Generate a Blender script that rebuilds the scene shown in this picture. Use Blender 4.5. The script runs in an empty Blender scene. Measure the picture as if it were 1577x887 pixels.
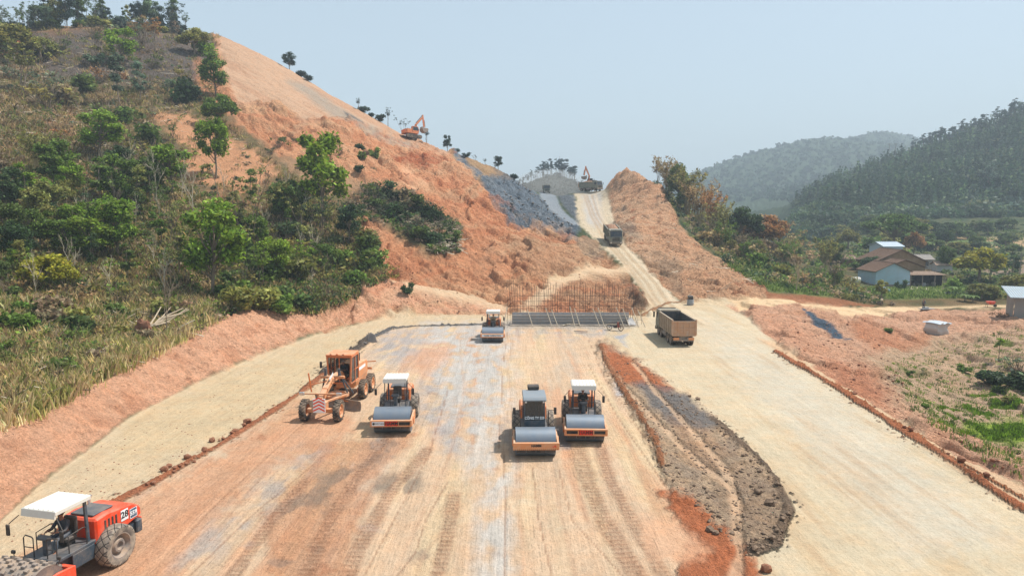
import bpy, bmesh, math, random
import numpy as np
from mathutils import Vector, Matrix, geometry
R = math.radians
SC = bpy.context.scene
COL = SC.collection
random.seed(7)
RNG = np.random.default_rng(11)

# ------------------------------------------------------------------ camera
CAMZ, PITCH, FPX = 12.0, math.atan(113.5/1051.0), 1051.0
cd = bpy.data.cameras.new('camera'); cam = bpy.data.objects.new('camera', cd); COL.objects.link(cam)
cd.sensor_width = 36; cd.lens = 24.0; cd.clip_end = 9000; cd.clip_start = 0.2
cam.location = (0, 0, CAMZ); cam.rotation_euler = (R(90) - PITCH, 0, 0)
SC.camera = cam

# ------------------------------------------------------------------ light
SUN_EL, SUN_AZ = 60.0, 72.0          # azimuth measured from +Y (ahead) towards +X (right)
w = bpy.data.worlds.new('World'); SC.world = w; w.use_nodes = True
nt = w.node_tree; nt.nodes.clear()
sky = nt.nodes.new('ShaderNodeTexSky'); sky.sky_type = 'NISHITA'; sky.sun_disc = False
sky.sun_elevation = R(SUN_EL); sky.sun_rotation = R(SUN_AZ)
sky.air_density = 1.3; sky.dust_density = 1.6; sky.ozone_density = 1.0; sky.altitude = 300
hs = nt.nodes.new('ShaderNodeHueSaturation'); hs.inputs['Saturation'].default_value = 0.72
hs.inputs['Value'].default_value = 1.0
bg = nt.nodes.new('ShaderNodeBackground'); bg.inputs['Strength'].default_value = 0.118
wo = nt.nodes.new('ShaderNodeOutputWorld')
nt.links.new(sky.outputs[0], hs.inputs['Color'])
mxs = nt.nodes.new('ShaderNodeMix'); mxs.data_type = 'RGBA'; mxs.inputs[0].default_value = .62; mxs.inputs[7].default_value = (2.85, 3.62, 4.15, 1)   # even pale summer haze over the clear-sky model
nt.links.new(hs.outputs[0], mxs.inputs[6]); nt.links.new(mxs.outputs[2], bg.inputs['Color']); nt.links.new(bg.outputs[0], wo.inputs['Surface'])
sd = bpy.data.lights.new('sun', 'SUN'); sun = bpy.data.objects.new('sun', sd); COL.objects.link(sun)
sd.energy = 3.8; sd.angle = R(1.6); sd.color = (1.0, 0.965, 0.90)
sv = Vector((math.sin(R(SUN_AZ))*math.cos(R(SUN_EL)), math.cos(R(SUN_AZ))*math.cos(R(SUN_EL)), math.sin(R(SUN_EL))))
sun.rotation_euler = sv.to_track_quat('Z', 'Y').to_euler()
SC.view_settings.view_transform = 'Standard'; SC.view_settings.look = 'None'
SC.view_settings.exposure = 0.66; SC.view_settings.gamma = 1.0; SC.view_settings.use_curve_mapping = False
SC.cycles.max_bounces = 5; SC.cycles.diffuse_bounces = 3; SC.cycles.glossy_bounces = 2
SC.cycles.transparent_max_bounces = 6; SC.cycles.volume_bounces = 0
SC.cycles.use_denoising = True

# ------------------------------------------------------------------ pixels of the photograph -> points of the place
CP, SP = math.cos(PITCH), math.sin(PITCH)
def pdir(px, py):
    dx = (px-788.5)/FPX; dy = -(py-443.5)/FPX
    return (dx, CP+dy*SP, dy*CP-SP)
def P(px, py, Y):
    d = pdir(px, py); t = Y/d[1]
    return (d[0]*t, Y, CAMZ+d[2]*t)
def G(px, py, z=0.0):
    d = pdir(px, py); t = (z-CAMZ)/d[2]
    return (d[0]*t, d[1]*t, z)
def W(x, y, z): return (x, y, z)
def S(r, g, b, k=0.72):
    f = lambda c: ((c/255+0.055)/1.055)**2.4 if c > 10 else c/255/12.92
    return (f(r)*k, f(g)*k, f(b)*k)

# ------------------------------------------------------------------ naming
def tag(o, label=None, cat=None, group=None, kind=None):
    if label: o['label'] = label
    if cat: o['category'] = cat
    if group: o['group'] = group
    if kind: o['kind'] = kind
    return o
def empty(name, loc, rz=0.0, label=None, cat=None, group=None):
    o = bpy.data.objects.new(name, None); COL.objects.link(o)
    o.empty_display_size = 0.5; o.location = loc; o.rotation_euler = (0, 0, rz)
    return tag(o, label, cat, group)
def kids(o): return [c for c in COL.objects if c.parent == o]
def copy_tree(o, parent=None, cache=None):
    c = o.copy(); COL.objects.link(c); c.parent = parent
    for ch in list(o.children): copy_tree(ch, c)
    return c

# ------------------------------------------------------------------ noise
_perm = RNG.permutation(512).astype(np.int64)
_ang = RNG.random(512)*2*np.pi
_gx, _gy = np.cos(_ang), np.sin(_ang)
def perlin(x, y):
    xi = np.floor(x).astype(np.int64); yi = np.floor(y).astype(np.int64)
    xf = x-xi; yf = y-yi
    u = xf*xf*xf*(xf*(xf*6-15)+10); v = yf*yf*yf*(yf*(yf*6-15)+10)
    def g(ix, iy, fx, fy):
        h = _perm[(_perm[ix & 511]+iy) & 511]
        return _gx[h]*fx+_gy[h]*fy
    n00 = g(xi, yi, xf, yf); n10 = g(xi+1, yi, xf-1, yf)
    n01 = g(xi, yi+1, xf, yf-1); n11 = g(xi+1, yi+1, xf-1, yf-1)
    a = n00+u*(n10-n00); b = n01+u*(n11-n01)
    return (a+v*(b-a))*1.5
def fbm(x, y, o=4, gain=0.5):
    r = np.zeros_like(x); a = 1.0; f = 1.0
    for i in range(o):
        r += a*perlin(x*f+i*17.3, y*f-i*9.1); a *= gain; f *= 2.03
    return r
# ------------------------------------------------------------------ terrain: break lines, triangulated, sampled on a grid
LINES = [
 # foot of the left bank (z 0)
 [W(-21,2,0), W(-20.5,15,0), G(0,800), G(60,745), G(150,680), G(200,640), G(300,590), G(400,545), G(500,508), G(600,484), G(680,481), G(740,484), G(780,478)],
 # crest of the left bank
 [W(-23,2,2.6), P(-60,700,27), P(0,665,30.5), P(60,640,34), P(150,590,40), P(250,545,48.5), P(330,500,59), P(380,474,66), P(480,484,70.5), P(540,462,77), P(590,440,84.5), P(650,448,87), P(740,465,88)],
 # columns up the wooded hill
 [W(-40,2,5), P(-200,560,36), P(0,560,42), P(100,560,45), P(200,500,58), P(300,450,69), P(400,430,78)],
 [P(-200,450,50), P(0,450,58), P(100,450,60), P(200,420,72), P(300,370,84), P(400,350,95)],
 [P(-200,330,68), P(0,350,75), P(100,350,80), P(200,330,88), P(300,300,98), P(400,250,118)],
 [P(-250,180,92), P(0,250,95), P(100,250,100), P(200,250,106), P(300,200,122), P(400,190,136)],
 [P(-250,60,120), P(0,130,125), P(100,150,130), P(200,150,135), P(300,110,152), P(400,130,158)],
 [P(-300,-60,160), P(0,45,160), P(100,38,168), P(200,36,176), P(270,48,183), P(335,50,186)],
 # crest of the cut hill
 [P(335,50,186), P(400,80,184), P(450,107,183), P(520,150,181), P(580,182,179), P(620,207,177), P(680,230,176), P(720,240,177), P(760,256,181), P(790,276,187), P(826,303,222)],
 # behind the crest
 [W(-300,230,80), W(-150,230,62), P(335,60,215), P(450,125,212), P(580,205,208), P(700,258,205), P(780,300,215)],
 [W(-400,420,40), W(-150,420,20), W(-40,330,8)],
 # middle of the cut slope
 [P(470,430,82), P(500,360,97), P(500,300,110), P(500,230,130), P(500,190,146)],
 [P(600,420,90), P(600,350,106), P(600,280,128), P(600,235,150)],
 [P(700,432,94), P(700,380,104), P(700,320,124), P(700,270,150)],
 [P(780,430,97), P(780,375,112), P(775,325,136), P(760,290,158)],
 # behind the rebar wall
 [G(780,478), G(880,476), G(1000,480)],
 [P(780,445,94), P(860,430,100), P(930,424,104)],
 [P(850,400,108), P(850,350,138)],
 # haul road, left edge and right edge
 [G(1000,480), P(988,445,99), P(955,404,116), P(926,375,133), P(892,332,171), P(885,302,214), P(884,294,224), W(20,250,17.5), W(20,270,13)],
 [G(1052,467), P(1014,430,105), P(987,400,120), P(966,375,134), P(948,345,160), P(940,310,205), P(932,294,223), W(31,250,17.5), W(31,270,13)],
 # branch road through the rock
 [P(880,353,150), P(850,331,175), P(828,306,224), P(824,295,270), W(8,300,19)],
 [P(893,346,157), P(870,322,189), P(856,304,234), P(856,294.5,270), W(18,300,19)],
 [P(876,312,205), P(868,298,230)],
 # right spoil mound: ridge
 [P(938,288,223), P(950,268,212), P(962,258,205), P(972,262,203), P(992,274,195), P(1008,278,188), P(1022,298,179), P(1032,330,163), P(1060,370,140), P(1110,405,122), P(1172,442,105)],
 [P(960,300,200), P(978,330,160), P(1002,370,135), P(1040,410,115), P(1085,450,98)],
 [W(48,222,13), W(47,205,14), W(50,165,6), W(50,140,2.5), W(50,122,0)],
 [W(80,222,2), W(75,165,-1), W(70,140,-2.5), W(62,125,-2.2)],
 # right fill, edge of the flat
 [G(1130,463), G(1130,487), G(1200,533), G(1290,590), G(1380,645), G(1470,700), G(1577,748), W(25.5,15,0), W(26,2,0)],
 [G(1150,463), P(1200,470,93), P(1290,478,90), P(1330,500,82)],
 [P(1215,480,86.5), P(1250,500,78.5), P(1310,530,69.5), P(1350,572,60), P(1410,620,49), P(1480,670,42), P(1577,722,36.5), W(30,15,-1.5), W(31,2,-1.5)],
 [P(1360,530,74), P(1440,518,88), P(1500,510,92), P(1577,500,95)],
 [P(1420,590,61), P(1480,600,62), P(1530,640,54), P(1577,640,54)],
 [P(1577,560,73), P(1490,560,74), P(1400,560,68)],
 [P(1540,700,41.5), W(40,30,-3.5), W(45,10,-3)],
 [P(1250,468,103), P(1350,476,109), P(1423,476,111), P(1500,470,112), P(1600,468,113)],
 [P(1200,448,110), P(1262,455,112), P(1350,462,117), P(1500,458,118), P(1600,456,119)],
 [P(1230,436,122), P(1300,446,130), P(1360,441,145), P(1577,441,145), P(1700,441,145)],
 [P(1180,400,190), P(1300,380,235), P(1450,377,250), P(1577,377,250), P(1750,370,250)],
 [P(1415,362,262), P(1450,360,268), P(1577,362,265)],
 # wooded hill on the right
 [P(1215,345,320), P(1330,340,320), P(1411,325,330), P(1500,320,330), P(1577,318,330), P(1900,280,330)],
 [P(1225,318,430), P(1330,290,420), P(1411,270,420), P(1500,255,420), P(1577,240,410), P(1900,150,400)],
 [P(1225,312,500), P(1250,302,500), P(1330,266,500), P(1411,236,500), P(1500,207,490), P(1577,176,480), P(1900,60,470)],
 [W(190,600,-5), W(300,620,30), W(420,620,70), W(800,620,120)],
 # wooded cone straight ahead
 [P(740,300,380), P(800,284,378), P(828,272,380), P(850,258,382), P(862,256,382), P(882,272,380), P(905,290,378), P(935,308,375)],
 [W(-60,300,5), W(14,312,17), W(60,320,0)],
 [W(-80,460,0), W(30,460,10), W(80,460,-5)],
 [W(120,300,-3), W(150,420,-6)],
 # far ridges
 [P(1000,312,1000), P(1085,300,1000), P(1200,292,950), P(1340,280,950), P(1577,270,950)],
 [P(960,306,1300), P(1020,290,1300), P(1085,258,1300), P(1130,246,1300), P(1180,230,1300), P(1240,216,1300), P(1275,211,1300), P(1310,220,1350)],
 [P(1310,217,1500), P(1335,205,1500), P(1362,199,1500), P(1395,204,1500), P(1430,222,1500), P(1577,215,1500)],
 [W(-200,1300,20), W(100,1300,25)],
 [W(-1500,2200,60), W(300,2200,80), W(900,2200,120), W(1600,2200,80)],
]
U0, U1, V0, V1 = -1.75, 1.75, math.log(2+25), math.log(2600+25)
def uv(x, y): return (x/(y+25), math.log(y+25))
def build_tri():
    pts, edges, zs = [], [], []
    def add(p):
        q = uv(p[0], p[1])
        for i, r in enumerate(pts):
            if abs(r[0]-q[0])+abs(r[1]-q[1]) < 1e-5: return i
        pts.append(q); zs.append(p[2]); return len(pts)-1
    for l in LINES:
        ids = [add(p) for p in l]
        edges += [(a, b) for a, b in zip(ids, ids[1:]) if a != b]
    for u, v, z in ((-1.8, V0-.1, 12), (1.8, V0-.1, -6), (-1.8, V1+.1, 60), (1.8, V1+.1, 90), (0, V0-.1, 0), (0, V1+.1, 60),
                    (-1.8, 4.2, 25), (-1.8, 4.9, 70), (-1.8, 5.4, 90), (-1.8, 6.2, 40), (1.8, 4.2, -5), (1.8, 4.9, 10), (1.8, 5.7, 60), (1.8, 6.3, 120), (1.8, 7.0, 80)):
        pts.append((u, v)); zs.append(z)
    vo, eo, fo, ov, oe, of = geometry.delaunay_2d_cdt([Vector(p) for p in pts], edges, [], 0, 1e-6)
    Z = []
    for i, o in enumerate(ov):
        if o: Z.append(zs[o[0]])
        else:
            # crossing of two break lines: nearest two given points
            d = sorted((((pts[k][0]-vo[i][0])**2+(pts[k][1]-vo[i][1])**2)**.5, zs[k]) for k in range(len(pts)))[:2]
            w0, w1 = d[1][0]+1e-9, d[0][0]+1e-9
            Z.append((d[0][1]*w0+d[1][1]*w1)/(w0+w1))
            print('break lines cross near', round(vo[i][0]*(math.exp(vo[i][1])), 1), round(math.exp(vo[i][1])-25, 1))
    return [(v[0], v[1]) for v in vo], Z, fo
_TP, _TZ, _TF = build_tri()
def sample_tri(us, vs):
    """linear heights on the tensor grid us x vs (both ascending)"""
    Z = np.zeros((len(vs), len(us)))
    for f in _TF:
        (ax, ay), (bx, by), (cx, cy) = _TP[f[0]], _TP[f[1]], _TP[f[2]]
        za, zb, zc = _TZ[f[0]], _TZ[f[1]], _TZ[f[2]]
        i0 = np.searchsorted(us, min(ax, bx, cx)-1e-9); i1 = np.searchsorted(us, max(ax, bx, cx)+1e-9)
        j0 = np.searchsorted(vs, min(ay, by, cy)-1e-9); j1 = np.searchsorted(vs, max(ay, by, cy)+1e-9)
        if i1 <= i0 or j1 <= j0: continue
        uu, vv = np.meshgrid(us[i0:i1], vs[j0:j1])
        d = (by-cy)*(ax-cx)+(cx-bx)*(ay-cy)
        if abs(d) < 1e-14: continue
        l1 = ((by-cy)*(uu-cx)+(cx-bx)*(vv-cy))/d; l2 = ((cy-ay)*(uu-cx)+(ax-cx)*(vv-cy))/d; l3 = 1-l1-l2
        m = (l1 >= -1e-7) & (l2 >= -1e-7) & (l3 >= -1e-7)
        zz = l1*za+l2*zb+l3*zc
        sub = Z[j0:j1, i0:i1]; sub[m] = zz[m]
    return Z
# base grid, smoothed a little, then bilinear on the fine grid
NB_U, NB_V = 1100, 1100
ub = np.linspace(U0, U1, NB_U); vb = np.linspace(V0, V1, NB_V)
ZB = sample_tri(ub, vb)
def blur(A, r, n=2):
    k = 2*r+1
    for _ in range(n):
        for ax in (0, 1):
            B = np.concatenate([np.repeat(A.take([0], ax), r, ax), A, np.repeat(A.take([-1], ax), r, ax)], ax)
            c = np.cumsum(B, ax); z = np.zeros_like(c.take([0], ax)); c = np.concatenate([z, c], ax)
            n_ = A.shape[ax]
            A = (c.take(range(k, k+n_), ax)-c.take(range(0, n_), ax))/k
    return A
ZB_s = blur(ZB, 4); ZB_l = blur(ZB, 9)
wfar = np.clip((vb-math.log(60+25))/(math.log(130)-math.log(85)), 0, 1)[:, None]
ZB_s = blur(ZB, 2)*(1-wfar)+ZB_s*wfar
def bil(A, u, v):
    fu = np.clip((u-U0)/(U1-U0)*(NB_U-1), 0, NB_U-1.001); fv = np.clip((v-V0)/(V1-V0)*(NB_V-1), 0, NB_V-1.001)
    i = fu.astype(int); j = fv.astype(int); a = fu-i; b = fv-j
    return (A[j, i]*(1-a)+A[j, i+1]*a)*(1-b)+(A[j+1, i]*(1-a)+A[j+1, i+1]*a)*b
def base_h(x, y): return bil(ZB_s, x/(y+25), np.log(y+25))

# fine grid: dense where the photograph looks, coarse outside
uu = np.concatenate([np.linspace(U0, -0.80, 60)[:-1], np.linspace(-0.80, 0.80, 1060), np.linspace(0.80, U1, 60)[1:]])
vv = np.concatenate([np.linspace(V0, math.log(20+25), 40)[:-1], np.linspace(math.log(45), math.log(240+25), 840), np.linspace(math.log(265), V1, 260)[1:]])
NU, NV = len(uu), len(vv)
UU, VV = np.meshgrid(uu, vv)
YY = np.exp(VV)-25; XX = UU*(YY+25)
ZZ = bil(ZB_s, UU, VV)
def pix(X, Y, Z):
    dz = Z-CAMZ
    fwd = Y*CP-dz*SP; up = Y*SP+dz*CP
    fwd = np.maximum(fwd, .1)
    return 788.5+FPX*X/fwd, 443.5-FPX*up/fwd
PX, PY = pix(XX, YY, ZZ)
def poly_mask(poly, feather=6.0, yr=(0, 1e9), A=None, B=None, wob=0.0, wf=0.05):
    """1 inside the polygon, 0 outside, soft over feather; coordinates in A, B (default: where the photo shows the spot)"""
    A = PX if A is None else A; B = PY if B is None else B
    p = np.array(poly, float)
    x0, y0 = p.min(0)-feather*2-abs(wob)*2; x1, y1 = p.max(0)+feather*2+abs(wob)*2
    idx = np.nonzero((A > x0) & (A < x1) & (B > y0) & (B < y1) & (YY > yr[0]) & (YY < yr[1]))
    out = np.zeros_like(A)
    if not len(idx[0]): return out
    a, b = A[idx], B[idx]
    inside = np.zeros(len(a), bool); dist = np.full(len(a), 1e9)
    for i in range(len(p)):
        xa, ya = p[i]; xb, yb = p[(i+1) % len(p)]
        c = ((ya > b) != (yb > b))
        with np.errstate(divide='ignore', invalid='ignore'):
            c &= a < (xb-xa)*(b-ya)/(yb-ya+1e-12)+xa
        inside ^= c
        ex, ey = xb-xa, yb-ya; L = ex*ex+ey*ey+1e-12
        t = np.clip(((a-xa)*ex+(b-ya)*ey)/L, 0, 1)
        dist = np.minimum(dist, np.hypot(a-xa-t*ex, b-ya-t*ey))
    sd_ = np.where(inside, dist, -dist)
    if wob: sd_ = sd_+wob*fbm(a*wf, b*wf*1.7, 4)
    out[idx] = np.clip(sd_/feather*.5+.5, 0, 1)
    return out
def line_dist(pts, rmax):
    """distance on the ground from a polyline (points on the plan), inf beyond rmax; and position along it"""
    p = np.array([(q[0], q[1]) for q in pts])
    x0, y0 = p.min(0)-rmax; x1, y1 = p.max(0)+rmax
    idx = np.nonzero((XX > x0) & (XX < x1) & (YY > y0) & (YY < y1))
    D = np.full(XX.shape, 1e3); T = np.zeros(XX.shape)
    a, b = XX[idx], YY[idx]; best = np.full(len(a), 1e3); tt = np.zeros(len(a)); acc = 0
    for i in range(len(p)-1):
        ex, ey = p[i+1]-p[i]; L = math.hypot(ex, ey)+1e-9
        t = np.clip(((a-p[i][0])*ex+(b-p[i][1])*ey)/L/L, 0, 1)
        d = np.hypot(a-p[i][0]-t*ex, b-p[i][1]-t*ey)
        m = d < best; best[m] = d[m]; tt[m] = acc+t[m]*L; acc += L
    D[idx] = best; T[idx] = tt
    return D, T
# ------------------------------------------------------------------ what the ground is made of, zone by zone
C_ = np.zeros(XX.shape+(3,)); RO = np.full(XX.shape, 0.6); ST = np.zeros(XX.shape); DZ = np.zeros(XX.shape)
AMP = np.full(XX.shape, 0.35)           # metres of broad relief
GUL = np.zeros(XX.shape)                # metres of gullies
def paint(m, col=None, rough=None, streak=None, amp=None, gul=None):
    if col is not None:
        C_[...] = C_*(1-m[..., None])+np.array(col)*m[..., None]
    for A, v in ((RO, rough), (ST, streak), (AMP, amp), (GUL, gul)):
        if v is not None: A[...] = A*(1-m)+v*m
N_big = fbm(XX/38, YY/38, 4); N_mid = fbm(XX/9, YY/9, 4); N_sm = fbm(XX/2.2, YY/2.2, 4); N_xs = fbm(XX/.7, YY/.7, 3)
def sm(x, a, b): t = np.clip((x-a)/(b-a), 0, 1); return t*t*(3-2*t)
ORANGE = S(226,160,118,.72); PEACH = S(226,194,162,.67); PALE = S(218,178,146,.64); TAN = S(218,194,160,.66); CREAM = S(220,201,170,.66)
BANK = S(228,174,140,.86); DRED = S(176,98,62); RED = S(198,108,66); BROWN = S(150,118,92); GREY = S(184,180,178); DGREY = S(112,108,106)
ROCK = S(122,134,146); GRASS = S(96,112,60); DGREEN = S(62,78,48); DRY = S(140,116,84); ASH = S(112,102,98)
one = np.ones(XX.shape)
paint(one, DGREEN, .5, 0, .5, 0)
paint(sm(N_mid, -.2, .4), S(92,96,62))
# farmland beyond the houses
paint(poly_mask([(1180,440),(1215,360),(1577,345),(1800,345),(1800,450),(1180,450)], 10, (125, 330), wob=10), S(98,104,66), .5, 0, .5)
paint(poly_mask([(1370,372),(1430,362),(1500,366),(1577,368),(1700,370),(1700,380),(1470,384),(1400,384)], 3, (200, 330)), S(190,160,120), .3, 0, .2)
paint(poly_mask([(1500,402),(1577,398),(1700,400),(1700,428),(1520,425)], 4, (130, 250)), S(150,130,110), .4, 0, .2)
paint(poly_mask([(335,60),(480,190),(620,300),(730,400),(540,425),(380,330),(290,150)], 8, (60, 230)), S(190,150,114,.6))
# left wooded hill
left = poly_mask([(-900,1200),(-900,-200),(335,40),(340,110),(365,180),(420,240),(500,300),(560,300),(600,305),(710,350),(705,385),(660,395),(560,330),(548,400),(600,440),(480,490),(380,476),(330,500),(250,545),(150,590),(60,640),(-100,740)], 8, (0, 215), wob=10)
paint(left, S(128,112,82), .7, 0, .5, 0)
paint(left*sm(N_mid+N_sm*.4, -.1, .5), S(124,112,76))
paint(left*sm(-N_mid+N_big, .1, .7), S(158,120,86))
paint(poly_mask([(30,45),(270,50),(330,60),(335,110),(310,125),(210,130),(120,125),(50,110)], 8, (100, 215), wob=10, wf=.03)*.85, ASH, .9)
paint(poly_mask([(20,34),(150,36),(180,42),(20,48)], 3, (100, 215), wob=3)*.8, S(190,150,115), .5)
paint(poly_mask([(0,60),(30,45),(35,80),(5,90)], 5, (80, 215), wob=4), S(200,120,80), .5)
paint(poly_mask([(60,170),(110,160),(125,215),(60,225)], 6, (80, 215), wob=6)*.6, S(190,140,105), .5)
paint(poly_mask([(230,175),(290,175),(420,250),(430,270),(380,300),(320,290),(250,250),(300,240)], 6, (80, 215), wob=8), S(214,158,118), .6)
paint(poly_mask([(300,95),(335,90),(360,180),(310,150)], 6, (80, 215), wob=6), S(214,150,112), .6)
# orange cut slope
cut = poly_mask([(333,48),(400,75),(520,145),(640,205),(700,233),(750,290),(800,335),(850,347),(915,375),(978,440),(1003,481),(780,486),(600,486),(500,510),(480,490),(590,441),(552,405),(548,345),(562,330),(660,395),(706,385),(712,345),(600,300),(520,260),(430,235),(360,180),(340,110)], 5, (60, 260), wob=5)
paint(cut, ORANGE, .8, 0, .55, 1.1)
paint(cut*sm(N_big*.7+N_mid*.5, 0, .8), S(230,178,136,.72))
paint(cut*sm(N_sm, .3, .9)*.5, S(186,114,80))
paint(cut*sm(-N_mid+N_sm*.5, .35, .9)*.5, S(196,150,116))
pale = poly_mask([(333,46),(400,70),(520,140),(640,200),(700,228),(690,240),(640,215),(600,207),(540,185),(470,188),(430,160),(365,160),(345,110)], 4, (120, 260), wob=3)
paint(pale, PALE, .45, 0, .12, .25)
dz_s = XX*.30+YY*.95; 
paint(pale*sm(fbm((PX*.52-PY)/9, (PX*.86+PY*.5)/160, 3), -.1, .6)*.6, S(196,150,118))
paint(poly_mask([(440,125),(470,130),(560,190),(640,222),(655,232),(600,215),(520,185)], 4, (120, 260), wob=3)*.75, S(166,156,142), .4)
paint(poly_mask([(530,172),(545,180),(560,190),(540,188)], 2, (120, 260)), S(96,96,96), .6)
paint(poly_mask([(600,228),(720,300),(800,345),(760,350),(690,300)], 6, (100, 260), wob=6)*.45, S(205,128,88))
# red scarp face under the crest and fresh slide
paint(poly_mask([(600,235),(690,240),(700,255),(650,255),(612,248)], 3, (100, 260), wob=3)*.8, S(190,102,64), .9)
paint(poly_mask([(617,258),(628,262),(660,295),(635,300),(620,290)], 3, (100, 260), wob=2), S(222,164,126), .4)
# spoil ground behind the wall, tan-brown
paint(poly_mask([(770,375),(860,350),(915,375),(975,440),(1000,478),(900,478),(830,430)], 8, (80, 200), wob=8)*.75, S(204,158,122), .9, 0, .6, .7)
paint(poly_mask([(700,445),(720,452),(780,470),(776,477),(700,456),(600,438),(590,432)], 2, (80, 120)), S(216,178,142), .3)
paint(poly_mask([(800,468),(845,432),(905,412),(965,414),(965,419),(905,421),(860,440),(825,470)], 2, (80, 125), wob=1), S(212,184,146), .3, 0, .1)
paint(poly_mask([(955,420),(975,436),(1000,478),(978,478),(968,450)], 3, (80, 125), wob=2)*.8, S(130,112,94), .9)
paint(poly_mask([(885,370),(905,368),(930,384),(925,400),(900,395)], 4, (90, 200), wob=3)*.8, S(140,128,114), .9)
# dark scrub band inside the slope
paint(poly_mask([(555,305),(600,305),(650,325),(700,348),(700,384),(670,386),(600,340),(565,340)], 6, (80, 160), wob=6)*.8, S(128,104,78), .8)
# grey rock face
rock = poly_mask([(700,236),(728,240),(765,290),(800,268),(826,300),(850,322),(892,350),(880,356),(845,338),(800,332),(768,315),(745,272)], 3, (120, 260), wob=4)
rock2 = poly_mask([(738,272),(792,272),(828,302),(850,322),(893,350),(890,370),(868,358),(840,348),(795,344),(758,318)], 3, (120, 260), wob=4)
paint(poly_mask([(690,230),(720,238),(760,254),(795,272),(800,285),(760,282),(735,275),(705,252)], 3, (120, 260), wob=3), S(190,155,118), .9, 0, .4, .8)
paint(rock2, ROCK, 1.0, 0, .9, 1.7)
paint(rock2*sm(N_sm, .1, .7)*.6, S(82,94,106,.6)); paint(rock2*sm(-N_mid, .1, .7)*.5, S(164,172,180,.66))
paint(poly_mask([(698,236),(710,236),(725,256),(742,268),(735,274),(715,262)], 2, (120, 260), wob=2), ROCK, .9)
paint(poly_mask([(758,254),(795,272),(800,280),(765,275)], 3, (120, 260), wob=3)*.7, S(140,128,118))
paint(poly_mask([(829,292),(854,293),(862,316),(874,330),(894,346),(884,352),(860,334),(842,318),(832,304)], 1.5, (140, 290), wob=1.5), S(158,166,174,.6), .5, .5, .05, 0)
paint(poly_mask([(858,300),(885,300),(890,335),(893,346),(870,322)], 2, (140, 260), wob=1), S(116,122,128), .9, 0, .5, .5)
# haul road
haul = poly_mask([(884,294),(932,294),(942,310),(948,345),(966,375),(988,400),(1014,430),(1050,466),(1090,475),(1100,486),(1000,486),(998,470),(987,445),(954,404),(925,377),(892,345),(885,302)], 2.5, (82, 262), wob=3.5, wf=.12)
paint(haul, S(214,196,168,.68), .25, .9, .03, 0)
paint(poly_mask([(895,300),(925,300),(930,340),(925,350),(905,345)], 4, (150, 262), wob=3)*.7, S(190,188,186), .25, .6)
# right spoil mound
mound = poly_mask([(932,294),(950,266),(965,261),(1022,294),(1036,330),(1062,368),(1112,403),(1176,440),(1180,460),(1060,469),(1012,430),(987,400),(966,376),(948,345),(941,310)], 3, (90, 240), wob=3)
paint(mound, S(222,172,134,.76), 1.0, 0, .8, 1.0)
paint(mound*sm(N_mid, -.1, .6)*.7, S(206,166,132,.74))
paint(mound*sm(N_sm+N_big*.5, .3, .9)*.6, S(170,98,62))
paint(poly_mask([(935,340),(955,350),(975,350),(985,368),(970,372),(948,350)], 4, (90, 240), wob=3)*.7, S(150,136,122))
paint(poly_mask([(1000,395),(1040,400),(1060,460),(1030,435)], 5, (90, 240), wob=4)*.5, S(160,140,118))
# ------------------------------------------------------------------ the flat fill
toeX = [(-60,860),(0,800),(60,745),(150,680),(200,640),(300,590),(400,545),(500,510),(600,486),(680,482),(780,482),(985,482),(1000,474),(1060,466),(1130,461),(1160,475),(1200,520),(1290,582),(1380,640),(1470,695),(1700,810),(1700,1800),(-900,1800),(-900,1200)]
flat = poly_mask(toeX, 2.5, (0, 110), wob=1.5)
paint(flat, TAN, .18, .7, .02, 0)
# peach middle pad
pad = poly_mask([(-900,1900),(-60,900),(130,800),(200,770),(340,688),(470,605),(540,545),(600,506),(780,500),(930,505),(930,540),(955,600),(1010,680),(1060,760),(1150,845),(1160,900),(1160,1900)], 4, (0, 110), wob=2)
paint(pad, PEACH, .22, 1.0, .03, 0)
so = fbm(XX*.55, YY*.045, 4); so2 = fbm(XX*.9+30, YY*.06+9, 4)
paint(pad*sm(so, 0.0, .7)*.7, S(222,196,158))
paint(pad*sm(so2, .15, .7)*.45, S(208,148,112))
paint(pad*sm(-so, .35, .8)*.5, S(200,184,166))
# reddish left part of the pad
paint(poly_mask([(-300,1200),(100,850),(200,775),(340,690),(470,610),(500,625),(560,650),(500,700),(420,720),(330,810),(260,900),(200,1200)], 14, (0, 110), wob=12)*.75, S(216,162,126), .3)
paint(poly_mask([(480,690),(600,665),(640,665),(560,760),(540,890),(560,1200),(380,1200),(420,800)], 10, (0, 110), wob=14, wf=.02)*.6, S(205,146,108), .4)
# tan band and grey-white blotches
def blotch(poly, col, k, th=(0, .5), f=6, sc=1.0, rough=None):
    m = poly_mask(poly, f, (0, 115), wob=8, wf=.03)*sm(fbm(XX*.9*sc, YY*.35*sc, 4)+.15, *th)*k
    paint(m, col, rough)
blotch([(290,830),(400,740),(470,690),(500,690),(440,770),(350,850),(260,900)], S(186,178,172,.64), .7, (-.2,.6), 18)
blotch([(430,770),(520,720),(560,690),(620,665),(600,700),(560,745),(440,800)], S(128,118,108), .6, (-.1,.4), 8)
blotch([(570,740),(640,725),(660,745),(620,770),(575,760)], S(140,126,112), .75, (-.2,.3), 8)
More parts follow.
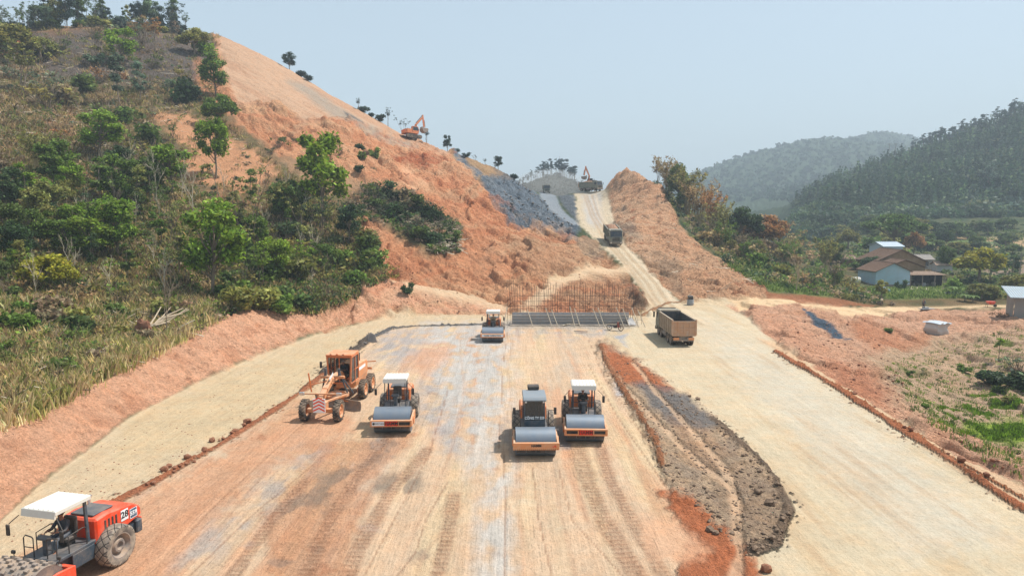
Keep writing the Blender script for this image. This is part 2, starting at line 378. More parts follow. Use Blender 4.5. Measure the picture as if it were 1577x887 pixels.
# dusty grey patch at the far end of the pad
blotch([(566,545),(600,508),(660,502),(780,502),(770,560),(745,660),(700,700),(640,640),(650,570),(600,560)], S(188,182,180,.62), .85, (-.7,.5), 12)
blotch([(760,503),(960,505),(960,525),(900,520),(780,518)], S(186,182,178,.62), .6, (-.4,.5), 6)
blotch([(700,560),(770,540),(760,640),(700,690),(680,620)], S(166,158,154,.62), .6, (-.3,.6), 12)
blotch([(650,505),(790,505),(792,700),(790,1000),(730,1000),(735,760),(690,640),(660,560)], S(216,210,202,.68), .8, (-.5,.5), 16)
blotch([(620,560),(650,530),(690,530),(690,560),(650,580)], S(218,168,134), .8, (-.6,-.2), 8)
blotch([(926,512),(975,515),(985,530),(975,545),(950,528)], S(180,184,192,.64), .8, (-.4,.3), 3)
blotch([(850,655),(880,650),(880,690),(850,690)], S(150,146,144), .8, (-.3,.2), 5)
blotch([(945,590),(965,590),(975,610),(950,612)], S(188,188,192), .7, (-.3,.2), 4)
blotch([(770,640),(800,640),(800,710),(770,700)], S(170,140,118), .5, (-.3,.2), 6)
for k in range(26):
    cx, cy = RNG.uniform(250, 1000), RNG.uniform(600, 880); s = RNG.uniform(5, 22)
    blotch([(cx-s, cy), (cx, cy-s*.4), (cx+s, cy), (cx, cy+s*.5)], [S(184,172,164), S(190,130,96), S(226,206,176), S(150,130,116)][k % 4], .6, (-.4,.3), 4, 1.6)
# cream road on the right
road = poly_mask([(985,486),(1100,470),(1165,490),(1200,545),(1290,598),(1400,672),(1500,742),(1700,860),(1700,1800),(1300,1800),(1190,890),(1150,850),(1190,840),(1216,795),(1190,735),(1100,645),(1040,600),(985,560),(960,525)], 3, (0, 110), wob=2)
paint(road, CREAM, .15, .6, .02, 0)
rs = fbm(XX*.5+50, YY*.05, 4)
paint(road*sm(rs, 0, .7)*.5, S(206,178,140))
paint(road*poly_mask([(1080,500),(1200,540),(1560,830),(1400,860),(1250,700),(1100,540)], 25, (0, 110), wob=14)*.55, S(208,200,184))
paint(road*sm(rs*.6+fbm(XX*1.8, YY*.12, 3)*.6, .3, .8)*.4, S(190,160,128))
# left lower track: cream with tyre prints
paint(poly_mask([(200,640),(400,560),(560,510),(540,545),(460,600),(340,680),(250,700),(170,720)], 10, (0,110), wob=12)*.5, S(206,182,144))
# red shoulder beyond the windrow
paint(poly_mask([(1165,520),(1200,545),(1290,598),(1400,672),(1500,742),(1577,790),(1700,870),(1700,810),(1577,748),(1470,700),(1380,645),(1290,588),(1200,530)], 3, (0, 110), wob=2), S(222,186,150), .3, .9)
for off in (-1.5, -.6, .7, 1.7):
    hp = [P(908, 300, 215), P(918, 332, 171), P(946, 378, 133), P(971, 402, 118), P(1001, 438, 102), P(1028, 470, 88), P(1070, 500, 74)]
    hq = [(x+off+.25*math.sin(y*.2+off), y, z) for x, y, z in hp]; D, T = line_dist(hq, 2.5)
    m = 1-sm(D, .12, .38+.15*abs(off)); paint(m*.55, S(196,164,128,.62) if off < 1 else S(228,206,176,.68)); DZ -= m*.05
# small creases where a blade or tyre edge ran
def stroke(pts, w, col, k, dz=0.0, rough=None, edge=.5):
    D, T = line_dist(pts, w*3+1)
    ww = w*(1+.35*fbm(T*.5, T*0+w, 3))
    m = 1-sm(D, ww*(1-edge), ww*(1+edge))
    paint(m*k, col, rough)
    if dz: DZ[...] += dz*m
    return D, T
for a in ([(783,500),(775,560),(770,650),(768,690)], [(775,690),(778,760),(776,887)], [(690,740),(655,800),(640,850),(610,887)],
          [(905,520),(930,580),(1010,700)], [(860,720),(880,800),(960,887)], [(905,560),(950,640),(1060,800)], [(560,560),(470,650),(350,760),(280,830)],
          [(700,520),(690,600),(660,700),(560,887)], [(820,720),(830,800),(850,887)], [(500,700),(380,800),(290,887)]):
    q = [G(*p) for p in a]
    stroke(q, .035, S(150,112,88), .5, -.03, edge=.3)
    q2 = [(x+RNG.uniform(.3, 1.2), y) for x, y, z in q]
    stroke(q2, .10, S(196,156,126), .25, -.01)
def tread(pts, w, col, k):
    D, T = stroke(pts, w, col, k, -.02, .5)
    m = 1-sm(D, w*.7, w)
    DZ[...] += m*.03*np.sin(T*2*np.pi/.32)
    paint(m*.35*(np.sin(T*2*np.pi/.32) > .2), S(150,104,76))
for a, w_ in (([(890,690),(905,740),(930,800),(990,900)], .42), ([(925,690),(940,740),(985,820),(1030,900)], .30),
              ([(600,670),(560,720),(520,780),(470,887)], .35), ([(660,690),(600,760),(560,830),(530,900)], .35),
              ([(470,740),(420,800),(350,900)], .3), ([(700,760),(690,820),(670,900)], .3)):
    tread([G(*p) for p in a], w_, S(204,160,130,.64), .45)
# the tipped pile on the right of the pad
pile = poly_mask([(922,532),(935,526),(985,558),(1040,600),(1105,648),(1190,732),(1218,790),(1195,838),(1150,848),(1090,800),(1035,765),(1020,720),(990,655),(955,600),(928,560)], 6, (0, 90), wob=8, wf=.06)
pm = pile*(.5+.5*sm(N_sm, -.6, .6))
DZ += pm*.18
clod = np.maximum(fbm(XX*2.2, YY*2.2, 4), 0)
DZ += pile*clod*.13
paint(pile*.9, S(204,174,144,.78), .8, .1)
paint(pile*sm(fbm(XX*.9, YY*.4, 4), -.1, .5)*.8, S(184,160,138,.76))
paint(poly_mask([(930,535),(985,560),(1035,600),(1030,612),(990,600),(955,590),(932,560)], 5, (0, 90), wob=4), S(206,128,88,.74), .8)
paint(poly_mask([(975,592),(1010,596),(1060,612),(1110,660),(1080,668),(1030,655),(1000,625)], 5, (0, 90), wob=4)*.9, S(140,136,134), .8)
paint(poly_mask([(1030,650),(1080,660),(1120,700),(1110,740),(1060,720)], 8, (0, 90), wob=6)*.5, S(206,160,124))
paint(poly_mask([(1110,700),(1190,740),(1210,790),(1190,835),(1120,830),(1100,760)], 8, (0, 90), wob=8)*.6, S(176,150,126,.76), .85)
paint(poly_mask([(1015,755),(1060,765),(1095,800),(1150,846),(1165,870),(1178,900),(1178,1100),(1000,1100),(1050,860),(1060,830)], 6, (0, 60), wob=8), S(206,126,86,.74), .7)
paint(poly_mask([(985,790),(1040,800),(1100,850),(1060,868),(1000,860)], 8, (0, 60), wob=6)*.8, S(222,176,142), .2)
for a in ([(925,545),(950,585),(1000,640),(1060,700),(1130,760),(1140,850),(1130,900)], [(975,560),(1010,605),(1060,660),(1120,730),(1140,790)]):
    D, T = stroke([G(*p) for p in a], .22, S(212,178,146), .75, -.06, .2)
# windrows
def windrow(pts, w, h, col, lump=.5):
    q = [G(*p) for p in pts]; D, T = line_dist(q, 4)
    ww = w*(1+.55*fbm(T*.3, T*0+w*9, 4)); prof = np.clip(1-(D/ww)**2, 0, 1)*np.clip(.75+.6*fbm(T*.22, T*0+3, 3), .25, 1.3)
    DZ[...] += h*prof*(1+lump*fbm(XX*3, YY*3, 3))
    paint(sm(prof, .02, .35), col, .9, 0)
    sp = (1-sm(D, ww, ww*2.8))*np.clip(fbm(XX*4, YY*4, 3)-.45, 0, 1)*2
    DZ[...] += sp*.12; paint(np.clip(sp*2, 0, 1), col, .8)
windrow([(100,815),(180,772),(260,730),(340,684),(410,640),(465,603),(500,575)], .27, .17, S(200,130,94,.74))
windrow([(500,575),(530,552),(560,530),(566,522)], .5, .3, S(120,108,98), .8)
windrow([(566,524),(600,507),(640,502),(700,501),(740,500)], .3, .18, S(120,118,118), .8)
windrow([(1195,541),(1240,568),(1290,597),(1345,634),(1400,668),(1460,706),(1520,748),(1577,784),(1640,824)], .30, .19, S(202,128,90,.74))
windrow([(1230,560),(1300,600),(1380,652),(1470,706),(1577,768)], .12, .08, S(196,130,90))
windrow([(925,532),(935,560),(965,610),(1010,680),(1020,720)], .2, .12, S(186,128,92))
windrow([(1100,648),(1150,692),(1190,732),(1215,785),(1195,838),(1160,850)], .26, .12, S(150,128,108,.7), .5)
windrow([(985,486),(1030,468),(1060,466)], .3, .15, S(186,140,104))
# wall surroundings
paint(poly_mask([(780,492),(980,492),(985,502),(960,506),(780,506)], 3, (60, 100), wob=2)*.6, S(180,172,162), .5)
# left bank face
bank = poly_mask([(-200,1100),(-200,800),(0,662),(60,637),(150,588),(250,543),(330,498),(380,473),(480,486),(540,463),(590,438),(650,447),(740,463),(780,476),(780,481),(680,481),(600,484),(500,508),(400,545),(300,590),(200,640),(150,680),(60,745),(0,800),(-100,900)], 2.5, (0, 95), wob=2.5)
paint(bank, BANK, .8, 0, .15, 0)
paint(bank*sm(N_sm, .1, .8)*.4, S(204,136,100))
bs = fbm((XX*.25+YY)*1.6, XX*.35, 4)
bankR = bank*poly_mask([(280,480),(800,420),(800,560),(280,640)], 20, (40, 100))
DZ += bankR*np.abs(bs)*.45
DZ += bank*np.clip(fbm(XX*1.3, YY*1.3, 4), 0, 1)*.18
# right fill slope
rs_ = poly_mask([(1160,462),(1250,462),(1330,476),(1577,478),(1800,490),(1800,900),(1577,748),(1470,698),(1380,643),(1290,586),(1200,530),(1150,487),(1120,470)], 3, (0, 112), wob=3)
paint(rs_, S(228,178,146,.78), .9, 0, .55, .45)
paint(rs_*sm(N_mid, 0, .6)*.5, S(210,156,122,.74))
paint(rs_*poly_mask([(1150,480),(1230,500),(1330,590),(1470,690),(1380,640),(1290,585),(1200,528)], 8, (0, 112), wob=5)*.7, S(230,172,138,.76), .8)
paint(rs_*poly_mask([(1330,560),(1420,520),(1577,510),(1700,560),(1700,700),(1577,700),(1450,655),(1380,610)], 12, (0, 112), wob=10)*.8, S(212,182,150,.76), .9)
paint(rs_*poly_mask([(1290,500),(1330,490),(1400,520),(1440,512),(1430,530),(1350,545)], 5, (0, 112), wob=5)*.6, S(214,140,100))
paint(rs_*poly_mask([(1240,560),(1330,570),(1380,600),(1350,615),(1300,600)], 8, (0, 112), wob=8)*.6, S(206,130,94,.74))
paint(poly_mask([(1236,478),(1246,482),(1282,505),(1312,530),(1302,530),(1268,512),(1244,495)], 1.5, (55, 100), wob=1.5), S(92,108,124), .8)
gr = rs_*sm(fbm(XX/3.5, YY/3.5, 4)+poly_mask([(1420,640),(1480,600),(1577,600),(1700,600),(1700,760),(1577,700)], 25, (0,112))*.55-.5, 0, .4)*poly_mask([(1370,560),(1450,540),(1577,500),(1750,500),(1750,760),(1577,705),(1420,640)], 15, (0, 112), wob=10)
paint(gr*.85, S(112,134,52), .6)
paint(poly_mask([(1480,650),(1577,640),(1700,650),(1700,690),(1577,672),(1500,668)], 5, (0,80), wob=4)*.9, S(140,170,52), .3)
# tan path and lawn by the houses
paint(poly_mask([(1120,461),(1200,458),(1330,474),(1430,469),(1577,464),(1800,462),(1800,474),(1577,474),(1480,474),(1400,482),(1340,490),(1230,474),(1140,475)], 2, (85, 125), wob=1.5), S(228,196,156), .25, .2, .05, 0)
paint(poly_mask([(1180,452),(1262,456),(1350,462),(1577,458),(1800,458),(1800,466),(1430,468),(1330,472),(1240,464),(1180,460)], 1.5, (85, 125), wob=1.5)*.8, S(190,124,88), .9)
lawn = poly_mask([(1110,405),(1180,405),(1260,420),(1330,440),(1577,436),(1800,436),(1800,458),(1577,457),(1350,461),(1262,455),(1190,448)], 3, (100, 150), wob=3)
paint(lawn, S(132,150,82), .5, 0, .2, 0)
paint(poly_mask([(1395,441),(1470,441),(1470,448),(1400,448)], 2, (110, 150)), S(214,200,184), .2)
# valley side behind the right mound
vs_ = ((XX > 40) & (YY > 112) & (YY < 240) & (XX < 110)).astype(float)*(1-mound)*(1-lawn)
paint(blur(vs_, 3, 1)*.9, S(98,96,62), .6, 0, .3, 0)
paint(blur(vs_, 3, 1)*sm(N_mid, .0, .5)*.6, S(150,120,86))
# wooded hills: floor under the trees, and far ridges
paint(sm(YY, 300, 340)*sm(XX, 40, 90), S(58,74,52), .4, 0, 3.0, 0)
paint(sm(YY, 600, 800), S(66,84,60), .4, 0, 9.0, 0)
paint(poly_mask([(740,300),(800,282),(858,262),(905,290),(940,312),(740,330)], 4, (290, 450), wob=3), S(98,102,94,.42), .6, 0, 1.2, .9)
# ------------------------------------------------------------------ relief
sl = (XX*.62+YY*.78); dn = (-XX*.78+YY*.62)
right = sm(XX, 24, 32)
gl = 1-np.abs(fbm(sl/3.6, dn/14, 4)); gr_ = 1-np.abs(fbm((XX*.3+YY)/3.2, XX/9, 4))
g_ = gl*(1-right)+gr_*right
ZF = ZZ+DZ+AMP*(fbm(XX/7, YY/7, 5)*.6+fbm(XX/1.7, YY/1.7, 3)*.16*np.clip(AMP, 0, 1)/np.maximum(AMP, .2))
ZF += GUL*(g_-.75)*1.1
ZF += GUL*np.clip(fbm(XX/1.1, YY/1.1, 3), 0, 1)*.30+GUL*(np.abs(fbm(sl/1.3, dn/7, 4))*-.62+.2)*(1-right)+GUL*right*(np.abs(fbm((XX*.3+YY)/1.4, XX/5, 4))*-.5+.15)
dense = sm(YY, 55, 75)
# terraced scarps in the cut slope
ter = fbm(XX/16, YY/16, 3)
ZF += cut*np.clip(sm(ter, .05, .14)-.5, -.5, .5)*1.1*(1-pale)
for k_, (f_, th_) in enumerate(((11, .0), (6.5, .12), (23, -.1))):
    t_ = fbm(XX/f_+k_*7, YY/f_-k_*5, 4); ZF += (cut*(1-pale)+mound*.8)*(sm(t_, th_, th_+.07)-.5)*(.28 if f_ < 20 else .8)*dense
pathm = np.maximum(poly_mask([(800,474),(845,434),(905,411),(970,410),(970,422),(905,425),(862,444),(828,476)], 4, (80, 125)), poly_mask([(590,430),(700,443),(785,474),(776,482),(700,460),(590,438)], 3, (80, 125)))
for px_, py_, Y_, h_, r_ in ((963,264,204,2.7,5.0),(952,272,208,1.2,4.5),(1003,280,190,1.2,4.2),(1018,292,181,1.8,3.0),(985,285,188,-1.6,3.5),(1030,325,166,1.6,3.5),(1000,330,168,-1.4,4),(975,345,150,1.0,3)):
    q_ = P(px_, py_, Y_); d_ = np.hypot(XX-q_[0], (YY-q_[1])*.7); ZF += h_*np.exp(-(d_/r_)**1.5)*(1+.25*N_sm)
ZF += (ZZ-ZF+.1)*pathm*.85
rough_ = (1-pathm)*np.clip(cut*(1-pale)+mound+rock2+rs_*.25, 0, 1)
ZF += rough_*(np.abs(fbm(XX/1.9, YY/1.9, 4))*.10+fbm(XX/.75, YY/.75, 3)*.06)
ZF += rs_*(sm(fbm(XX/5.5, YY/5.5, 3), .0, .08)-.5)*.22+rs_*(sm(fbm(XX/14+3, YY/14, 3), .05, .12)-.5)*.6
strata = fbm(ZF*.55+fbm(XX/12, YY/12, 3)*1.4, XX*.03, 4)
def set_attr(me, name, arr, typ):
    a = me.attributes.new(name, typ, 'POINT')
    if typ == 'FLOAT_COLOR':
        b = np.ones((arr.shape[0], 4), np.float32); b[:, :3] = arr; a.data.foreach_set('color', b.ravel())
    else: a.data.foreach_set('vector', np.ascontiguousarray(arr, np.float32).ravel())
def grid_mesh(name, X, Y, Z, attrs):
    nv, nu = X.shape
    me = bpy.data.meshes.new(name)
    me.vertices.add(nu*nv)
    me.vertices.foreach_set('co', np.stack([X, Y, Z], -1).astype(np.float32).ravel())
    i = np.arange(nu*nv).reshape(nv, nu)
    q = np.stack([i[:-1, :-1], i[:-1, 1:], i[1:, 1:], i[1:, :-1]], -1).reshape(-1, 4)
    me.loops.add(q.size); me.loops.foreach_set('vertex_index', q.ravel().astype(np.int32))
    me.polygons.add(len(q)); me.polygons.foreach_set('loop_start', (np.arange(len(q))*4).astype(np.int32))
    me.polygons.foreach_set('use_smooth', np.ones(len(q), bool))
    me.update(calc_edges=True)
    for n, (a, t) in attrs.items(): set_attr(me, n, a, t)
    o = bpy.data.objects.new(name, me); COL.objects.link(o); return o
paint(cut*(1-pale)*sm(strata, .1, .6)*.55, S(212,136,96,.7)); paint(cut*(1-pale)*sm(-strata, .2, .7)*.5, S(232,190,150,.72)); paint(mound*sm(strata, .1, .6)*.5, S(196,140,104,.7)); paint(mound*sm(-strata, .1, .7)*.5, S(224,192,160,.74))
paint(pathm*.8, S(220,190,156,.7), .25)
terrain = grid_mesh('ground', XX, YY, ZF, {'col': (np.clip(C_, .01, 1).reshape(-1, 3), 'FLOAT_COLOR'), 'par': (np.stack([RO, ST, 0*ST], -1).reshape(-1, 3), 'FLOAT_VECTOR')})
tag(terrain, kind='structure')
def gh(x, y):
    """height of the finished ground"""
    u = x/(y+25); v = math.log(max(y, 2.01)+25)
    i = int(np.clip(np.searchsorted(uu, u)-1, 0, NU-2)); j = int(np.clip(np.searchsorted(vv, v)-1, 0, NV-2))
    a = min(max((u-uu[i])/(uu[i+1]-uu[i]), 0), 1); b = min(max((v-vv[j])/(vv[j+1]-vv[j]), 0), 1)
    return float((ZF[j, i]*(1-a)+ZF[j, i+1]*a)*(1-b)+(ZF[j+1, i]*(1-a)+ZF[j+1, i+1]*a)*b)
_far = {}
def hit(px, py, y0=8.0, y1=1800.0):
    """where the sight line through a pixel of the photograph meets the ground"""
    d = pdir(px, py); y = y0
    prev = None
    while y < y1:
        t = y/d[1]; x = d[0]*t; z = CAMZ+d[2]*t; g = gh(x, y)
        if z <= g:
            if prev is None: return (x, y, g)
            a, b = prev, y
            for _ in range(8):
                m = (a+b)/2; t = m/d[1]
                if CAMZ+d[2]*t <= gh(d[0]*t, m): b = m
                else: a = m
            t = b/d[1]; return (d[0]*t, b, gh(d[0]*t, b))
        prev = y; y *= 1.006
    return None
# ------------------------------------------------------------------ material helpers
def new_mat(name):
    m = bpy.data.materials.new(name); m.use_nodes = True; t = m.node_tree; t.nodes.clear()
    o = t.nodes.new('ShaderNodeOutputMaterial'); b = t.nodes.new('ShaderNodeBsdfPrincipled')
    t.links.new(b.outputs[0], o.inputs[0]); return m, t, b
def nd(t, typ, **kw):
    n = t.nodes.new(typ)
    for k, v in kw.items():
        if k in n.inputs: n.inputs[k].default_value = v
        else: setattr(n, k, v)
    return n
def math_(t, op, a, b=None, clamp=False):
    n = t.nodes.new('ShaderNodeMath'); n.operation = op; n.use_clamp = clamp
    for i, v in enumerate((a, b)):
        if v is None: continue
        if isinstance(v, (int, float)): n.inputs[i].default_value = v
        else: t.links.new(v, n.inputs[i])
    return n.outputs[0]
def ground_mat():
    m, t, b = new_mat('earth'); L = t.links.new
    b.inputs['Roughness'].default_value = .95; b.inputs['Specular IOR Level'].default_value = .12
    ac = nd(t, 'ShaderNodeAttribute', attribute_name='col'); ap = nd(t, 'ShaderNodeAttribute', attribute_name='par')
    sp = nd(t, 'ShaderNodeSeparateXYZ'); L(ap.outputs['Vector'], sp.inputs[0])
    tc = nd(t, 'ShaderNodeTexCoord')
    def noise(scale, detail, sx=1, sy=1, sz=1, rough=.6, dist=0):
        mp = nd(t, 'ShaderNodeMapping'); mp.inputs['Scale'].default_value = (sx, sy, sz); L(tc.outputs['Object'], mp.inputs[0])
        n = nd(t, 'ShaderNodeTexNoise'); n.inputs['Scale'].default_value = scale; n.inputs['Detail'].default_value = detail
        n.inputs['Roughness'].default_value = rough; n.inputs['Distortion'].default_value = dist; L(mp.outputs[0], n.inputs['Vector']); return n.outputs['Fac']
    n1 = noise(.35, 5); n2 = noise(2.3, 6, rough=.68); n3 = noise(9, 4, rough=.7); ns = noise(1.0, 6, 2.6, .09, 1, .66, .3); ns2 = noise(3.0, 5, 3.0, .16, 1, .7)
    # value multiplier
    v = math_(t, 'MULTIPLY', math_(t, 'SUBTRACT', n1, .5), .35)
    v = math_(t, 'ADD', v, math_(t, 'MULTIPLY', math_(t, 'SUBTRACT', n3, .5), math_(t, 'MULTIPLY_ADD', sp.outputs[0], 1.5)))
    v = math_(t, 'ADD', v, math_(t, 'MULTIPLY', math_(t, 'SUBTRACT', n2, .5), math_(t, 'MULTIPLY_ADD', sp.outputs[0], 1.15)))
    st = math_(t, 'ADD', math_(t, 'SUBTRACT', ns, .5), math_(t, 'MULTIPLY', math_(t, 'SUBTRACT', ns2, .5), .7))
    v = math_(t, 'ADD', v, math_(t, 'MULTIPLY', math_(t, 'MULTIPLY', st, sp.outputs[1]), .62))
    # stones and clods: darker spots where the ground is rough
    vo = nd(t, 'ShaderNodeTexVoronoi', Scale=3.2); L(tc.outputs['Object'], vo.inputs['Vector'])
    spot = math_(t, 'MULTIPLY', math_(t, 'SUBTRACT', .30, vo.outputs['Distance'], True), math_(t, 'MULTIPLY', sp.outputs[0], 0.9))
    spot = math_(t, 'MULTIPLY', spot, math_(t, 'GREATER_THAN', n2, .55))
    v = math_(t, 'SUBTRACT', v, spot)
    v = math_(t, 'ADD', v, 1.0)
    vm = nd(t, 'ShaderNodeVectorMath', operation='SCALE'); L(ac.outputs['Color'], vm.inputs[0]); L(v, vm.inputs['Scale'])
    # slight hue drift between red and pale soil
    mx = nd(t, 'ShaderNodeMix', data_type='RGBA', blend_type='MULTIPLY'); L(vm.outputs[0], mx.inputs[6]); mx.inputs[7].default_value = (1.10, .95, .84, 1)
    L(math_(t, 'MULTIPLY', math_(t, 'SUBTRACT', noise(.8, 4, rough=.7), .42, True), 2.2, True), mx.inputs[0])
    L(mx.outputs[2], b.inputs['Base Color'])
    h = math_(t, 'ADD', math_(t, 'MULTIPLY', n2, math_(t, 'MULTIPLY', sp.outputs[0], .62)), math_(t, 'MULTIPLY', n3, math_(t, 'MULTIPLY', sp.outputs[0], .16)))
    h = math_(t, 'ADD', h, math_(t, 'MULTIPLY', math_(t, 'MULTIPLY', ns2, sp.outputs[1]), .05))
    h = math_(t, 'ADD', h, math_(t, 'MULTIPLY', spot, .25))
    bp = nd(t, 'ShaderNodeBump', Strength=1.0, Distance=1.25); L(h, bp.inputs['Height']); L(bp.outputs[0], b.inputs['Normal'])
    return m
def fixma(t):
    for n in t.nodes:
        if n.bl_idname == 'ShaderNodeMath' and n.operation == 'MULTIPLY_ADD': n.inputs[2].default_value = .26
gm = ground_mat(); fixma(gm.node_tree); terrain.data.materials.append(gm)
# ------------------------------------------------------------------ object materials
_m = {}
def paint_mat(name, col, rough=.5, metal=0.0, dust=.35, dcol=(.50,.36,.25), spec=.4, scale=2.2):
    """paint or metal with a procedural coat of dust and wear"""
    if name in _m: return _m[name]
    m, t, b = new_mat(name); L = t.links.new
    tc = nd(t, 'ShaderNodeTexCoord')
    n = nd(t, 'ShaderNodeTexNoise', Scale=scale, Detail=6.0, Roughness=.7); L(tc.outputs['Object'], n.inputs['Vector'])
    n2 = nd(t, 'ShaderNodeTexNoise', Scale=scale*9, Detail=4.0, Roughness=.7); L(tc.outputs['Object'], n2.inputs['Vector'])
    ge = nd(t, 'ShaderNodeNewGeometry'); sp = nd(t, 'ShaderNodeSeparateXYZ'); L(ge.outputs['Normal'], sp.inputs[0])
    f = math_(t, 'ADD', math_(t, 'MULTIPLY', math_(t, 'SUBTRACT', n.outputs['Fac'], .42, True), 3.6*dust+.2), math_(t, 'MULTIPLY', math_(t, 'MAXIMUM', sp.outputs[2], 0.0), dust*.55))
    f = math_(t, 'ADD', f, math_(t, 'MULTIPLY', math_(t, 'SUBTRACT', n2.outputs['Fac'], .5), dust*1.2), True)
    f = math_(t, 'MINIMUM', f, min(1, dust*2.2))
    mx = nd(t, 'ShaderNodeMix', data_type='RGBA'); mx.inputs[6].default_value = (*col, 1); mx.inputs[7].default_value = (*dcol, 1)
    L(f, mx.inputs[0]); L(mx.outputs[2], b.inputs['Base Color'])
    L(math_(t, 'ADD', math_(t, 'MULTIPLY', f, .4), rough, True), b.inputs['Roughness'])
    b.inputs['Metallic'].default_value = metal; b.inputs['Specular IOR Level'].default_value = spec
    bp = nd(t, 'ShaderNodeBump', Strength=.25, Distance=.02); L(n2.outputs['Fac'], bp.inputs['Height']); L(bp.outputs[0], b.inputs['Normal'])
    _m[name] = m; return m
def info_mat(name, rough=.8, var=.5, transl=0.0, scale=3.0, attr=True):
    """colour from the object, varied by noise and by the mesh's own tint"""
    if name in _m: return _m[name]
    m, t, b = new_mat(name); L = t.links.new
    oi = nd(t, 'ShaderNodeObjectInfo'); tc = nd(t, 'ShaderNodeTexCoord')
    n = nd(t, 'ShaderNodeTexNoise', Scale=scale, Detail=4.0); L(tc.outputs['Object'], n.inputs['Vector'])
    v = math_(t, 'ADD', math_(t, 'MULTIPLY', math_(t, 'SUBTRACT', n.outputs['Fac'], .5), var), 1.0)
    col = oi.outputs['Color']
    if attr:
        at = nd(t, 'ShaderNodeAttribute', attribute_name='tint')
        mm = nd(t, 'ShaderNodeMix', data_type='RGBA', blend_type='MULTIPLY'); mm.inputs[0].default_value = 1
        L(col, mm.inputs[6]); L(at.outputs['Color'], mm.inputs[7]); col = mm.outputs[2]
    sc = nd(t, 'ShaderNodeVectorMath', operation='SCALE'); L(col, sc.inputs[0]); L(v, sc.inputs['Scale'])
    L(sc.outputs[0], b.inputs['Base Color']); b.inputs['Roughness'].default_value = rough; b.inputs['Specular IOR Level'].default_value = .25
    if transl:
        tr = nd(t, 'ShaderNodeBsdfTranslucent'); L(sc.outputs[0], tr.inputs['Color']); ms = nd(t, 'ShaderNodeMixShader'); ms.inputs[0].default_value = transl
        o = [x for x in t.nodes if x.type == 'OUTPUT_MATERIAL'][0]
        L(b.outputs[0], ms.inputs[1]); L(tr.outputs[0], ms.inputs[2]); L(ms.outputs[0], o.inputs[0])
    _m[name] = m; return m
ORG = paint_mat('orange_paint', S(226,122,62,.9), .5, dust=.55, dcol=(.52,.36,.24))
ORG2 = paint_mat('faded_orange_paint', S(224,146,92,.9), .6, dust=.6, dcol=(.55,.40,.28))
REDO = paint_mat('red_orange_paint', S(236,66,26,.95), .35, dust=.24)
SLATE = paint_mat('slate_paint', S(66,80,92,.8), .45, dust=.22)
DARK = paint_mat('black_paint', (.022,.024,.027), .5, dust=.16)
RUBBER = paint_mat('rubber', (.035,.034,.033), .8, dust=.55, spec=.2)
STEEL = paint_mat('drum_steel', (.20,.24,.29), .42, .55, dust=.22, dcol=(.30,.27,.24))
DSTEEL = paint_mat('dirty_steel', (.22,.20,.19), .6, .3, dust=.7)
WHITE = paint_mat('canopy_white', (.68,.65,.59), .6, dust=.4, dcol=(.62,.55,.46))
SILVER = paint_mat('bright_metal', (.6,.6,.6), .3, .8, dust=.15)
TRKG = paint_mat('truck_green', S(120,126,112,.8), .5, dust=.45, dcol=(.42,.34,.26))
TRKB = paint_mat('truck_bed', S(160,142,120,.8), .6, dust=.8, dcol=(.48,.38,.29))
BEDIN = paint_mat('bed_inside', (.06,.062,.065), .7, .1, dust=.18)
SEAT = paint_mat('seat_vinyl', (.03,.03,.032), .6, dust=.15)
def glass_mat():
    m, t, b = new_mat('window_glass'); b.inputs['Base Color'].default_value = (.03,.045,.055,1); b.inputs['Roughness'].default_value = .08
    b.inputs['Specular IOR Level'].default_value = .8; b.inputs['Transmission Weight'].default_value = 0.0
    b.inputs['Alpha'].default_value = .62; return m
GLASS = glass_mat()
def flat_mat(name, col, rough=.6):
    return paint_mat(name, col, rough, dust=.08)
BLACKT = flat_mat('black_lettering', (.01,.01,.01)); WHITET = flat_mat('white_lettering', (.8,.8,.8)); REDT = flat_mat('red_panel', S(226,52,28,.9))
def diamond_mat():
    m, t, b = new_mat('diamond_tread'); L = t.links.new
    tc = nd(t, 'ShaderNodeTexCoord'); sp = nd(t, 'ShaderNodeSeparateXYZ'); L(tc.outputs['Object'], sp.inputs[0])
    an = math_(t, 'ARCTAN2', sp.outputs[1], sp.outputs[2]); r = math_(t, 'SQRT', math_(t, 'ADD', math_(t, 'MULTIPLY', sp.outputs[1], sp.outputs[1]), math_(t, 'MULTIPLY', sp.outputs[2], sp.outputs[2])))
    def g(s):
        q = math_(t, 'ADD', math_(t, 'MULTIPLY', an, 14.0), math_(t, 'MULTIPLY', sp.outputs[0], s*19.0))
        return math_(t, 'LESS_THAN', math_(t, 'ABSOLUTE', math_(t, 'SINE', math_(t, 'MULTIPLY', q, .5))), .17)
    gr = math_(t, 'MULTIPLY', math_(t, 'MAXIMUM', g(1), g(-1)), math_(t, 'GREATER_THAN', r, .665))
    n = nd(t, 'ShaderNodeTexNoise', Scale=5.0, Detail=5.0); L(tc.outputs['Object'], n.inputs['Vector'])
    cr = nd(t, 'ShaderNodeMix', data_type='RGBA'); cr.inputs[6].default_value = (.12,.10,.085,1); cr.inputs[7].default_value = (.36,.29,.22,1)
    L(math_(t, 'MULTIPLY', math_(t, 'SUBTRACT', n.outputs['Fac'], .35, True), 3.2, True), cr.inputs[0])
    mx = nd(t, 'ShaderNodeMix', data_type='RGBA'); L(gr, mx.inputs[0]); L(cr.outputs[2], mx.inputs[6]); mx.inputs[7].default_value = (.012,.012,.012,1)
    L(mx.outputs[2], b.inputs['Base Color']); b.inputs['Roughness'].default_value = .85
    bp = nd(t, 'ShaderNodeBump', Strength=1.0, Distance=.05, invert=True); L(gr, bp.inputs['Height']); L(bp.outputs[0], b.inputs['Normal'])
    return m
DIAM = diamond_mat()

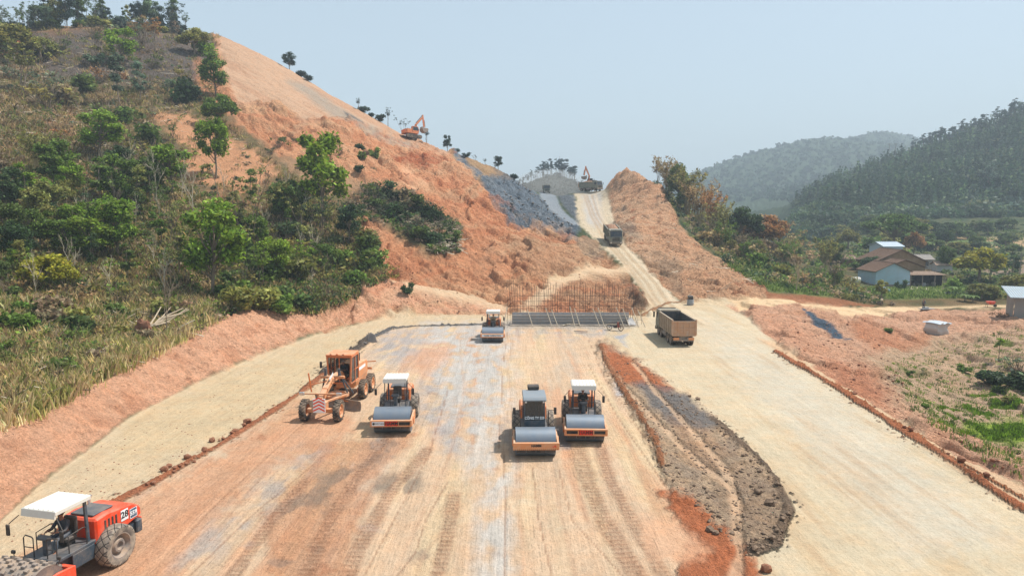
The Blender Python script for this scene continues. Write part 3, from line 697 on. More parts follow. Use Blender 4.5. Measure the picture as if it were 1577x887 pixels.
# ------------------------------------------------------------------ mesh builder
class MB:
    def __init__(s): s.bm = bmesh.new()
    def _tf(s, vs, M):
        if M is not None: bmesh.ops.transform(s.bm, matrix=M, verts=vs)
        return s
    def box(s, x0, x1, y0, y1, z0, z1, bev=.02, M=None):
        r = bmesh.ops.create_cube(s.bm, size=1); vs = r['verts']
        bmesh.ops.transform(s.bm, matrix=Matrix.Translation(((x0+x1)/2, (y0+y1)/2, (z0+z1)/2)) @ Matrix.Diagonal((abs(x1-x0), abs(y1-y0), abs(z1-z0), 1)), verts=vs)
        if bev:
            b = min(bev, abs(x1-x0)*.3, abs(y1-y0)*.3, abs(z1-z0)*.3)
            es = list({e for v in vs for e in v.link_edges})
            r = bmesh.ops.bevel(s.bm, geom=es, offset=b, segments=1, affect='EDGES'); vs = list({v for f in r['faces'] for v in f.verts})
        return s._tf(vs, M)
    def prism(s, poly, x0, x1, M=None, axis='x', bev=0):
        """polygon in the plane across the axis, extruded from x0 to x1"""
        def pt(a, b, c): return {'x': (c, a, b), 'y': (a, c, b), 'z': (a, b, c)}[axis]
        A = [s.bm.verts.new(pt(a, b, x0)) for a, b in poly]; B = [s.bm.verts.new(pt(a, b, x1)) for a, b in poly]
        n = len(poly); fs = [s.bm.faces.new(A), s.bm.faces.new(B[::-1])]
        for i in range(n): fs.append(s.bm.faces.new((A[i], B[i], B[(i+1) % n], A[(i+1) % n])))
        bmesh.ops.recalc_face_normals(s.bm, faces=fs)
        vs = A+B
        if bev:
            es = list({e for f in fs for e in f.edges})
            r = bmesh.ops.bevel(s.bm, geom=es, offset=bev, segments=1, affect='EDGES'); vs = list({v for f in r['faces'] for v in f.verts})
        return s._tf(vs, M)
    def cyl(s, r, h, n=24, M=None, r2=None, axis='x', cap=True):
        rr = bmesh.ops.create_cone(s.bm, cap_ends=cap, segments=n, radius1=r, radius2=r if r2 is None else r2, depth=h)
        vs = rr['verts']
        if axis == 'x': bmesh.ops.rotate(s.bm, matrix=Matrix.Rotation(R(90), 3, 'Y'), verts=vs)
        elif axis == 'y': bmesh.ops.rotate(s.bm, matrix=Matrix.Rotation(R(90), 3, 'X'), verts=vs)
        return s._tf(vs, M)
    def ring(s, prof, n=32, M=None, axis='x'):
        """lathe: profile of (along axis, radius)"""
        rows = []
        for k in range(n):
            a = 2*math.pi*k/n
            rows.append([s.bm.verts.new((x, r*math.cos(a), r*math.sin(a)) if axis == 'x' else (r*math.cos(a), r*math.sin(a), x)) for x, r in prof])
        fs = []
        for k in range(n):
            a, b = rows[k], rows[(k+1) % n]
            for i in range(len(prof)-1): fs.append(s.bm.faces.new((a[i], a[i+1], b[i+1], b[i])))
        bmesh.ops.recalc_face_normals(s.bm, faces=fs)
        return s._tf([v for r_ in rows for v in r_], M)
    def tube(s, pts, r, n=6, r1=None, M=None):
        pts = [Vector(p) for p in pts]; r1 = r if r1 is None else r1; rows = []
        for i, p in enumerate(pts):
            d = (pts[min(i+1, len(pts)-1)]-pts[max(i-1, 0)]).normalized()
            a = d.orthogonal().normalized() if i == 0 else (a-d*a.dot(d)).normalized()
            b = d.cross(a); q = r+(r1-r)*i/max(1, len(pts)-1)
            rows.append([s.bm.verts.new(p+(a*math.cos(2*math.pi*k/n)+b*math.sin(2*math.pi*k/n))*q) for k in range(n)])
        for a_, b_ in zip(rows, rows[1:]):
            for k in range(n): s.bm.faces.new((a_[k], a_[(k+1) % n], b_[(k+1) % n], b_[k]))
        s.bm.faces.new(rows[0][::-1]); s.bm.faces.new(rows[-1])
        return s._tf([v for r_ in rows for v in r_], M)
    def bar(s, a, b, w, h=None, M=None):
        """square bar between two points"""
        a, b = Vector(a), Vector(b); d = (b-a); L = d.length; h = h or w
        q = d.to_track_quat('X', 'Z').to_matrix().to_4x4()
        T = Matrix.Translation((a+b)/2) @ q
        return s.box(-L/2, L/2, -w/2, w/2, -h/2, h/2, min(w, h)*.12, (M @ T) if M is not None else T)
    def build(s, name, mat, parent=None, loc=None, smooth=True, rot=None):
        me = bpy.data.meshes.new(name); s.bm.normal_update()
        s.bm.to_mesh(me); s.bm.free()
        if smooth:
            me.polygons.foreach_set('use_smooth', np.ones(len(me.polygons), bool))
            try: me.set_sharp_from_angle(angle=R(32))
            except Exception: pass
        for q in (mat if isinstance(mat, (list, tuple)) else [mat]): me.materials.append(q)
        o = bpy.data.objects.new(name, me); COL.objects.link(o); o.parent = parent
        if loc is not None: o.location = loc
        if rot is not None: o.rotation_euler = rot
        return o
def T(x, y, z): return Matrix.Translation((x, y, z))
def text(name, s, size, mat, parent, loc, rot=(R(90), 0, 0), depth=.004, sx=1.0, bold=0.0):
    c = bpy.data.curves.new(name, 'FONT'); c.body = s; c.size = size; c.extrude = depth; c.offset = bold; c.align_x = 'CENTER'; c.align_y = 'CENTER'; c.resolution_u = 2
    tmp = bpy.data.objects.new('tmp_text', c); COL.objects.link(tmp)
    dg = bpy.context.evaluated_depsgraph_get(); me = bpy.data.meshes.new_from_object(tmp.evaluated_get(dg))
    bpy.data.objects.remove(tmp); me.materials.clear(); me.materials.append(mat)
    o = bpy.data.objects.new(name, me); COL.objects.link(o); o.parent = parent; o.location = loc; o.rotation_euler = rot; o.scale = (sx, 1, 1)
    return o
def raw_mesh(name, verts, quads, mat, tint=None, parent=None):
    """mesh from numpy arrays; tint is per vertex"""
    me = bpy.data.meshes.new(name); k = quads.shape[1]
    me.vertices.add(len(verts)); me.vertices.foreach_set('co', verts.astype(np.float32).ravel())
    me.loops.add(quads.size); me.loops.foreach_set('vertex_index', quads.ravel().astype(np.int32))
    me.polygons.add(len(quads)); me.polygons.foreach_set('loop_start', (np.arange(len(quads))*k).astype(np.int32))
    me.update(calc_edges=True)
    if tint is not None: set_attr(me, 'tint', tint, 'FLOAT_COLOR')
    me.materials.append(mat)
    o = bpy.data.objects.new(name, me); COL.objects.link(o); o.parent = parent; return o
LEAF = info_mat('leaves', .6, .35, .38, 1.2); BARK = info_mat('bark', .9, .6, 0, 4.0, attr=False); TWIG = info_mat('twigs', .9, .4, 0, 3.0)

# ------------------------------------------------------------------ foliage 
def leaves(centres, size, rng, flat=0.0, aspect=1.6, up=.15):
    """one bent-free leaf-sized quad at each centre; returns verts, quads"""
    n = len(centres)
    nrm = rng.normal(size=(n, 3)); nrm[:, 2] = np.abs(nrm[:, 2])*(1+flat)+up; nrm /= np.linalg.norm(nrm, axis=1)[:, None]
    a = np.cross(nrm, rng.normal(size=(n, 3))); a /= np.linalg.norm(a, axis=1)[:, None]+1e-9
    b = np.cross(nrm, a)
    s = size*(.6+.8*rng.random(n))[:, None]
    a = a*s*.5*aspect; b = b*s*.5
    v = np.stack([centres-a, centres-b*.9, centres+a, centres+b*.9], 1).reshape(-1, 3)
    return v, np.arange(4*n).reshape(n, 4)
def blob_points(c, r, n, rng, shell=.55):
    d = rng.normal(size=(n, 3)); d /= np.linalg.norm(d, axis=1)[:, None]
    k = (shell+(1-shell)*rng.random(n))**.8*(1+rng.normal(0, .2, n))
    return np.array(c)+d*np.array(r)*k[:, None]
def tinted(n_per, base, rng, var=.42):
    t = (1+rng.normal(0, var, size=(n_per, 1))).clip(.3, 2.1)*np.array(base)
    t = t*(1+rng.normal(0, .06, size=(n_per, 3)))
    return np.repeat(t.clip(.02, 2), 4, 0)
def limb(rng, a, b, bend):
    a, b = np.array(a, float), np.array(b, float)
    return [tuple(a+(b-a)*t+rng.normal(0, bend, 3)*math.sin(math.pi*t)) for t in (0, .35, .7, 1)]
def tree_proto(kind, seed):
    """returns (trunk object, crown object or None) parented to an Empty; about 1 unit = 1 metre, heights noted per kind"""
    rng = np.random.default_rng(seed); tb = MB(); V = []; Q = []; TI = []; nq = 0
    def add(pts, size, tint=(1, 1, 1), **k):
        nonlocal nq
        v, q = leaves(pts, size, rng, **k); V.append(v); Q.append(q+nq); nq += len(v); TI.append(tinted(len(pts), tint, rng))
    if kind == 'broadleaf':       # 8 m
        h = 8.0; lean = rng.normal(0, .3, 2)
        top = (lean[0], lean[1], h*.62); tb.tube(limb(rng, (0, 0, -.4), top, .12), .16, 6, .07)
        for k in range(rng.integers(15, 21)):
            a = rng.random()*6.28; z = rng.uniform(.32, .95)*h; rr = 2.1*math.sin(math.pi*min(1, (z/h-.12)/.95))**.6*rng.uniform(.45, 1)
            c = (lean[0]*z/h+rr*math.cos(a), lean[1]*z/h+rr*math.sin(a), z); r = rng.uniform(.5, 1.15)
            tb.tube(limb(rng, (lean[0]*.5*z/h, lean[1]*.5*z/h, z*.55), c, .15), .06, 4, .02)
            sh = rng.uniform(.75, 1.25)
            add(blob_points(c, (r*1.1, r*1.1, r*.95), 240, rng, .25), .235, (sh, sh, sh*.9))
    elif kind == 'slender':       # 9 m, tufts up a thin stem
        h = 9.0; lean = rng.normal(0, .5, 2); pts = limb(rng, (0, 0, -.4), (lean[0], lean[1], h*.95), .2); tb.tube(pts, .10, 5, .03)
        for k in range(13):
            t = rng.uniform(.35, 1); a = rng.random()*6.28; rr = rng.uniform(.2, 1.25)*(1.25-t*.8)
            c = (lean[0]*t+rr*math.cos(a), lean[1]*t+rr*math.sin(a), h*t)
            tb.tube(limb(rng, (lean[0]*t*.9, lean[1]*t*.9, h*t*.88), c, .05), .03, 4, .012)
            r = rng.uniform(.4, .8); sh = rng.uniform(.8, 1.2); add(blob_points(c, (r, r, r*.7), 110, rng, .2), .24, (sh, sh, sh))
    elif kind == 'sparse':        # 9 m, thin grey stems with little foliage
        h = 9.0
        for s in range(rng.integers(3, 6)):
            lean = rng.normal(0, 1.1, 2); p = limb(rng, (rng.normal(0, .15), rng.normal(0, .15), -.3), (lean[0], lean[1], h*rng.uniform(.7, 1)), .25); tb.tube(p, .07, 5, .02)
            for k in range(7):
                t = rng.uniform(.4, 1); b0 = np.array(p[1])+(np.array(p[3])-np.array(p[1]))*t; e = b0+rng.normal(0, .6, 3)+np.array((0, 0, .5))
                tb.tube(limb(rng, b0, e, .1), .025, 4, .008)
                add(blob_points(e, (.5, .5, .35), 26, rng, .1), .19)
    elif kind == 'bare':          # 8 m
        def br(p, d, L, r, lv):
            e = p+d*L; tb.tube(limb(rng, p, e, L*.06), r, 4, r*.5)
            if lv == 0: return
            for _ in range(rng.integers(3, 5)):
                q = d+rng.normal(0, .5, 3); q[2] = abs(q[2])*.8+.15; q /= np.linalg.norm(q); br(p+d*L*rng.uniform(.55, 1), q, L*rng.uniform(.5, .7), r*.55, lv-1)
        br(np.array((0, 0, -.3)), np.array((.03, 0, 1.0)), 3.6, .12, 3)
    elif kind == 'bush':          # 2.2 m tall
        for k in range(rng.integers(5, 8)):
            a = rng.random()*6.28; rr = rng.uniform(0, 1.0); c = (rr*math.cos(a), rr*math.sin(a), rng.uniform(.5, 1.6)); r = rng.uniform(.5, .85)
            tb.tube(limb(rng, (0, 0, -.3), c, .1), .035, 4, .012)
            sh = rng.uniform(.75, 1.25); add(blob_points(c, (r, r, r*.75), 130, rng, .3), .24, (sh, sh, sh*.9))
    elif kind == 'drybush':       # 2.2 m
        for k in range(46):
            a = rng.random()*6.28; e = np.array((math.cos(a)*rng.uniform(.3, 1.7), math.sin(a)*rng.uniform(.3, 1.7), rng.uniform(.5, 2.3)))
            tb.tube(limb(rng, (0, 0, -.2), e, .14), .022, 3, .008)
        for k in range(6): add(blob_points((rng.normal(0, .8), rng.normal(0, .8), rng.uniform(.5, 1.7)), (.6, .6, .4), 36, rng, .1), .17, (1, .9, .8))
    elif kind == 'bamboo':        # 10 m, arching culms
        for k in range(26):
            a = rng.random()*6.28; rr = rng.uniform(0, .7); L = rng.uniform(6.5, 10.5); out = rng.uniform(.5, 3.2)
            b0 = np.array((rr*math.cos(a), rr*math.sin(a), -.3)); p = [tuple(b0+np.array((math.cos(a)*out*t**2.2, math.sin(a)*out*t**2.2, L*(t-.18*t**3)))) for t in (0, .25, .5, .75, 1)]
            tb.tube(p, .045, 4, .012)
            for j in range(7):
                t = rng.uniform(.35, 1); c = b0+np.array((math.cos(a)*out*t**2.2, math.sin(a)*out*t**2.2, L*(t-.18*t**3)))
                sh = rng.uniform(.8, 1.2); add(blob_points(c, (.5, .5, .6), 9, rng, .1), .18, (sh, sh, sh*.9), aspect=2.6)
    elif kind == 'pine':          # 14 m, clear trunk, layered crown
        h = 14.0; tb.tube(limb(rng, (0, 0, -.6), (rng.normal(0, .3), rng.normal(0, .3), h*.97), .12), .17, 5, .05)
        for k in range(9):
            z = h*rng.uniform(.52, 1.0); a = rng.random()*6.28; rr = rng.uniform(.3, 1.9)*(1.25-(z/h-.5)*1.3); c = (rr*math.cos(a), rr*math.sin(a), z)
            tb.tube(limb(rng, (0, 0, z-.5), c, .05), .05, 4, .02); r = rng.uniform(.7, 1.2)
            add(blob_points(c, (r, r, r*.42), 70, rng, .2), .42)
    elif kind == 'round':         # 7 m, dense dome to the ground
        h = 7.0; tb.tube(limb(rng, (0, 0, -.3), (0, 0, 4), .1), .25, 6, .12)
        for k in range(26):
            a = rng.random()*6.28; e = math.acos(rng.uniform(0.0, 1)); rr = 2.7; c = (rr*math.sin(e)*math.cos(a), rr*math.sin(e)*math.sin(a), 2.6+2.9*math.cos(e))
            tb.tube(limb(rng, (0, 0, 2.6), c, .1), .07, 4, .02); r = rng.uniform(.8, 1.2)
            sh = rng.uniform(.8, 1.2); add(blob_points(c, (r, r, r*.7), 170, rng, .5), .30, (sh, sh*.97, sh*.9))
    elif kind == 'umbrella':      # 9 m tall, 13 m across
        h = 9.0; tb.tube(limb(rng, (0, 0, -.4), (0, 0, 4.2), .1), .35, 7, .25)
        for k in range(30):
            a = rng.random()*6.28; rr = 5.6*math.sqrt(rng.random()); z = 5.2+2.9*(1-(rr/6.2)**2)+rng.normal(0, .3); c = (rr*math.cos(a), rr*math.sin(a), z)
            tb.tube(limb(rng, (0, 0, 3.6), c, .25), .1, 4, .03); r = rng.uniform(1.0, 1.6)
            sh = rng.uniform(.8, 1.2); add(blob_points(c, (r, r, r*.5), 190, rng, .4), .36, (sh, sh, sh*.9))
    elif kind == 'banana':
        tb.tube([(0, 0, -.2), (0, 0, 1), (.05, 0, 2.0)], .12, 6, .08)
        for k in range(9):
            a = k*.7+rng.random()*.3; pts = [np.array((math.cos(a)*t*1.5, math.sin(a)*t*1.5, 1.9+1.5*t-1.9*t*t)) for t in (0, .25, .5, .75, 1)]
            sd_ = np.array((-math.sin(a), math.cos(a), 0)); w_ = [.05, .26, .3, .24, .03]
            vs = np.array([p+sd_*w_[i]*s for i, p in enumerate(pts) for s in (-1, 1)]); q = np.array([[2*i, 2*i+1, 2*i+3, 2*i+2] for i in range(4)])
            V.append(vs); Q.append(q+nq); nq += len(vs); TI.append(np.ones((len(vs), 3))*rng.uniform(.8, 1.2))
    trunk = tb.build('trunk', BARK); crown = None
    if V: crown = raw_mesh('crown', np.concatenate(V), np.concatenate(Q), LEAF, np.concatenate(TI), None)
    return trunk, crown
# ------------------------------------------------------------------ people
SKIN = flat_mat('skin', S(168,112,84)); HAIR = flat_mat('hair', (.012,.01,.009)); _cloth = {}
def cloth(n, c):
    if n not in _cloth: _cloth[n] = paint_mat('cloth_'+n, c, .85, dust=.12, scale=6)
    return _cloth[n]
def skinned(name, nodes, edges, mat, root=0, sub=2, extra=None):
    me = bpy.data.meshes.new(name); me.from_pydata([n[0] for n in nodes], edges, [])
    o = bpy.data.objects.new(name, me); COL.objects.link(o)
    o.modifiers.new('s', 'SKIN')
    for i, n in enumerate(nodes):
        v = me.skin_vertices[0].data[i]; r = n[1]; v.radius = (r, r) if isinstance(r, (int, float)) else r; v.use_root = (i == root)
    sb = o.modifiers.new('u', 'SUBSURF'); sb.levels = sb.render_levels = sub
    dg = bpy.context.evaluated_depsgraph_get(); m2 = bpy.data.meshes.new_from_object(o.evaluated_get(dg))
    o.modifiers.clear(); o.data = m2
    if extra:
        bm = bmesh.new(); bm.from_mesh(m2); extra(bm); bm.to_mesh(m2); bm.free()
    m2.materials.clear(); m2.materials.append(mat); m2.polygons.foreach_set('use_smooth', np.ones(len(m2.polygons), bool)); return o
POSE = {
 'sit': dict(pel=(0,0,0), bel=(0,-.0,.17), che=(0,-.02,.38), nec=(0,-.05,.55), sh=(.19,-.02,.46), el=(.27,-.20,.22), ha=(.17,-.44,.27), hip=(.10,-.02,-.02), kn=(.16,-.46,.02), an=(.16,-.50,-.40), to=(.17,-.68,-.44)),
 'stand': dict(pel=(0,0,.92), bel=(0,0,1.08), che=(0,-.01,1.30), nec=(0,-.01,1.48), sh=(.19,0,1.40), el=(.25,.02,1.12), ha=(.24,-.10,.86), hip=(.10,0,.88), kn=(.13,-.02,.48), an=(.14,.02,.07), to=(.15,-.14,.03))}
def person(pose, loc, rz, shirt, trousers, label, hat=None):
    p = POSE[pose]; f = lambda k, s: Vector((p[k][0]*s, p[k][1], p[k][2])); root = empty('person', loc, rz, label, 'person')
    N = []; E = []
    def n(v, r, par=None):
        N.append((tuple(v), r)); 
        if par is not None: E.append((par, len(N)-1))
        return len(N)-1
    a = n(p['pel'], .125); b = n(p['bel'], (.135,.10), a); c = n(p['che'], (.155,.115), b); d = n(p['nec'], .055, c); hd = Vector(p['nec'])+Vector((0,-.02,.10)); e = n(hd, .06, d)
    for s in (-1, 1):
        i = n(f('sh', s), .062, c); j = n(f('el', s), .042, i); k = n(f('ha', s), .03, j)
        dr = (f('ha', s)-f('el', s)).normalized(); side = Vector((1, 0, 0)); pal = n(f('ha', s)+dr*.06, .034, k)
        for q, (ln, off) in enumerate(((.060, -.03), (.072, -.01), (.068, .01), (.055, .03))):
            m_ = n(f('ha', s)+dr*.10+side*off, .010, pal); n(f('ha', s)+dr*(.10+ln)+side*off*1.15+Vector((0,0,-.02)), .008, m_)
        n(f('ha', s)+dr*.07-side*s*.05, .010, k)
        i = n(f('hip', s), .085, a); j = n(f('kn', s), .058, i); k = n(f('an', s), .038, j); n(f('to', s), .034, k)
    H = hd+Vector((0, -.005, .07))
    def extra(bm):
        r = bmesh.ops.create_uvsphere(bm, u_segments=16, v_segments=12, radius=1, matrix=T(*H) @ Matrix.Diagonal((.076, .094, .118, 1)))
        bmesh.ops.create_cone(bm, segments=6, radius1=.016, radius2=.006, depth=.05, cap_ends=True, matrix=T(H.x, H.y-.095, H.z-.01))
        for s in (-1, 1): bmesh.ops.create_uvsphere(bm, u_segments=8, v_segments=6, radius=1, matrix=T(H.x+s*.078, H.y+.01, H.z) @ Matrix.Diagonal((.012, .022, .032, 1)))
    o = skinned('body', N, E, SKIN, 0, 1, extra); o.parent = root
    b_ = MB()
    for s in (-1, 1): bmesh.ops.create_uvsphere(b_.bm, u_segments=8, v_segments=6, radius=.012, matrix=T(H.x+s*.03, H.y-.088, H.z+.012))
    b_.box(H.x-.025, H.x+.025, H.y-.096, H.y-.088, H.z-.052, H.z-.046, 0); b_.build('eyes_and_mouth', HAIR, root)
    N = []; E = []
    a = n(Vector(p['pel'])+Vector((0, 0, .04)), (.148, .13)); b = n(p['bel'], (.152, .118), a); c = n(p['che'], (.172, .13), b)
    n(Vector(p['nec'])+Vector((0, 0, -.03)), .072, c)
    for s in (-1, 1):
        i = n(f('sh', s), .078, c); j = n(f('el', s), .056, i); n(f('el', s)*.22+f('ha', s)*.78, .046, j)
    skinned('jacket', N, E, cloth(*shirt), 0, 1).parent = root
    N = []; E = []; a = n(p['pel'], .142)
    for s in (-1, 1):
        i = n(f('hip', s), .100, a); j = n(f('kn', s), .074, i); n(f('an', s)*.9+f('kn', s)*.1, .056, j)
    skinned('trousers', N, E, cloth(*trousers), 0, 1).parent = root
    for s in (-1, 1):
        b_ = MB(); v = (f('an', s)+f('to', s))/2; dd = f('to', s)-f('an', s)
        b_.box(v.x-.045, v.x+.045, f('to', s).y-.04, f('an', s).y+.06, min(f('an', s).z, f('to', s).z)-.045, f('to', s).z+.03, .02); b_.build('shoe', RUBBER, root)
    b_ = MB()
    if hat:
        bmesh.ops.create_uvsphere(b_.bm, u_segments=16, v_segments=8, radius=1, matrix=T(H.x, H.y, H.z+.045) @ Matrix.Diagonal((.098, .112, .10, 1)))
        b_.cyl(.14, .012, 20, T(H.x, H.y-.02, H.z+.04), axis='z'); b_.build('hat', cloth(*hat), root)
    else:
        bmesh.ops.create_uvsphere(b_.bm, u_segments=16, v_segments=10, radius=1, matrix=T(H.x, H.y+.022, H.z+.03) @ Matrix.Diagonal((.086, .094, .104, 1)))
        b_.build('hair', HAIR, root)
    return root

def place(o, x, y, rz=0, pitch=0, z=None):
    o.location = (x, y, gh(x, y)-.02 if z is None else z); o.rotation_euler = (pitch, 0, rz)
def wheel(parent, x, y, z, r, w, mat, rimmat, lugs=0, out=1, name='wheel'):
    b = MB(); k = w/2
    b.ring([(-k*.5*out, .0), (k*.35*out, .0), (k*.35*out, r*.16), (k*.72*out, r*.2), (k*.72*out, r*.30), (k*.2*out, r*.42), (k*.9*out, r*.58), (k*.9*out, r*.66), (-k*.9*out, r*.66)], 24)
    for i in range(8):
        a = i*math.pi/4; b.cyl(r*.03, k*.5, 6, T(k*.5*out, math.cos(a)*r*.26, math.sin(a)*r*.26))
    wh = b.build(name, rimmat, parent, (x, y, z))
    b = MB(); b.ring([(-k*.85, r*.58), (-k, r*.72), (-k*.96, r*.9), (-k*.72, r*.985), (0, r), (k*.72, r*.985), (k*.96, r*.9), (k, r*.72), (k*.85, r*.58)], 36)
    for i in range(lugs):
        a = 2*math.pi*i/lugs
        for s in (-1, 1):
            M = Matrix.Rotation(a+(.5*2*math.pi/lugs if s > 0 else 0), 4, 'X') @ T(s*k*.48, 0, r*1.0) @ Matrix.Rotation(s*.45, 4, 'Z')
            b.box(-k*.5, k*.5, -r*.05, r*.05, -r*.04, r*.045, .01, M)
    b.build('tyre', mat, wh); return wh

S_RED2 = flat_mat('dark_red_lettering', S(120,20,10))
# ------------------------------------------------------------------ soil compactors (front faces -Y)
def roller(label, cab=False, pads=False, hood=ORG, frame=ORG2, front='plain', number=False, canopy_text=True):
    r = empty('road_roller', (0, 0, 0), 0, label, 'road roller')
    b = MB(); b.ring([(-1.05,.30),(-1.05,.70),(-1.07,.75),(1.07,.75),(1.05,.70),(1.05,.30)], 56)
    b.cyl(.55, .06, 24, T(-.98, 0, 0)); b.cyl(.55, .06, 24, T(.98, 0, 0)); b.cyl(.16, 2.3, 16)
    if pads:
        for i in range(16):
            for j in range(8):
                a = 2*math.pi*(i+.5*(j % 2))/16; b.box(-.075, .075, -.065, .065, 0, .1, .015, Matrix.Rotation(a, 4, 'X') @ T(-.92+j*.263, 0, .745))
    b.build('drum', DSTEEL if pads else STEEL, r, (0, -1.6, .75))
    b = MB()
    for s in (-1, 1):
        b.prism([(-2.55,.62),(-2.55,1.0),(-1.2,1.12),(-.55,1.05),(-.55,.55),(-1.1,.42),(-2.0,.48)], s*1.10, s*1.20, bev=.015)
        b.cyl(.27, .1, 20, T(s*1.2, -1.6, .75))
    b.box(-1.10, 1.10, -.66, -.5, .5, 1.02)
    b.build('drum_frame', frame, r)
    b = MB(); b.box(-1.22, 1.22, -2.66, -2.50, .60, 1.0, .03); fb = b.build('front_beam', frame, r)
    if cab:
        b = MB()
        for i in range(22): b.cyl(.022, .01, 8, T(-1.1+i*.105, -2.665, .645), axis='y')
        b.build('bolt_row', DARK, fb)
    b = MB()
    for i in range(4): b.box(-1.02+i*.52, -.54+i*.52, -2.50, -2.42, .42, .58, .01)
    b.build('scraper', DARK, r)
    def lettering(s, size, mat, loc, par=fb, **k): return text('lettering', s, size, mat, par, loc, **k)
    if front == 'red_left':
        b = MB(); b.box(-.32, .40, -2.668, -2.66, .66, .94, 0); b.build('red_panel', REDT, fb); lettering('HAMM', .27, BLACKT, (.03, -2.672, .80), bold=.008)
        b = MB(); b.box(-1.10, -.40, -2.668, -2.66, .68, .92, 0); b.build('white_panel', WHITET, fb); lettering('WIRTGEN', .12, BLACKT, (-.66, -2.672, .80))
        b = MB(); b.cyl(.07, .006, 14, T(-1.0, -2.672, .80), axis='y'); b.build('round_mark', BLACKT, fb)
        b = MB(); b.box(.46, 1.10, -2.668, -2.66, .70, .90, 0); b.build('black_panel', BLACKT, fb)
    elif front == 'red_mid':
        b = MB(); b.box(-.40, .40, -2.668, -2.66, .66, .94, 0); b.build('red_panel', REDT, fb); lettering('HAMM', .27, S_RED2, (0, -2.672, .80), bold=.008)
        b = MB(); b.box(-1.08, -.46, -2.668, -2.66, .72, .90, 0); b.box(.46, 1.08, -2.668, -2.66, .72, .90, 0); b.build('black_panel', BLACKT, fb)
    elif front == 'black_small':
        lettering('HAMM', .18, BLACKT, (0, -2.672, .84), bold=.008); b = MB(); b.prism([(.82,.88),(.90,.76),(1.0,.90),(1.06,.74),(.96,.80),(.88,.72)], -2.672, -2.662, axis='y'); b.build('red_mark', REDT, fb)
    elif front == 'white_band':
        b = MB(); b.box(-1.08, 1.08, -2.668, -2.66, .70, .92, 0); b.build('white_panel', WHITET, fb); lettering('HAMM COMPACTION', .17, BLACKT, (0, -2.672, .81), bold=.006)
    elif front == 'side_name':
        text('lettering', 'HAMM', .34, BLACKT, r, (1.204, -1.95, .80), rot=(R(90), 0, R(90)), bold=.01)
        b = MB(); b.box(1.2, 1.203, -2.5, -1.25, .62, .98, 0); b.build('side_decal', flat_mat('pale_decal', (.55,.56,.55)), r)
    # rear frame, platform
    b = MB(); b.box(-.5, .5, -.5, .7, .5, 1.1, .04); b.box(-.62, .62, .6, 2.9, .55, 1.05, .05); b.box(-.75, .75, 2.72, 3.02, .6, 1.12, .04); b.build('rear_chassis', SLATE, r)
    b = MB(); b.box(-.92, .92, -.85, .82, 1.16, 1.28, .02)
    for s in (-1, 1): b.box(s*.92-.06, s*.92+.0, -.2, .75, .62, 1.16, .02)
    b.build('platform', SLATE, r)
    b = MB(); b.prism([(.80,1.02),(.80,2.0),(1.35,2.06),(2.55,1.92),(2.98,1.62),(3.0,1.28),(2.2,1.12),(1.7,1.3),(1.1,1.25)], -.76, .76, bev=.07); hd = b.build('engine_hood', hood, r)
    b = MB()
    for s in (-1, 1):
        for i in range(4): b.box(s*.765-.01, s*.765+.01, 1.18+i*.17, 1.26+i*.17, 1.45, 1.82, .01, Matrix.Shear('XY', 4, (0, 0)))
    b.build('vent_slot', DARK, hd)
    b = MB(); b.box(-.5, .5, .95, 1.9, 2.03, 2.10, .03); b.build('hood_top', SLATE, hd)
    if number:
        b = MB(); b.box(.765, .775, 1.95, 2.30, 1.42, 1.84, 0); pl = b.build('number_plate', WHITET, hd); text('lettering', '28', .36, BLACKT, pl, (.779, 2.125, 1.64), rot=(R(90), 0, R(90)), bold=.008)
        b = MB(); b.box(.765, .775, 2.38, 2.74, 1.34, 1.72, 0); pl = b.build('logo_plate', flat_mat('logo_blue', S(70,104,134)), hd); text('lettering', '559', .22, WHITET, pl, (.779, 2.56, 1.53), rot=(R(90), 0, R(90)), bold=.006)
        b = MB()
        for q in ((2.38, 2.74, 1.34, 1.36), (2.38, 2.74, 1.70, 1.72), (2.38, 2.40, 1.36, 1.70), (2.72, 2.74, 1.36, 1.70)): b.box(.775, .779, q[0], q[1], q[2], q[3], 0)
        b.build('logo_border', WHITET, pl)
    b = MB(); b.tube([(-.45, 1.75, 2.0), (-.45, 1.75, 2.3), (-.45, 1.85, 2.42)], .055, 10); b.build('exhaust_pipe', SILVER, r)
    for s in (-1, 1):
        wheel(r, s*.93, 1.45, .77, .77, .56, DIAM, DSTEEL, 0, s)
        b = MB(); b.box(s*.6-.09, s*.6+.09, 2.98, 3.06, 1.02, 1.16, .02); b.build('tail_lamp', REDO, r)
        b = MB(); b.box(s*.86-.10, s*.86+.10, -.96, -.86, 1.05, 1.2, .03); b.build('headlight', SILVER, r)
        b = MB(); b.tube([(s*.92, -.8, 1.25), (s*1.2, -.95, 1.3), (s*1.22, -.95, 1.45)], .018, 6); b.box(s*1.22-.1, s*1.22+.1, -1.0, -.92, 1.42, 1.55, .03)
        if not cab and number: b.build('work_lamp', DARK, r)
        else: b.bm.free()
        b = MB(); b.tube([(s*.80, -.78 if not cab else -.7, 2.2 if cab else 2.75), (s*1.12, -.9, 2.25 if cab else 2.45)], .016, 6); b.box(s*1.12-.075, s*1.12+.075, -.98, -.92, 2.02 if cab else 2.05, 2.42 if cab else 2.45, .03); b.build('mirror', DARK, r)
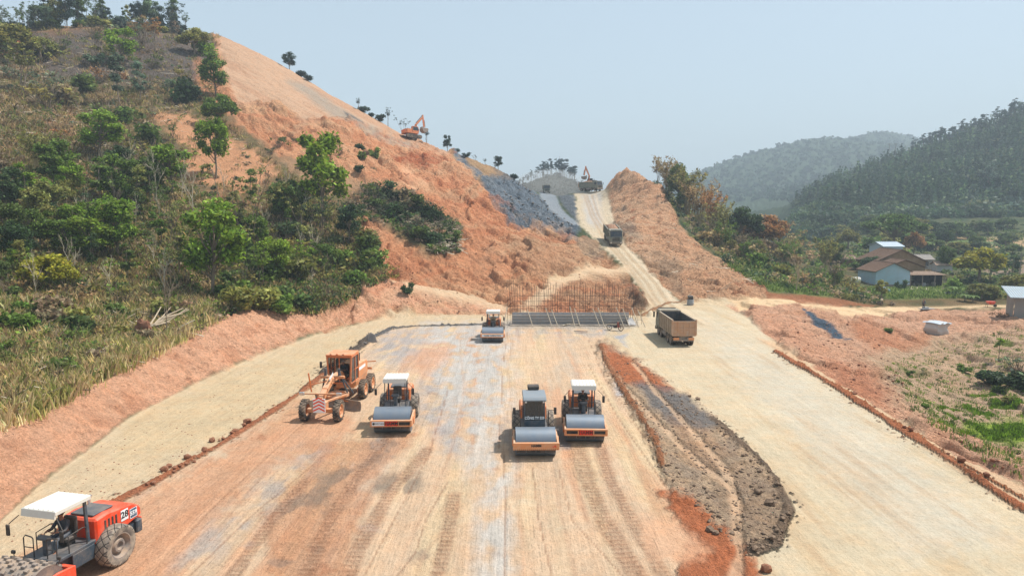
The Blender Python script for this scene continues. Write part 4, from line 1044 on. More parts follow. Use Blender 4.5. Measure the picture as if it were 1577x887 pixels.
    if not cab:
        b = MB()
        for s in (-1, 1):
            b.bar((s*.74, .62, 1.28), (s*.74, .55, 2.82), .11); b.bar((s*.74, .5, 2.82), (s*.74, -.5, 2.90), .09)
            if not number: b.bar((s*.80, -.76, 1.28), (s*.78, -.70, 2.85), .06)
        b.bar((-.74, .55, 2.8), (.74, .55, 2.8), .09); b.build('canopy_post', SLATE, r)
        b = MB(); b.box(-.90, .90, -1.15, .85, 2.92, 3.00, .03)
        for i in range(7): b.box(-.80+i*.26-.035, -.80+i*.26+.035, -1.1, .8, 2.99, 3.025, .01)
        b.prism([(-1.15, 2.98), (-1.20, 2.74), (-1.12, 2.74), (-1.08, 2.94)], -.90, .90)
        for s in (-1, 1): b.box(s*.90-.02, s*.90+.02, -1.15, .85, 2.84, 2.98, .01)
        cn = b.build('canopy', WHITE, r)
        if canopy_text: text('lettering', 'HAMM', .12, BLACKT, cn, (0, -1.205, 2.86), rot=(R(80), 0, 0))
        for s in (-1, 1):
            b = MB()
            b.tube([(s*.88, -.78, 1.28), (s*.88, -.78, 1.95), (s*.88, -.70, 2.0), (s*.42, -.78, 2.0), (s*.36, -.78, 1.95), (s*.36, -.78, 1.28)], .022, 6)
            b.tube([(s*.88, -.78, 1.62), (s*.36, -.78, 1.62)], .018, 6)
            b.tube([(s*.88, -.3, 1.28), (s*.88, -.3, 1.9), (s*.88, .3, 1.95), (s*.88, .45, 1.9), (s*.88, .45, 1.28)], .022, 6)
            b.build('railing', DARK, r)
    else:
        b = MB(); pts = [(-.72, -.72), (.72, -.72), (.76, .68), (-.76, .68)]
        for x, y in pts: b.bar((x, y, 1.28), (x*.97, y, 2.72), .085)
        for (a, c) in ((0, 1), (1, 2), (2, 3), (3, 0)):
            b.bar((*pts[a], 1.30), (*pts[c], 1.30), .09); b.bar((pts[a][0]*.97, pts[a][1], 2.72), (pts[c][0]*.97, pts[c][1], 2.72), .09)
        b.box(-.72, .72, -.76, -.68, 1.28, 1.62, .02); b.build('cab_frame', SLATE, r)
        b = MB(); b.box(-.66, .66, -.735, -.72, 1.62, 2.68, 0); ws = b.build('windscreen', GLASS, r)
        text('lettering', 'CÔNG TY 559', .22, WHITET, ws, (0, -.775, 1.76), bold=.008)
        b = MB()
        for s in (-1, 1): b.box(s*.74-.006, s*.74+.006, -.66, .62, 1.36, 2.68, 0)
        b.box(-.68, .68, .68, .692, 1.36, 2.68, 0); b.build('side_window', GLASS, r)
        b = MB(); b.bar((.1, -.75, 1.66), (-.12, -.75, 2.5), .02); b.bar((.4, -.75, 2.62), (.15, -.75, 2.0), .02); b.build('wiper', DARK, r)
        b = MB(); b.prism([(-.95, 2.74), (-1.0, 2.80), (-.85, 2.96), (.7, 2.98), (.82, 2.9), (.82, 2.74)], -.82, .82, bev=.03); b.build('cab_roof', flat_mat('roof_grey', S(140,152,162)), r)
        b = MB(); b.box(-.42, .42, .6, 1.1, 2.98, 3.22, .05); b.box(-.34, .34, .58, .61, 3.02, 3.18, .01); b.build('air_conditioner', DARK, r)
        for s in (-1, 1):
            b = MB()
            for q in ((-.78, 1.0), (-.42, 1.0)): b.tube([(s*1.0, q[0], 1.1), (s*1.0, q[0], 2.15), (s*.8, q[0], 2.2)], .02, 6)
            b.build('railing', DARK, r)
        for s in (-1, 1):
            b = MB(); b.box(s*.62-.07, s*.62+.07, -1.0, -.93, 2.66, 2.76, .02); b.build('work_lamp', SILVER, r)
    b = MB(); b.box(-.27, .27, .0, .5, 1.45, 1.62, .05); b.box(-.26, .26, .42, .56, 1.6, 2.25, .05); b.box(-.2, .2, .1, .45, 1.28, 1.46, .02); b.build('operator_seat', SEAT, r)
    b = MB(); b.box(-.14, .14, -.62, -.42, 1.28, 1.95, .04); b.box(-.3, .3, -.72, -.5, 1.85, 2.0, .05); co = b.build('console', SLATE, r)
    b = MB(); M = T(0, -.36, 2.02) @ Matrix.Rotation(R(25), 4, 'X')
    b.tube([(.19*math.cos(a*.5236), .19*math.sin(a*.5236), 0) for a in range(13)], .016, 6, M=M); b.bar((-.18, 0, 0), (.18, 0, 0), .02, M=M); b.build('steering_wheel', DARK, co)
    NAR = {'canopy', 'canopy_post', 'cab_frame', 'windscreen', 'side_window', 'cab_roof', 'railing', 'air_conditioner', 'platform', 'wiper', 'work_lamp', 'console'}
    def nar(o):
        o.data.transform(Matrix.Diagonal((.78, .88 if o.name.startswith('canopy') and not o.name.startswith('canopy_post') else 1, 1, 1))); o.location.x *= .78
        if o.name.split('.')[0] == 'canopy': o.data.transform(T(0, .55, 0) @ Matrix.Diagonal((1, .84, 1, 1)) @ T(0, -.55, 0))
        if o.name.startswith('lettering') and o.parent.name.startswith('canopy'): o.location.y = -.70
        for c in o.children: nar(c) if c.name.split('.')[0] != 'steering_wheel' else None
    for c in list(r.children):
        if c.name.split('.')[0] in NAR: nar(c)
    return r

# ------------------------------------------------------------------ motor grader
def grader(label):
    r = empty('motor_grader', (0, 0, 0), 0, label, 'motor grader')
    for s in (-1, 1):
        wheel(r, s*1.0, 0, .62, .62, .38, RUBBER, ORG2, 20, s, 'front_wheel')
        for y in (5.0, 6.7): wheel(r, s*1.02, y, .62, .62, .40, RUBBER, ORG2, 20, s, 'rear_wheel')
    b = MB(); b.box(-.86, .86, -.14, .14, .5, .74, .03); b.box(-.30, .30, -.3, .35, .55, 1.15, .04); b.build('front_axle', ORG2, r)
    # arched main frame
    b = MB(); pts = [(0, -.2, 1.25), (0, .6, 1.62), (0, 1.6, 1.98), (0, 3.4, 2.02), (0, 4.0, 1.5)]
    for a, c in zip(pts, pts[1:]): b.bar(a, c, .34, .36)
    b.build('main_frame', ORG2, r)
    b = MB(); b.box(.172, .178, 1.0, 1.7, -.09, .09, 0, T(0, 0, 1.93) @ Matrix.Rotation(R(17), 4, 'X')); b.build('frame_decal', WHITET, r)
    b = MB(); b.box(-.36, .36, -.46, -.40, .60, 1.42, .01); pl = b.build('chevron_plate', WHITET, r)
    b = MB()
    for i in range(4):
        z = .66+i*.2
        b.prism([(-.34, z), (0, z+.17), (0, z+.26), (-.34, z+.09)], -.468, -.461, axis='y'); b.prism([(.34, z), (.34, z+.09), (0, z+.26), (0, z+.17)], -.468, -.461, axis='y')
    b.build('chevron_stripe', REDO, pl)
    b = MB(); b.bar((-1.15, -.1, 1.62), (1.15, -.1, 1.62), .08); b.bar((-.2, -.1, 1.62), (-.15, 0, 1.2), .07); b.bar((.2, -.1, 1.62), (.15, 0, 1.2), .07); lb = b.build('lamp_bar', ORG2, r)
    for s in (-1, 1):
        b = MB(); b.box(s*1.1-.16, s*1.1+.16, -.24, -.12, 1.55, 1.74, .03); b.build('headlight', SILVER, lb)
    # drawbar, circle, blade, lift arms
    b = MB(); b.bar((0, .2, 1.0), (-.75, 2.3, .95), .12); b.bar((0, .2, 1.0), (.75, 2.3, .95), .12); b.ring([(-.06, .62), (-.06, .80), (.06, .80), (.06, .62), (-.06, .62)], 32, T(0, 2.6, .86), axis='z')
    b.bar((-.75, 2.3, .95), (.75, 2.3, .95), .14); b.build('drawbar', ORG2, r)
    M = T(0, 2.6, 0) @ Matrix.Rotation(R(-24), 4, 'Z')
    b = MB(); n = 8; prof = [(.14*math.cos(t)-.02, .33+.34*math.sin(t)) for t in [(-1.3+2.6*i/n) for i in range(n+1)]]; back = [(y+.035, z) for y, z in prof[::-1]]
    b.prism(prof+back, -1.85, 1.85, M); b.build('blade', DSTEEL, r)
    b = MB()
    for s in (-1, 1): b.bar((s*.5, 0, .5), (s*.5, .05, .9), .16, M=M)
    b.box(-.9, .9, .08, .2, .48, .62, .02, M); b.build('blade_carrier', ORG2, r)
    b = MB()
    for s in (-1, 1): b.tube([(s*.42, 2.0, 2.5), (s*.8, 2.35, 1.05)], .055, 8); b.tube([(s*.42, 2.0, 2.1), (s*.42, 2.0, 2.65)], .08, 8)
    b.tube([(.5, 2.2, 2.1), (1.0, 2.9, .9)], .05, 8); b.build('lift_cylinder', SLATE, r)
    b = MB(); b.bar((-.75, 2.0, 2.12), (.75, 2.0, 2.12), .18, .16); b.build('lift_yoke', ORG2, r)
    b = MB(); b.bar((-1.15, 1.5, 1.3), (-1.25, 1.35, 2.5), .07); b.bar((-1.15, 1.5, 1.75), (-.2, 1.9, 1.9), .06); b.build('marker_arm', ORG, r)
    rnd = random.Random(3); b = MB()
    for k in range(9): 
        x = rnd.uniform(-.35, .35); b.tube([(x, 1.2, 2.1), (x*1.8, 2.4, 1.75), (x*1.4, 3.2, 1.55)], .02, 5)
    b.build('hydraulic_hose', DARK, r)
    # cab
    b = MB(); y0, y1, x = 3.35, 4.75, .78
    for xx in (-x, x):
        b.bar((xx*.86, y0, 1.35), (xx, y0, 3.1), .10); b.bar((xx, y1, 1.35), (xx, y1, 3.1), .10); b.bar((xx, 4.05, 1.4), (xx, 4.05, 3.1), .07)
        b.bar((xx, y0, 3.08), (xx, y1, 3.08), .10); b.bar((xx*.93, y0, 2.15), (xx, y1, 2.15), .06); b.bar((xx*.9, y0, 1.4), (xx, y1, 1.4), .10)
    for yy in (y0, y1): b.bar((-x, yy, 3.08), (x, yy, 3.08), .10); b.bar((-x, yy, 1.4), (x, yy, 1.4), .10)
    b.bar((0, y0, 1.4), (0, y0, 3.0), .05); b.build('cab_frame', ORG, r)
    b = MB(); b.box(-x-.06, x+.06, y0-.12, y1+.06, 3.12, 3.24, .04)
    for q in (-.5, -.1, .3): b.box(q-.06, q+.06, y0-.14, y0-.08, 3.22, 3.30, .01)
    b.build('cab_roof', ORG, r)
    b = MB()
    for s in (-1, 1): b.box(s*.775-.005, s*.775+.005, y0+.06, y1-.06, 1.46, 3.03, 0)
    b.box(-.72, .72, y1-.005, y1+.005, 1.46, 3.03, 0); b.build('cab_window', GLASS, r)
    b = MB(); b.box(-.25, .25, 4.1, 4.55, 1.5, 1.75, .05); b.box(-.24, .24, 4.45, 4.6, 1.75, 2.4, .05); b.build('operator_seat', SEAT, r)
    b = MB(); b.box(-.1, .1, 3.5, 3.65, 1.4, 2.2, .03); b.tube([(.18*math.cos(a*.5236), 3.72+.18*math.sin(a*.5236), 2.25) for a in range(13)], .016, 6); b.build('console', DARK, r)
    b = MB(); b.tube([(-.8, 3.35, 2.8), (-1.12, 3.2, 2.7)], .016, 6); b.box(-1.2, -1.05, 3.15, 3.2, 2.4, 2.8, .02); b.build('mirror', DARK, r)
    b = MB(); b.prism([(4.82,1.2),(4.82,2.28),(7.3,2.12),(7.5,1.9),(7.5,1.15)], -.62, .62, bev=.05); eh = b.build('engine_hood', ORG2, r)
    b = MB()
    for s in (-1, 1): b.box(s*.625-.006, s*.625+.006, 5.0, 6.9, 1.72, 1.92, 0)
    b.build('side_stripe', WHITET, eh)
    b = MB()
    for s in (-1, 1): b.box(s*.80-.09, s*.80+.09, 4.6, 7.1, .42, .82, .05)
    b.box(-.6, .6, 4.4, 7.4, .8, 1.2, .04); b.build('rear_chassis', ORG2, r)
    b = MB(); b.tube([(.3, 6.6, 2.1), (.3, 6.6, 2.55), (.3, 6.7, 2.65)], .06, 8); b.build('exhaust_pipe', DARK, r)
    b = MB(); b.box(-.9, .9, 7.5, 7.62, 1.35, 1.5, .02); b.bar((.3, 7.4, 1.9), (1.15, 7.7, 1.9), .08); b.build('rear_bar', ORG2, r)
    return r

# ------------------------------------------------------------------ dump truck (front faces -Y)
def dump_truck(label, cabm=TRKG, bedm=TRKB):
    r = empty('dump_truck', (0, 0, 0), 0, label, 'dump truck')
    for s in (-1, 1):
        for y in (-3.2, -1.75): wheel(r, s*1.05, y, .53, .53, .30, RUBBER, DSTEEL, 0, s)
        for y in (1.75, 3.1):
            wheel(r, s*1.08, y, .53, .53, .28, RUBBER, DSTEEL, 0, s); wheel(r, s*.74, y, .53, .53, .28, RUBBER, DSTEEL, 0, s, 'inner_wheel')
    b = MB()
    for s in (-1, 1): b.box(s*.42-.06, s*.42+.06, -4.0, 4.2, .75, 1.05, .01)
    for y in (-3.2, -1.75, 1.75, 3.1): b.box(-.9, .9, y-.08, y+.08, .45, .62, .02)
    b.box(-1.1, 1.1, 4.0, 4.12, .62, .80, .01); b.box(-.55, .55, 3.9, 4.0, .7, 1.1, .02); b.build('chassis', DSTEEL, r)
    for s in (-1, 1): b = MB(); b.box(s*.8-.3, s*.8+.3, 4.06, 4.2, .72, 1.02, .02); b.build('rear_lamp_panel', ORG2, r)
    for s in (-1, 1): b = MB(); b.box(s*1.0-.2, s*1.0+.2, -.95, .75, .55, 1.05, .08); b.build('fuel_tank', DSTEEL, r)
    b = MB()
    b.prism([(-4.5,.75),(-4.55,1.6),(-4.42,2.0),(-4.15,2.95),(-3.9,3.05),(-2.55,3.05),(-2.5,1.1),(-2.75,1.05),(-2.8,.75),(-3.0,1.12),(-3.4,1.12),(-3.75,.75)], -1.22, 1.22, bev=.05); cb = b.build('cab', cabm, r)
    b = MB(); b.prism([(-4.53,1.85),(-4.44,2.02),(-4.20,2.86),(-4.18,2.86),(-4.42,2.0),(-4.46,1.9)], -1.08, 1.08, T(0, -.03, 0)); b.build('windscreen', GLASS2, cb)
    b = MB()
    for s in (-1, 1): b.box(s*1.225-.008, s*1.225+.008, -4.05, -3.15, 2.0, 2.7, 0)
    b.build('side_window', GLASS2, cb)
    b = MB()
    for i in range(4): b.box(-.7, .7, -4.60, -4.54, 1.12+i*.16, 1.22+i*.16, .01)
    b.build('grille', DARK, cb)
    b = MB(); b.box(-1.24, 1.24, -4.72, -4.45, .5, .95, .05); bp = b.build('bumper', flat_mat('bumper_grey', S(150,140,125,.6)), r)
    for s in (-1, 1):
        b = MB(); b.box(s*.95-.17, s*.95+.17, -4.74, -4.70, .64, .84, .02); b.build('headlight', SILVER, bp)
        b = MB(); b.tube([(s*1.2, -4.2, 2.7), (s*1.45, -4.4, 2.6)], .02, 6); b.box(s*1.45-.1, s*1.45+.1, -4.45, -4.39, 1.95, 2.62, .03); b.build('mirror', DARK, cb)
    b = MB(); b.box(-1.05, 1.05, -4.3, -4.05, 3.04, 3.14, .03); b.build('sun_visor', DARK, cb)
    # bed: floor, walls with ribs
    b = MB(); b.box(-1.22, 1.22, -2.35, 4.15, 1.15, 1.28, .01)
    for s in (-1, 1):
        b.prism([(-2.35,1.28),(-2.35,2.95),(4.2,2.8),(4.2,1.28)], s*1.16, s*1.23)
        for i in range(8): b.box(s*1.23, s*1.29, -2.25+i*.88, -2.15+i*.88, 1.3, 2.75, .01)
        b.box(s*1.14, s*1.30, -2.35, 4.2, 2.80, 2.93, .02)
    b.box(-1.22, 1.22, -2.42, -2.30, 1.28, 3.05, .01); b.box(-1.0, 1.0, -2.9, -2.35, 2.95, 3.05, .02); bed = b.build('bed', bedm, r)
    b = MB(); b.box(-1.15, 1.15, -2.29, 4.1, 1.285, 1.30, 0)
    for s in (-1, 1): b.prism([(-2.29,1.30),(-2.29,2.85),(4.1,2.72),(4.1,1.30)], s*1.155-.006, s*1.155+.002)
    b.box(-1.14, 1.14, -2.298, -2.28, 1.3, 2.9, 0); b.build('bed_lining', BEDIN, bed)
    b = MB(); b.box(-1.24, 1.24, 4.16, 4.24, 1.2, 2.72, .01)
    for x in (-1.22, -.62, 0, .62, 1.22): b.box(x-.07, x+.07, 4.24, 4.32, 1.2, 2.74, .01)
    for z in (1.2, 1.9, 2.66): b.box(-1.26, 1.26, 4.235, 4.31, z, z+.14, .01)
    for s in (-1, 1): b.box(s*1.27-.07, s*1.27+.07, 4.1, 4.34, 1.3, 2.98, .02)
    b.build('tailgate', TAILG, bed)
    return r
GLASS2 = flat_mat('dark_glass', (.03,.045,.06), .12); TAILG = paint_mat('tailgate_rust', S(206,158,122,.8), .6, dust=.7, dcol=(.46,.36,.28))
def soil_load(parent_loc, rz, pitch, label):
    bm = bmesh.new(); rnd = random.Random(5); n = 14; g = [[None]*(n+1) for _ in range(n+1)]
    for i in range(n+1):
        for j in range(n+1):
            x = -1.1+2.2*i/n; y = -2.2+6.2*j/n; k = (1-(2*i/n-1)**2)*(1-(2*j/n-1)**2)
            g[i][j] = bm.verts.new((x, y, 2.55+.75*k**.6+rnd.uniform(-.07, .07)))
    for i in range(n):
        for j in range(n): bm.faces.new((g[i][j], g[i+1][j], g[i+1][j+1], g[i][j+1]))
    bot = [bm.verts.new(p) for p in ((-1.1,-2.2,1.5),(1.1,-2.2,1.5),(1.1,4,1.5),(-1.1,4,1.5))]; bm.faces.new(bot[::-1])
    m = MB(); m.bm = bm; o = m.build('soil_load', paint_mat('loose_soil', S(150,100,70), .95, dust=.3), None, parent_loc); o.rotation_euler = (pitch, 0, rz)
    return tag(o, label, 'soil load')

# ------------------------------------------------------------------ excavator (boom towards -Y)
def excavator(label, boomang=58, stickang=-78, bodym=ORG, boomm=ORG, slew=0.0):
    r = empty('excavator', (0, 0, 0), 0, label, 'excavator'); Z = Matrix.Rotation(slew, 4, 'Z')
    for s in (-1, 1):
        b = MB(); n = 28; out = []
        for i in range(n):
            a = 2*math.pi*i/n; y = 1.75*(1 if math.cos(a) > 0 else -1)+.42*math.cos(a)
            out.append((y, .44+.42*math.sin(a)))
        b.prism(out, s*1.25-.27, s*1.25+.27)
        for i in range(22): b.box(s*1.25-.29, s*1.25+.29, -2.0+i*.19, -1.93+i*.19, .84, .90, 0); b.box(s*1.25-.29, s*1.25+.29, -2.0+i*.19, -1.93+i*.19, -.01, .03, 0)
        b.build('track', RUBBER, r)
    b = MB(); b.box(-1.0, 1.0, -.9, .9, .5, .95, .05); b.cyl(.65, .3, 24, T(0, 0, 1.05), axis='z'); b.build('undercarriage', DARK, r)
    b = MB(); b.box(-1.35, 1.35, -1.3, 1.9, 1.15, 1.45, .04, Z); b.box(.35, 1.35, -1.1, 1.9, 1.45, 2.15, .06, Z); b.box(-1.35, .35, .55, 1.9, 1.45, 2.2, .06, Z); hs_ = b.build('house', bodym, r)
    b = MB(); b.prism([(-1.38,1.9),(-1.1,2.35),(1.1,2.35),(1.38,1.9)], 1.18, 2.15, Z, axis='z', bev=.05); cw = b.build('counterweight', bodym, hs_)
    b = MB(); b.box(-.8, .5, 2.352, 2.36, 1.75, 1.95, 0, Z); b.build('red_stripe', REDT, cw)
    b = MB(); b.box(.5, 1.25, -.7, 1.6, 2.15, 2.3, .03, Z); b.box(-1.1, .2, .8, 1.8, 2.2, 2.32, .03, Z); b.cyl(.07, .5, 10, Z @ T(.9, 1.3, 2.5), axis='z'); b.build('engine_cover', DARK, hs_)
    b = MB(); b.prism([(-1.35,1.45),(-1.45,2.3),(-1.1,3.0),(.35,3.0),(.45,1.45)], -1.35, -.45, Z, bev=.05); cb = b.build('cab', bodym, r)
    b = MB(); b.prism([(-1.25,1.9),(-1.3,2.3),(-1.05,2.85),(.25,2.85),(.3,1.9)], -1.36, -1.352, Z); b.prism([(-1.25,1.9),(-1.3,2.3),(-1.05,2.85),(.25,2.85),(.3,1.9)], -.448, -.44, Z)
    b.prism([(-1.30, 1.55),(-1.44,1.6),(-1.475,2.3),(-1.16,2.93),(-1.14,2.9),(-1.45,2.28)], -1.28, -.52, Z @ T(0,-.015,0)); b.build('cab_window', GLASS2, cb)
    A = R(boomang); p0 = Vector((0, -.9, 1.5)); p1 = p0+Vector((0, -math.cos(A+.25), math.sin(A+.25)))*2.4; p2 = p1+Vector((0, -math.cos(A-.35), math.sin(A-.35)))*3.0
    b = MB(); b.bar(p0, p1, .42, .5, M=Z); b.bar(p1-Vector((0,0,.1)), p2, .38, .42, M=Z); b.build('boom', boomm, r)
    B = R(stickang); q1 = p2+Vector((0, -math.cos(B), math.sin(B)))*2.6; q0 = p2-Vector((0, -math.cos(B), math.sin(B)))*.5
    b = MB(); b.bar(q0, q1, .3, .36, M=Z); b.build('stick', boomm, r)
    b = MB(); b.tube([p0+Vector((.28, -.3, -.05)), p1+Vector((.28, 0, -.15))], .07, 8, M=Z); b.tube([p0+Vector((-.28, -.3, -.05)), p1+Vector((-.28, 0, -.15))], .07, 8, M=Z); b.tube([p1+Vector((0, 0, .35)), q0], .07, 8, M=Z); b.tube([q0*.6+q1*.4+Vector((0,-.3,0)), q1+Vector((0, -.35, .1))], .06, 8, M=Z); b.build('hydraulic_cylinder', DARK, r)
    b = MB(); c = q1+Vector((0, .1, -.35)); arc = [(c.y+.88*math.cos(t)-.1, c.z+.8*math.sin(t)-.3) for t in [R(-200)+i*R(230)/9 for i in range(10)]]
    b.prism(arc, -.75, .75, Z, bev=.03)
    for i in range(5): b.box(-.6+i*.26, -.5+i*.26, arc[-1][0]-.05, arc[-1][0]+.08, arc[-1][1]-.05, arc[-1][1]+.2, 0, Z)
    b.build('bucket', DSTEEL, r)
    return r

# ------------------------------------------------------------------ place the machines
def at(px, py): q = hit(px, py); return q if q else G(px, py)
fg = roller('roller with red hood marked 28 and studded drum, at the lower left corner', pads=True, hood=REDO, frame=REDO, front='side_name', number=True)
q = G(158, 876); place(fg, q[0]-.85, q[1]-.75, R(-13)); fg.scale = (.92,)*3
lf = roller('canopied roller with red panel amid white and black ones, beside the grader', front='red_left')
q = G(604, 665); place(lf, q[0], q[1]+1.75, R(2))
cbr = roller('roller with closed dark cab and white lettering under its windscreen', cab=True, front='black_small', hood=ORG)
q = G(822, 700); place(cbr, q[0]+.05, q[1]+1.7, R(1))
rt = roller('white canopied roller with seated driver, right beside the closed cab roller', front='red_mid')
q = G(902, 678); place(rt, q[0], q[1]+1.7, R(-2))
fr = roller('roller with white band on its beam, beside the rebar wall', front='white_band', canopy_text=False)
q = G(759, 526); place(fr, q[0], q[1]+1.7, R(0))
for o in (fg, lf, cbr, rt, fr): o['group'] = 'road rollers on the earth pad'
for o in (lf, cbr, rt, fr): o.scale = (.93,)*3; o.location.y -= .1
person('sit', (fg.location.x+.04, fg.location.y+.16, fg.location.z+1.57), R(-13), ('navy', S(52,64,78,.7)), ('denim', S(92,108,124,.6)), 'driver in dark jacket and hood at the wheel of the red hooded roller', ('hood', (.02,.022,.025)))
person('sit', (rt.location.x, rt.location.y+.15, rt.location.z+1.60), R(-2), ('black', (.02,.02,.022)), ('black', (.02,.02,.022)), 'driver in black clothes seated under the canopy of the right roller')
person('sit', (cbr.location.x, cbr.location.y+.15, cbr.location.z+1.60), 0, ('grey', S(120,126,130,.6)), ('black', (.02,.02,.022)), 'driver behind the windscreen of the closed cab roller')
person('sit', (fr.location.x, fr.location.y+.15, fr.location.z+1.60), 0, ('tan', S(180,160,130,.7)), ('black', (.02,.02,.022)), 'driver in tan shirt on the roller at the far end of the pad')
gd = grader('dusty orange motor grader with chevron plate on its nose, left of the rollers')
q = G(495, 650); place(gd, q[0]-.05, q[1]+.35, R(-4))
M_ = Matrix.Rotation(R(-4), 4, 'Z'); v = M_ @ Vector((0, 4.25, 1.88)); person('sit', (gd.location.x+v.x, gd.location.y+v.y, gd.location.z+v.z), R(-4), ('navy', S(52,64,78,.7)), ('black', (.02,.02,.022)), 'driver in dark clothes inside the grader cab', ('cap', S(180,180,175,.7)))
t1 = dump_truck('empty brown dump truck seen from behind on the pale road'); t1.rotation_euler = (0, 0, R(180)); q = G(1050, 533)
place(t1, q[0]+.1, q[1]+3.3, R(180)); t1.scale = (.85,)*3
def slope(x, y, rz):
    d = Vector((math.sin(rz), -math.cos(rz))); a = gh(x+d.x*3.5, y+d.y*3.5); b = gh(x-d.x*3.5, y-d.y*3.5); return (a+b)/2, math.atan2(a-b, 7.0)
def on_slope(o, x, y, rz, dz=0):
    z, p = slope(x, y, rz); o.location = (x, y, z+dz); o.rotation_euler = Matrix.Rotation(rz, 4, 'Z').to_3x3().to_euler(); M = Matrix.Rotation(rz, 3, 'Z') @ Matrix.Rotation(-p, 3, 'X'); o.rotation_euler = M.to_euler(); return o
t2 = dump_truck('green dump truck loaded with soil driving down the middle of the haul road', bedm=TRKG); q = P(952, 380, 131); on_slope(t2, q[0]-.6, 134.5, R(0), .1)
l2 = soil_load((0,0,0), 0, 0, 'brown soil heaped in the truck coming down the haul road'); l2.location = t2.location; l2.rotation_euler = t2.rotation_euler
t3 = dump_truck('grey green dump truck being loaded at the top of the haul road', bedm=TRKG); q = P(906, 294, 223); on_slope(t3, q[0]+.4, 221, R(36), .25)
l3 = soil_load((0,0,0), 0, 0, 'soil lying in the truck under the excavator on the crest'); l3.location = t3.location; l3.rotation_euler = t3.rotation_euler
t4 = dump_truck('dark dump truck in the dust on the rock branch road', bedm=TRKG); q = P(841, 295, 262); on_slope(t4, q[0], 260, R(0), .1)
for o in (t1, t2, t3, t4): o['group'] = 'dump trucks on the haul roads'
e1 = excavator('orange excavator perched on the crest of the cut hillside', 66, -84); q = P(634, 213, 175.5)
e1.rotation_euler = (R(3), R(6), R(128)); e1.location = (q[0], q[1], gh(q[0], q[1])+.5)
e2 = excavator('excavator with upright orange boom behind the truck on the crest', 84, -80, flat_mat('shadow_grey', S(92,100,102,.6)), ORG); q = P(909, 292, 230)  # house and cab greyed, their shade put into the body colour
e2.location = (q[0]+.3, q[1]+1.2, gh(q[0], q[1])+1.9); e2.rotation_euler = (0, 0, R(-110))
for o in (e1, e2): o['group'] = 'excavators on the skyline'
# ------------------------------------------------------------------ rebar wall, props and site clutter
WALLY = G(880,500)[1]; CONC = paint_mat('concrete', S(150,146,140,.6), .85, dust=.3); FORM = paint_mat('formwork', S(176,178,182,.85), .8, dust=.35)
REB = paint_mat('rebar_rust', S(120,108,100,.6), .8, .3, dust=.2); WOOD = paint_mat('raw_timber', S(214,200,176,.6), .8, dust=.3)
def wx(px, py=500): return G(px, py)[0]
x0, x1 = wx(789), wx(968)
wl = empty('retaining_wall', ((x0+x1)/2, WALLY, 0), 0, 'unfinished retaining wall of grey formwork with tall rebar standing out of it', 'retaining wall')
L_ = (x1-x0)/2
b = MB(); b.box(-L_, L_, .0, .08, .05, 1.35, .01)
for i in range(26): xx = -L_+.2+i*(2*L_-.4)/25; b.box(xx-.03, xx+.03, -.07, 0, .05, 1.35, 0)
b.build('formwork_panel', FORM, wl)
b = MB()
for z in (.4, .72, 1.05): b.box(-L_-.1, L_+.1, -.16, -.07, z-.03, z+.03, .01)
b.build('waler_board', paint_mat('grey_board', S(206,200,190,.85), .85, dust=.4), wl)
b = MB(); b.box(-L_-.3, L_+.5, -.9, 1.5, -.05, .10, .03); b.build('footing', CONC, wl)
rr = random.Random(9)
for i in range(62):
    xx = -L_-.5+(2*L_+1.0)*i/61+rr.uniform(-.05, .05); b = MB(); h = 4.5+rr.uniform(-.45, .3)+.25*math.sin(i*.4)
    b.tube([(0, 0, .0), (rr.uniform(-.05, .05), rr.uniform(-.05, .05), h*.6), (rr.uniform(-.12, .12), rr.uniform(-.1, .1), h)], .021, 4); b.build('rebar', REB, wl, (xx, .45, 0))
for i in range(34):
    xx = -L_+.1+2*L_*i/33+rr.uniform(-.08, .08); b = MB(); h = 3.6+rr.uniform(-.6, .4)
    b.tube([(0, 0, .0), (rr.uniform(-.12, .12), rr.uniform(-.1, .1), h)], .019, 4); b.build('rebar', REB, wl, (xx, 1.15, 0))
for z in (1.7, 2.0, 2.5, 3.1): b = MB(); b.tube([(-L_-.4, .42, z), (0, .42, z+.05), (L_+.3, .42, z-.03)], .02, 4); b.build('crossbar', REB, wl)
for px, dx in ((812,.5),(840,.6),(849,.6),(877,.5),(884,.5),(912,.6),(920,.6),(948,.6),(958,.5),(972,.5),(981,.6),(781,-.4)):
    X = wx(px); b = MB(); b.tube([(0, 0, 1.75+rr.uniform(-.2, .3)), (dx+rr.uniform(-.1, .1), -1.5, -.05)], .045, 6); o = b.build('timber_prop', WOOD, None, (X, WALLY-.18, .05))
    tag(o, 'pale timber prop leaning against the grey formwork of the wall', 'prop', 'timber props along the wall')
e = empty('steel_cage', (wx(976), WALLY+.3, 0), 0, 'short rebar cage at the right end of the retaining wall', 'rebar cage')
for i in range(7): b = MB(); b.tube([(0,0,0),(0,0,2.2+rr.uniform(-.3,.3))], .02, 4); b.build('rebar', REB, e, (-.9+i*.3, (i % 2)*.6, 0))
for z in (.5, 1.1, 1.7): b = MB(); b.tube([(-1,0,z),(1,0,z)], .018, 4); b.build('crossbar', REB, e)
q = G(975,501); b = MB(); b.box(-.45,.45,-.02,.02,0,1.15,.005); o = b.build('plywood_board', paint_mat('pale_board', S(196,196,196,.65), .7, dust=.15), None, (q[0]-.05, q[1]-.1, .02), rot=(R(-52),0,R(24)))
tag(o, 'pale grey board leaning beside the motorbike', 'board')
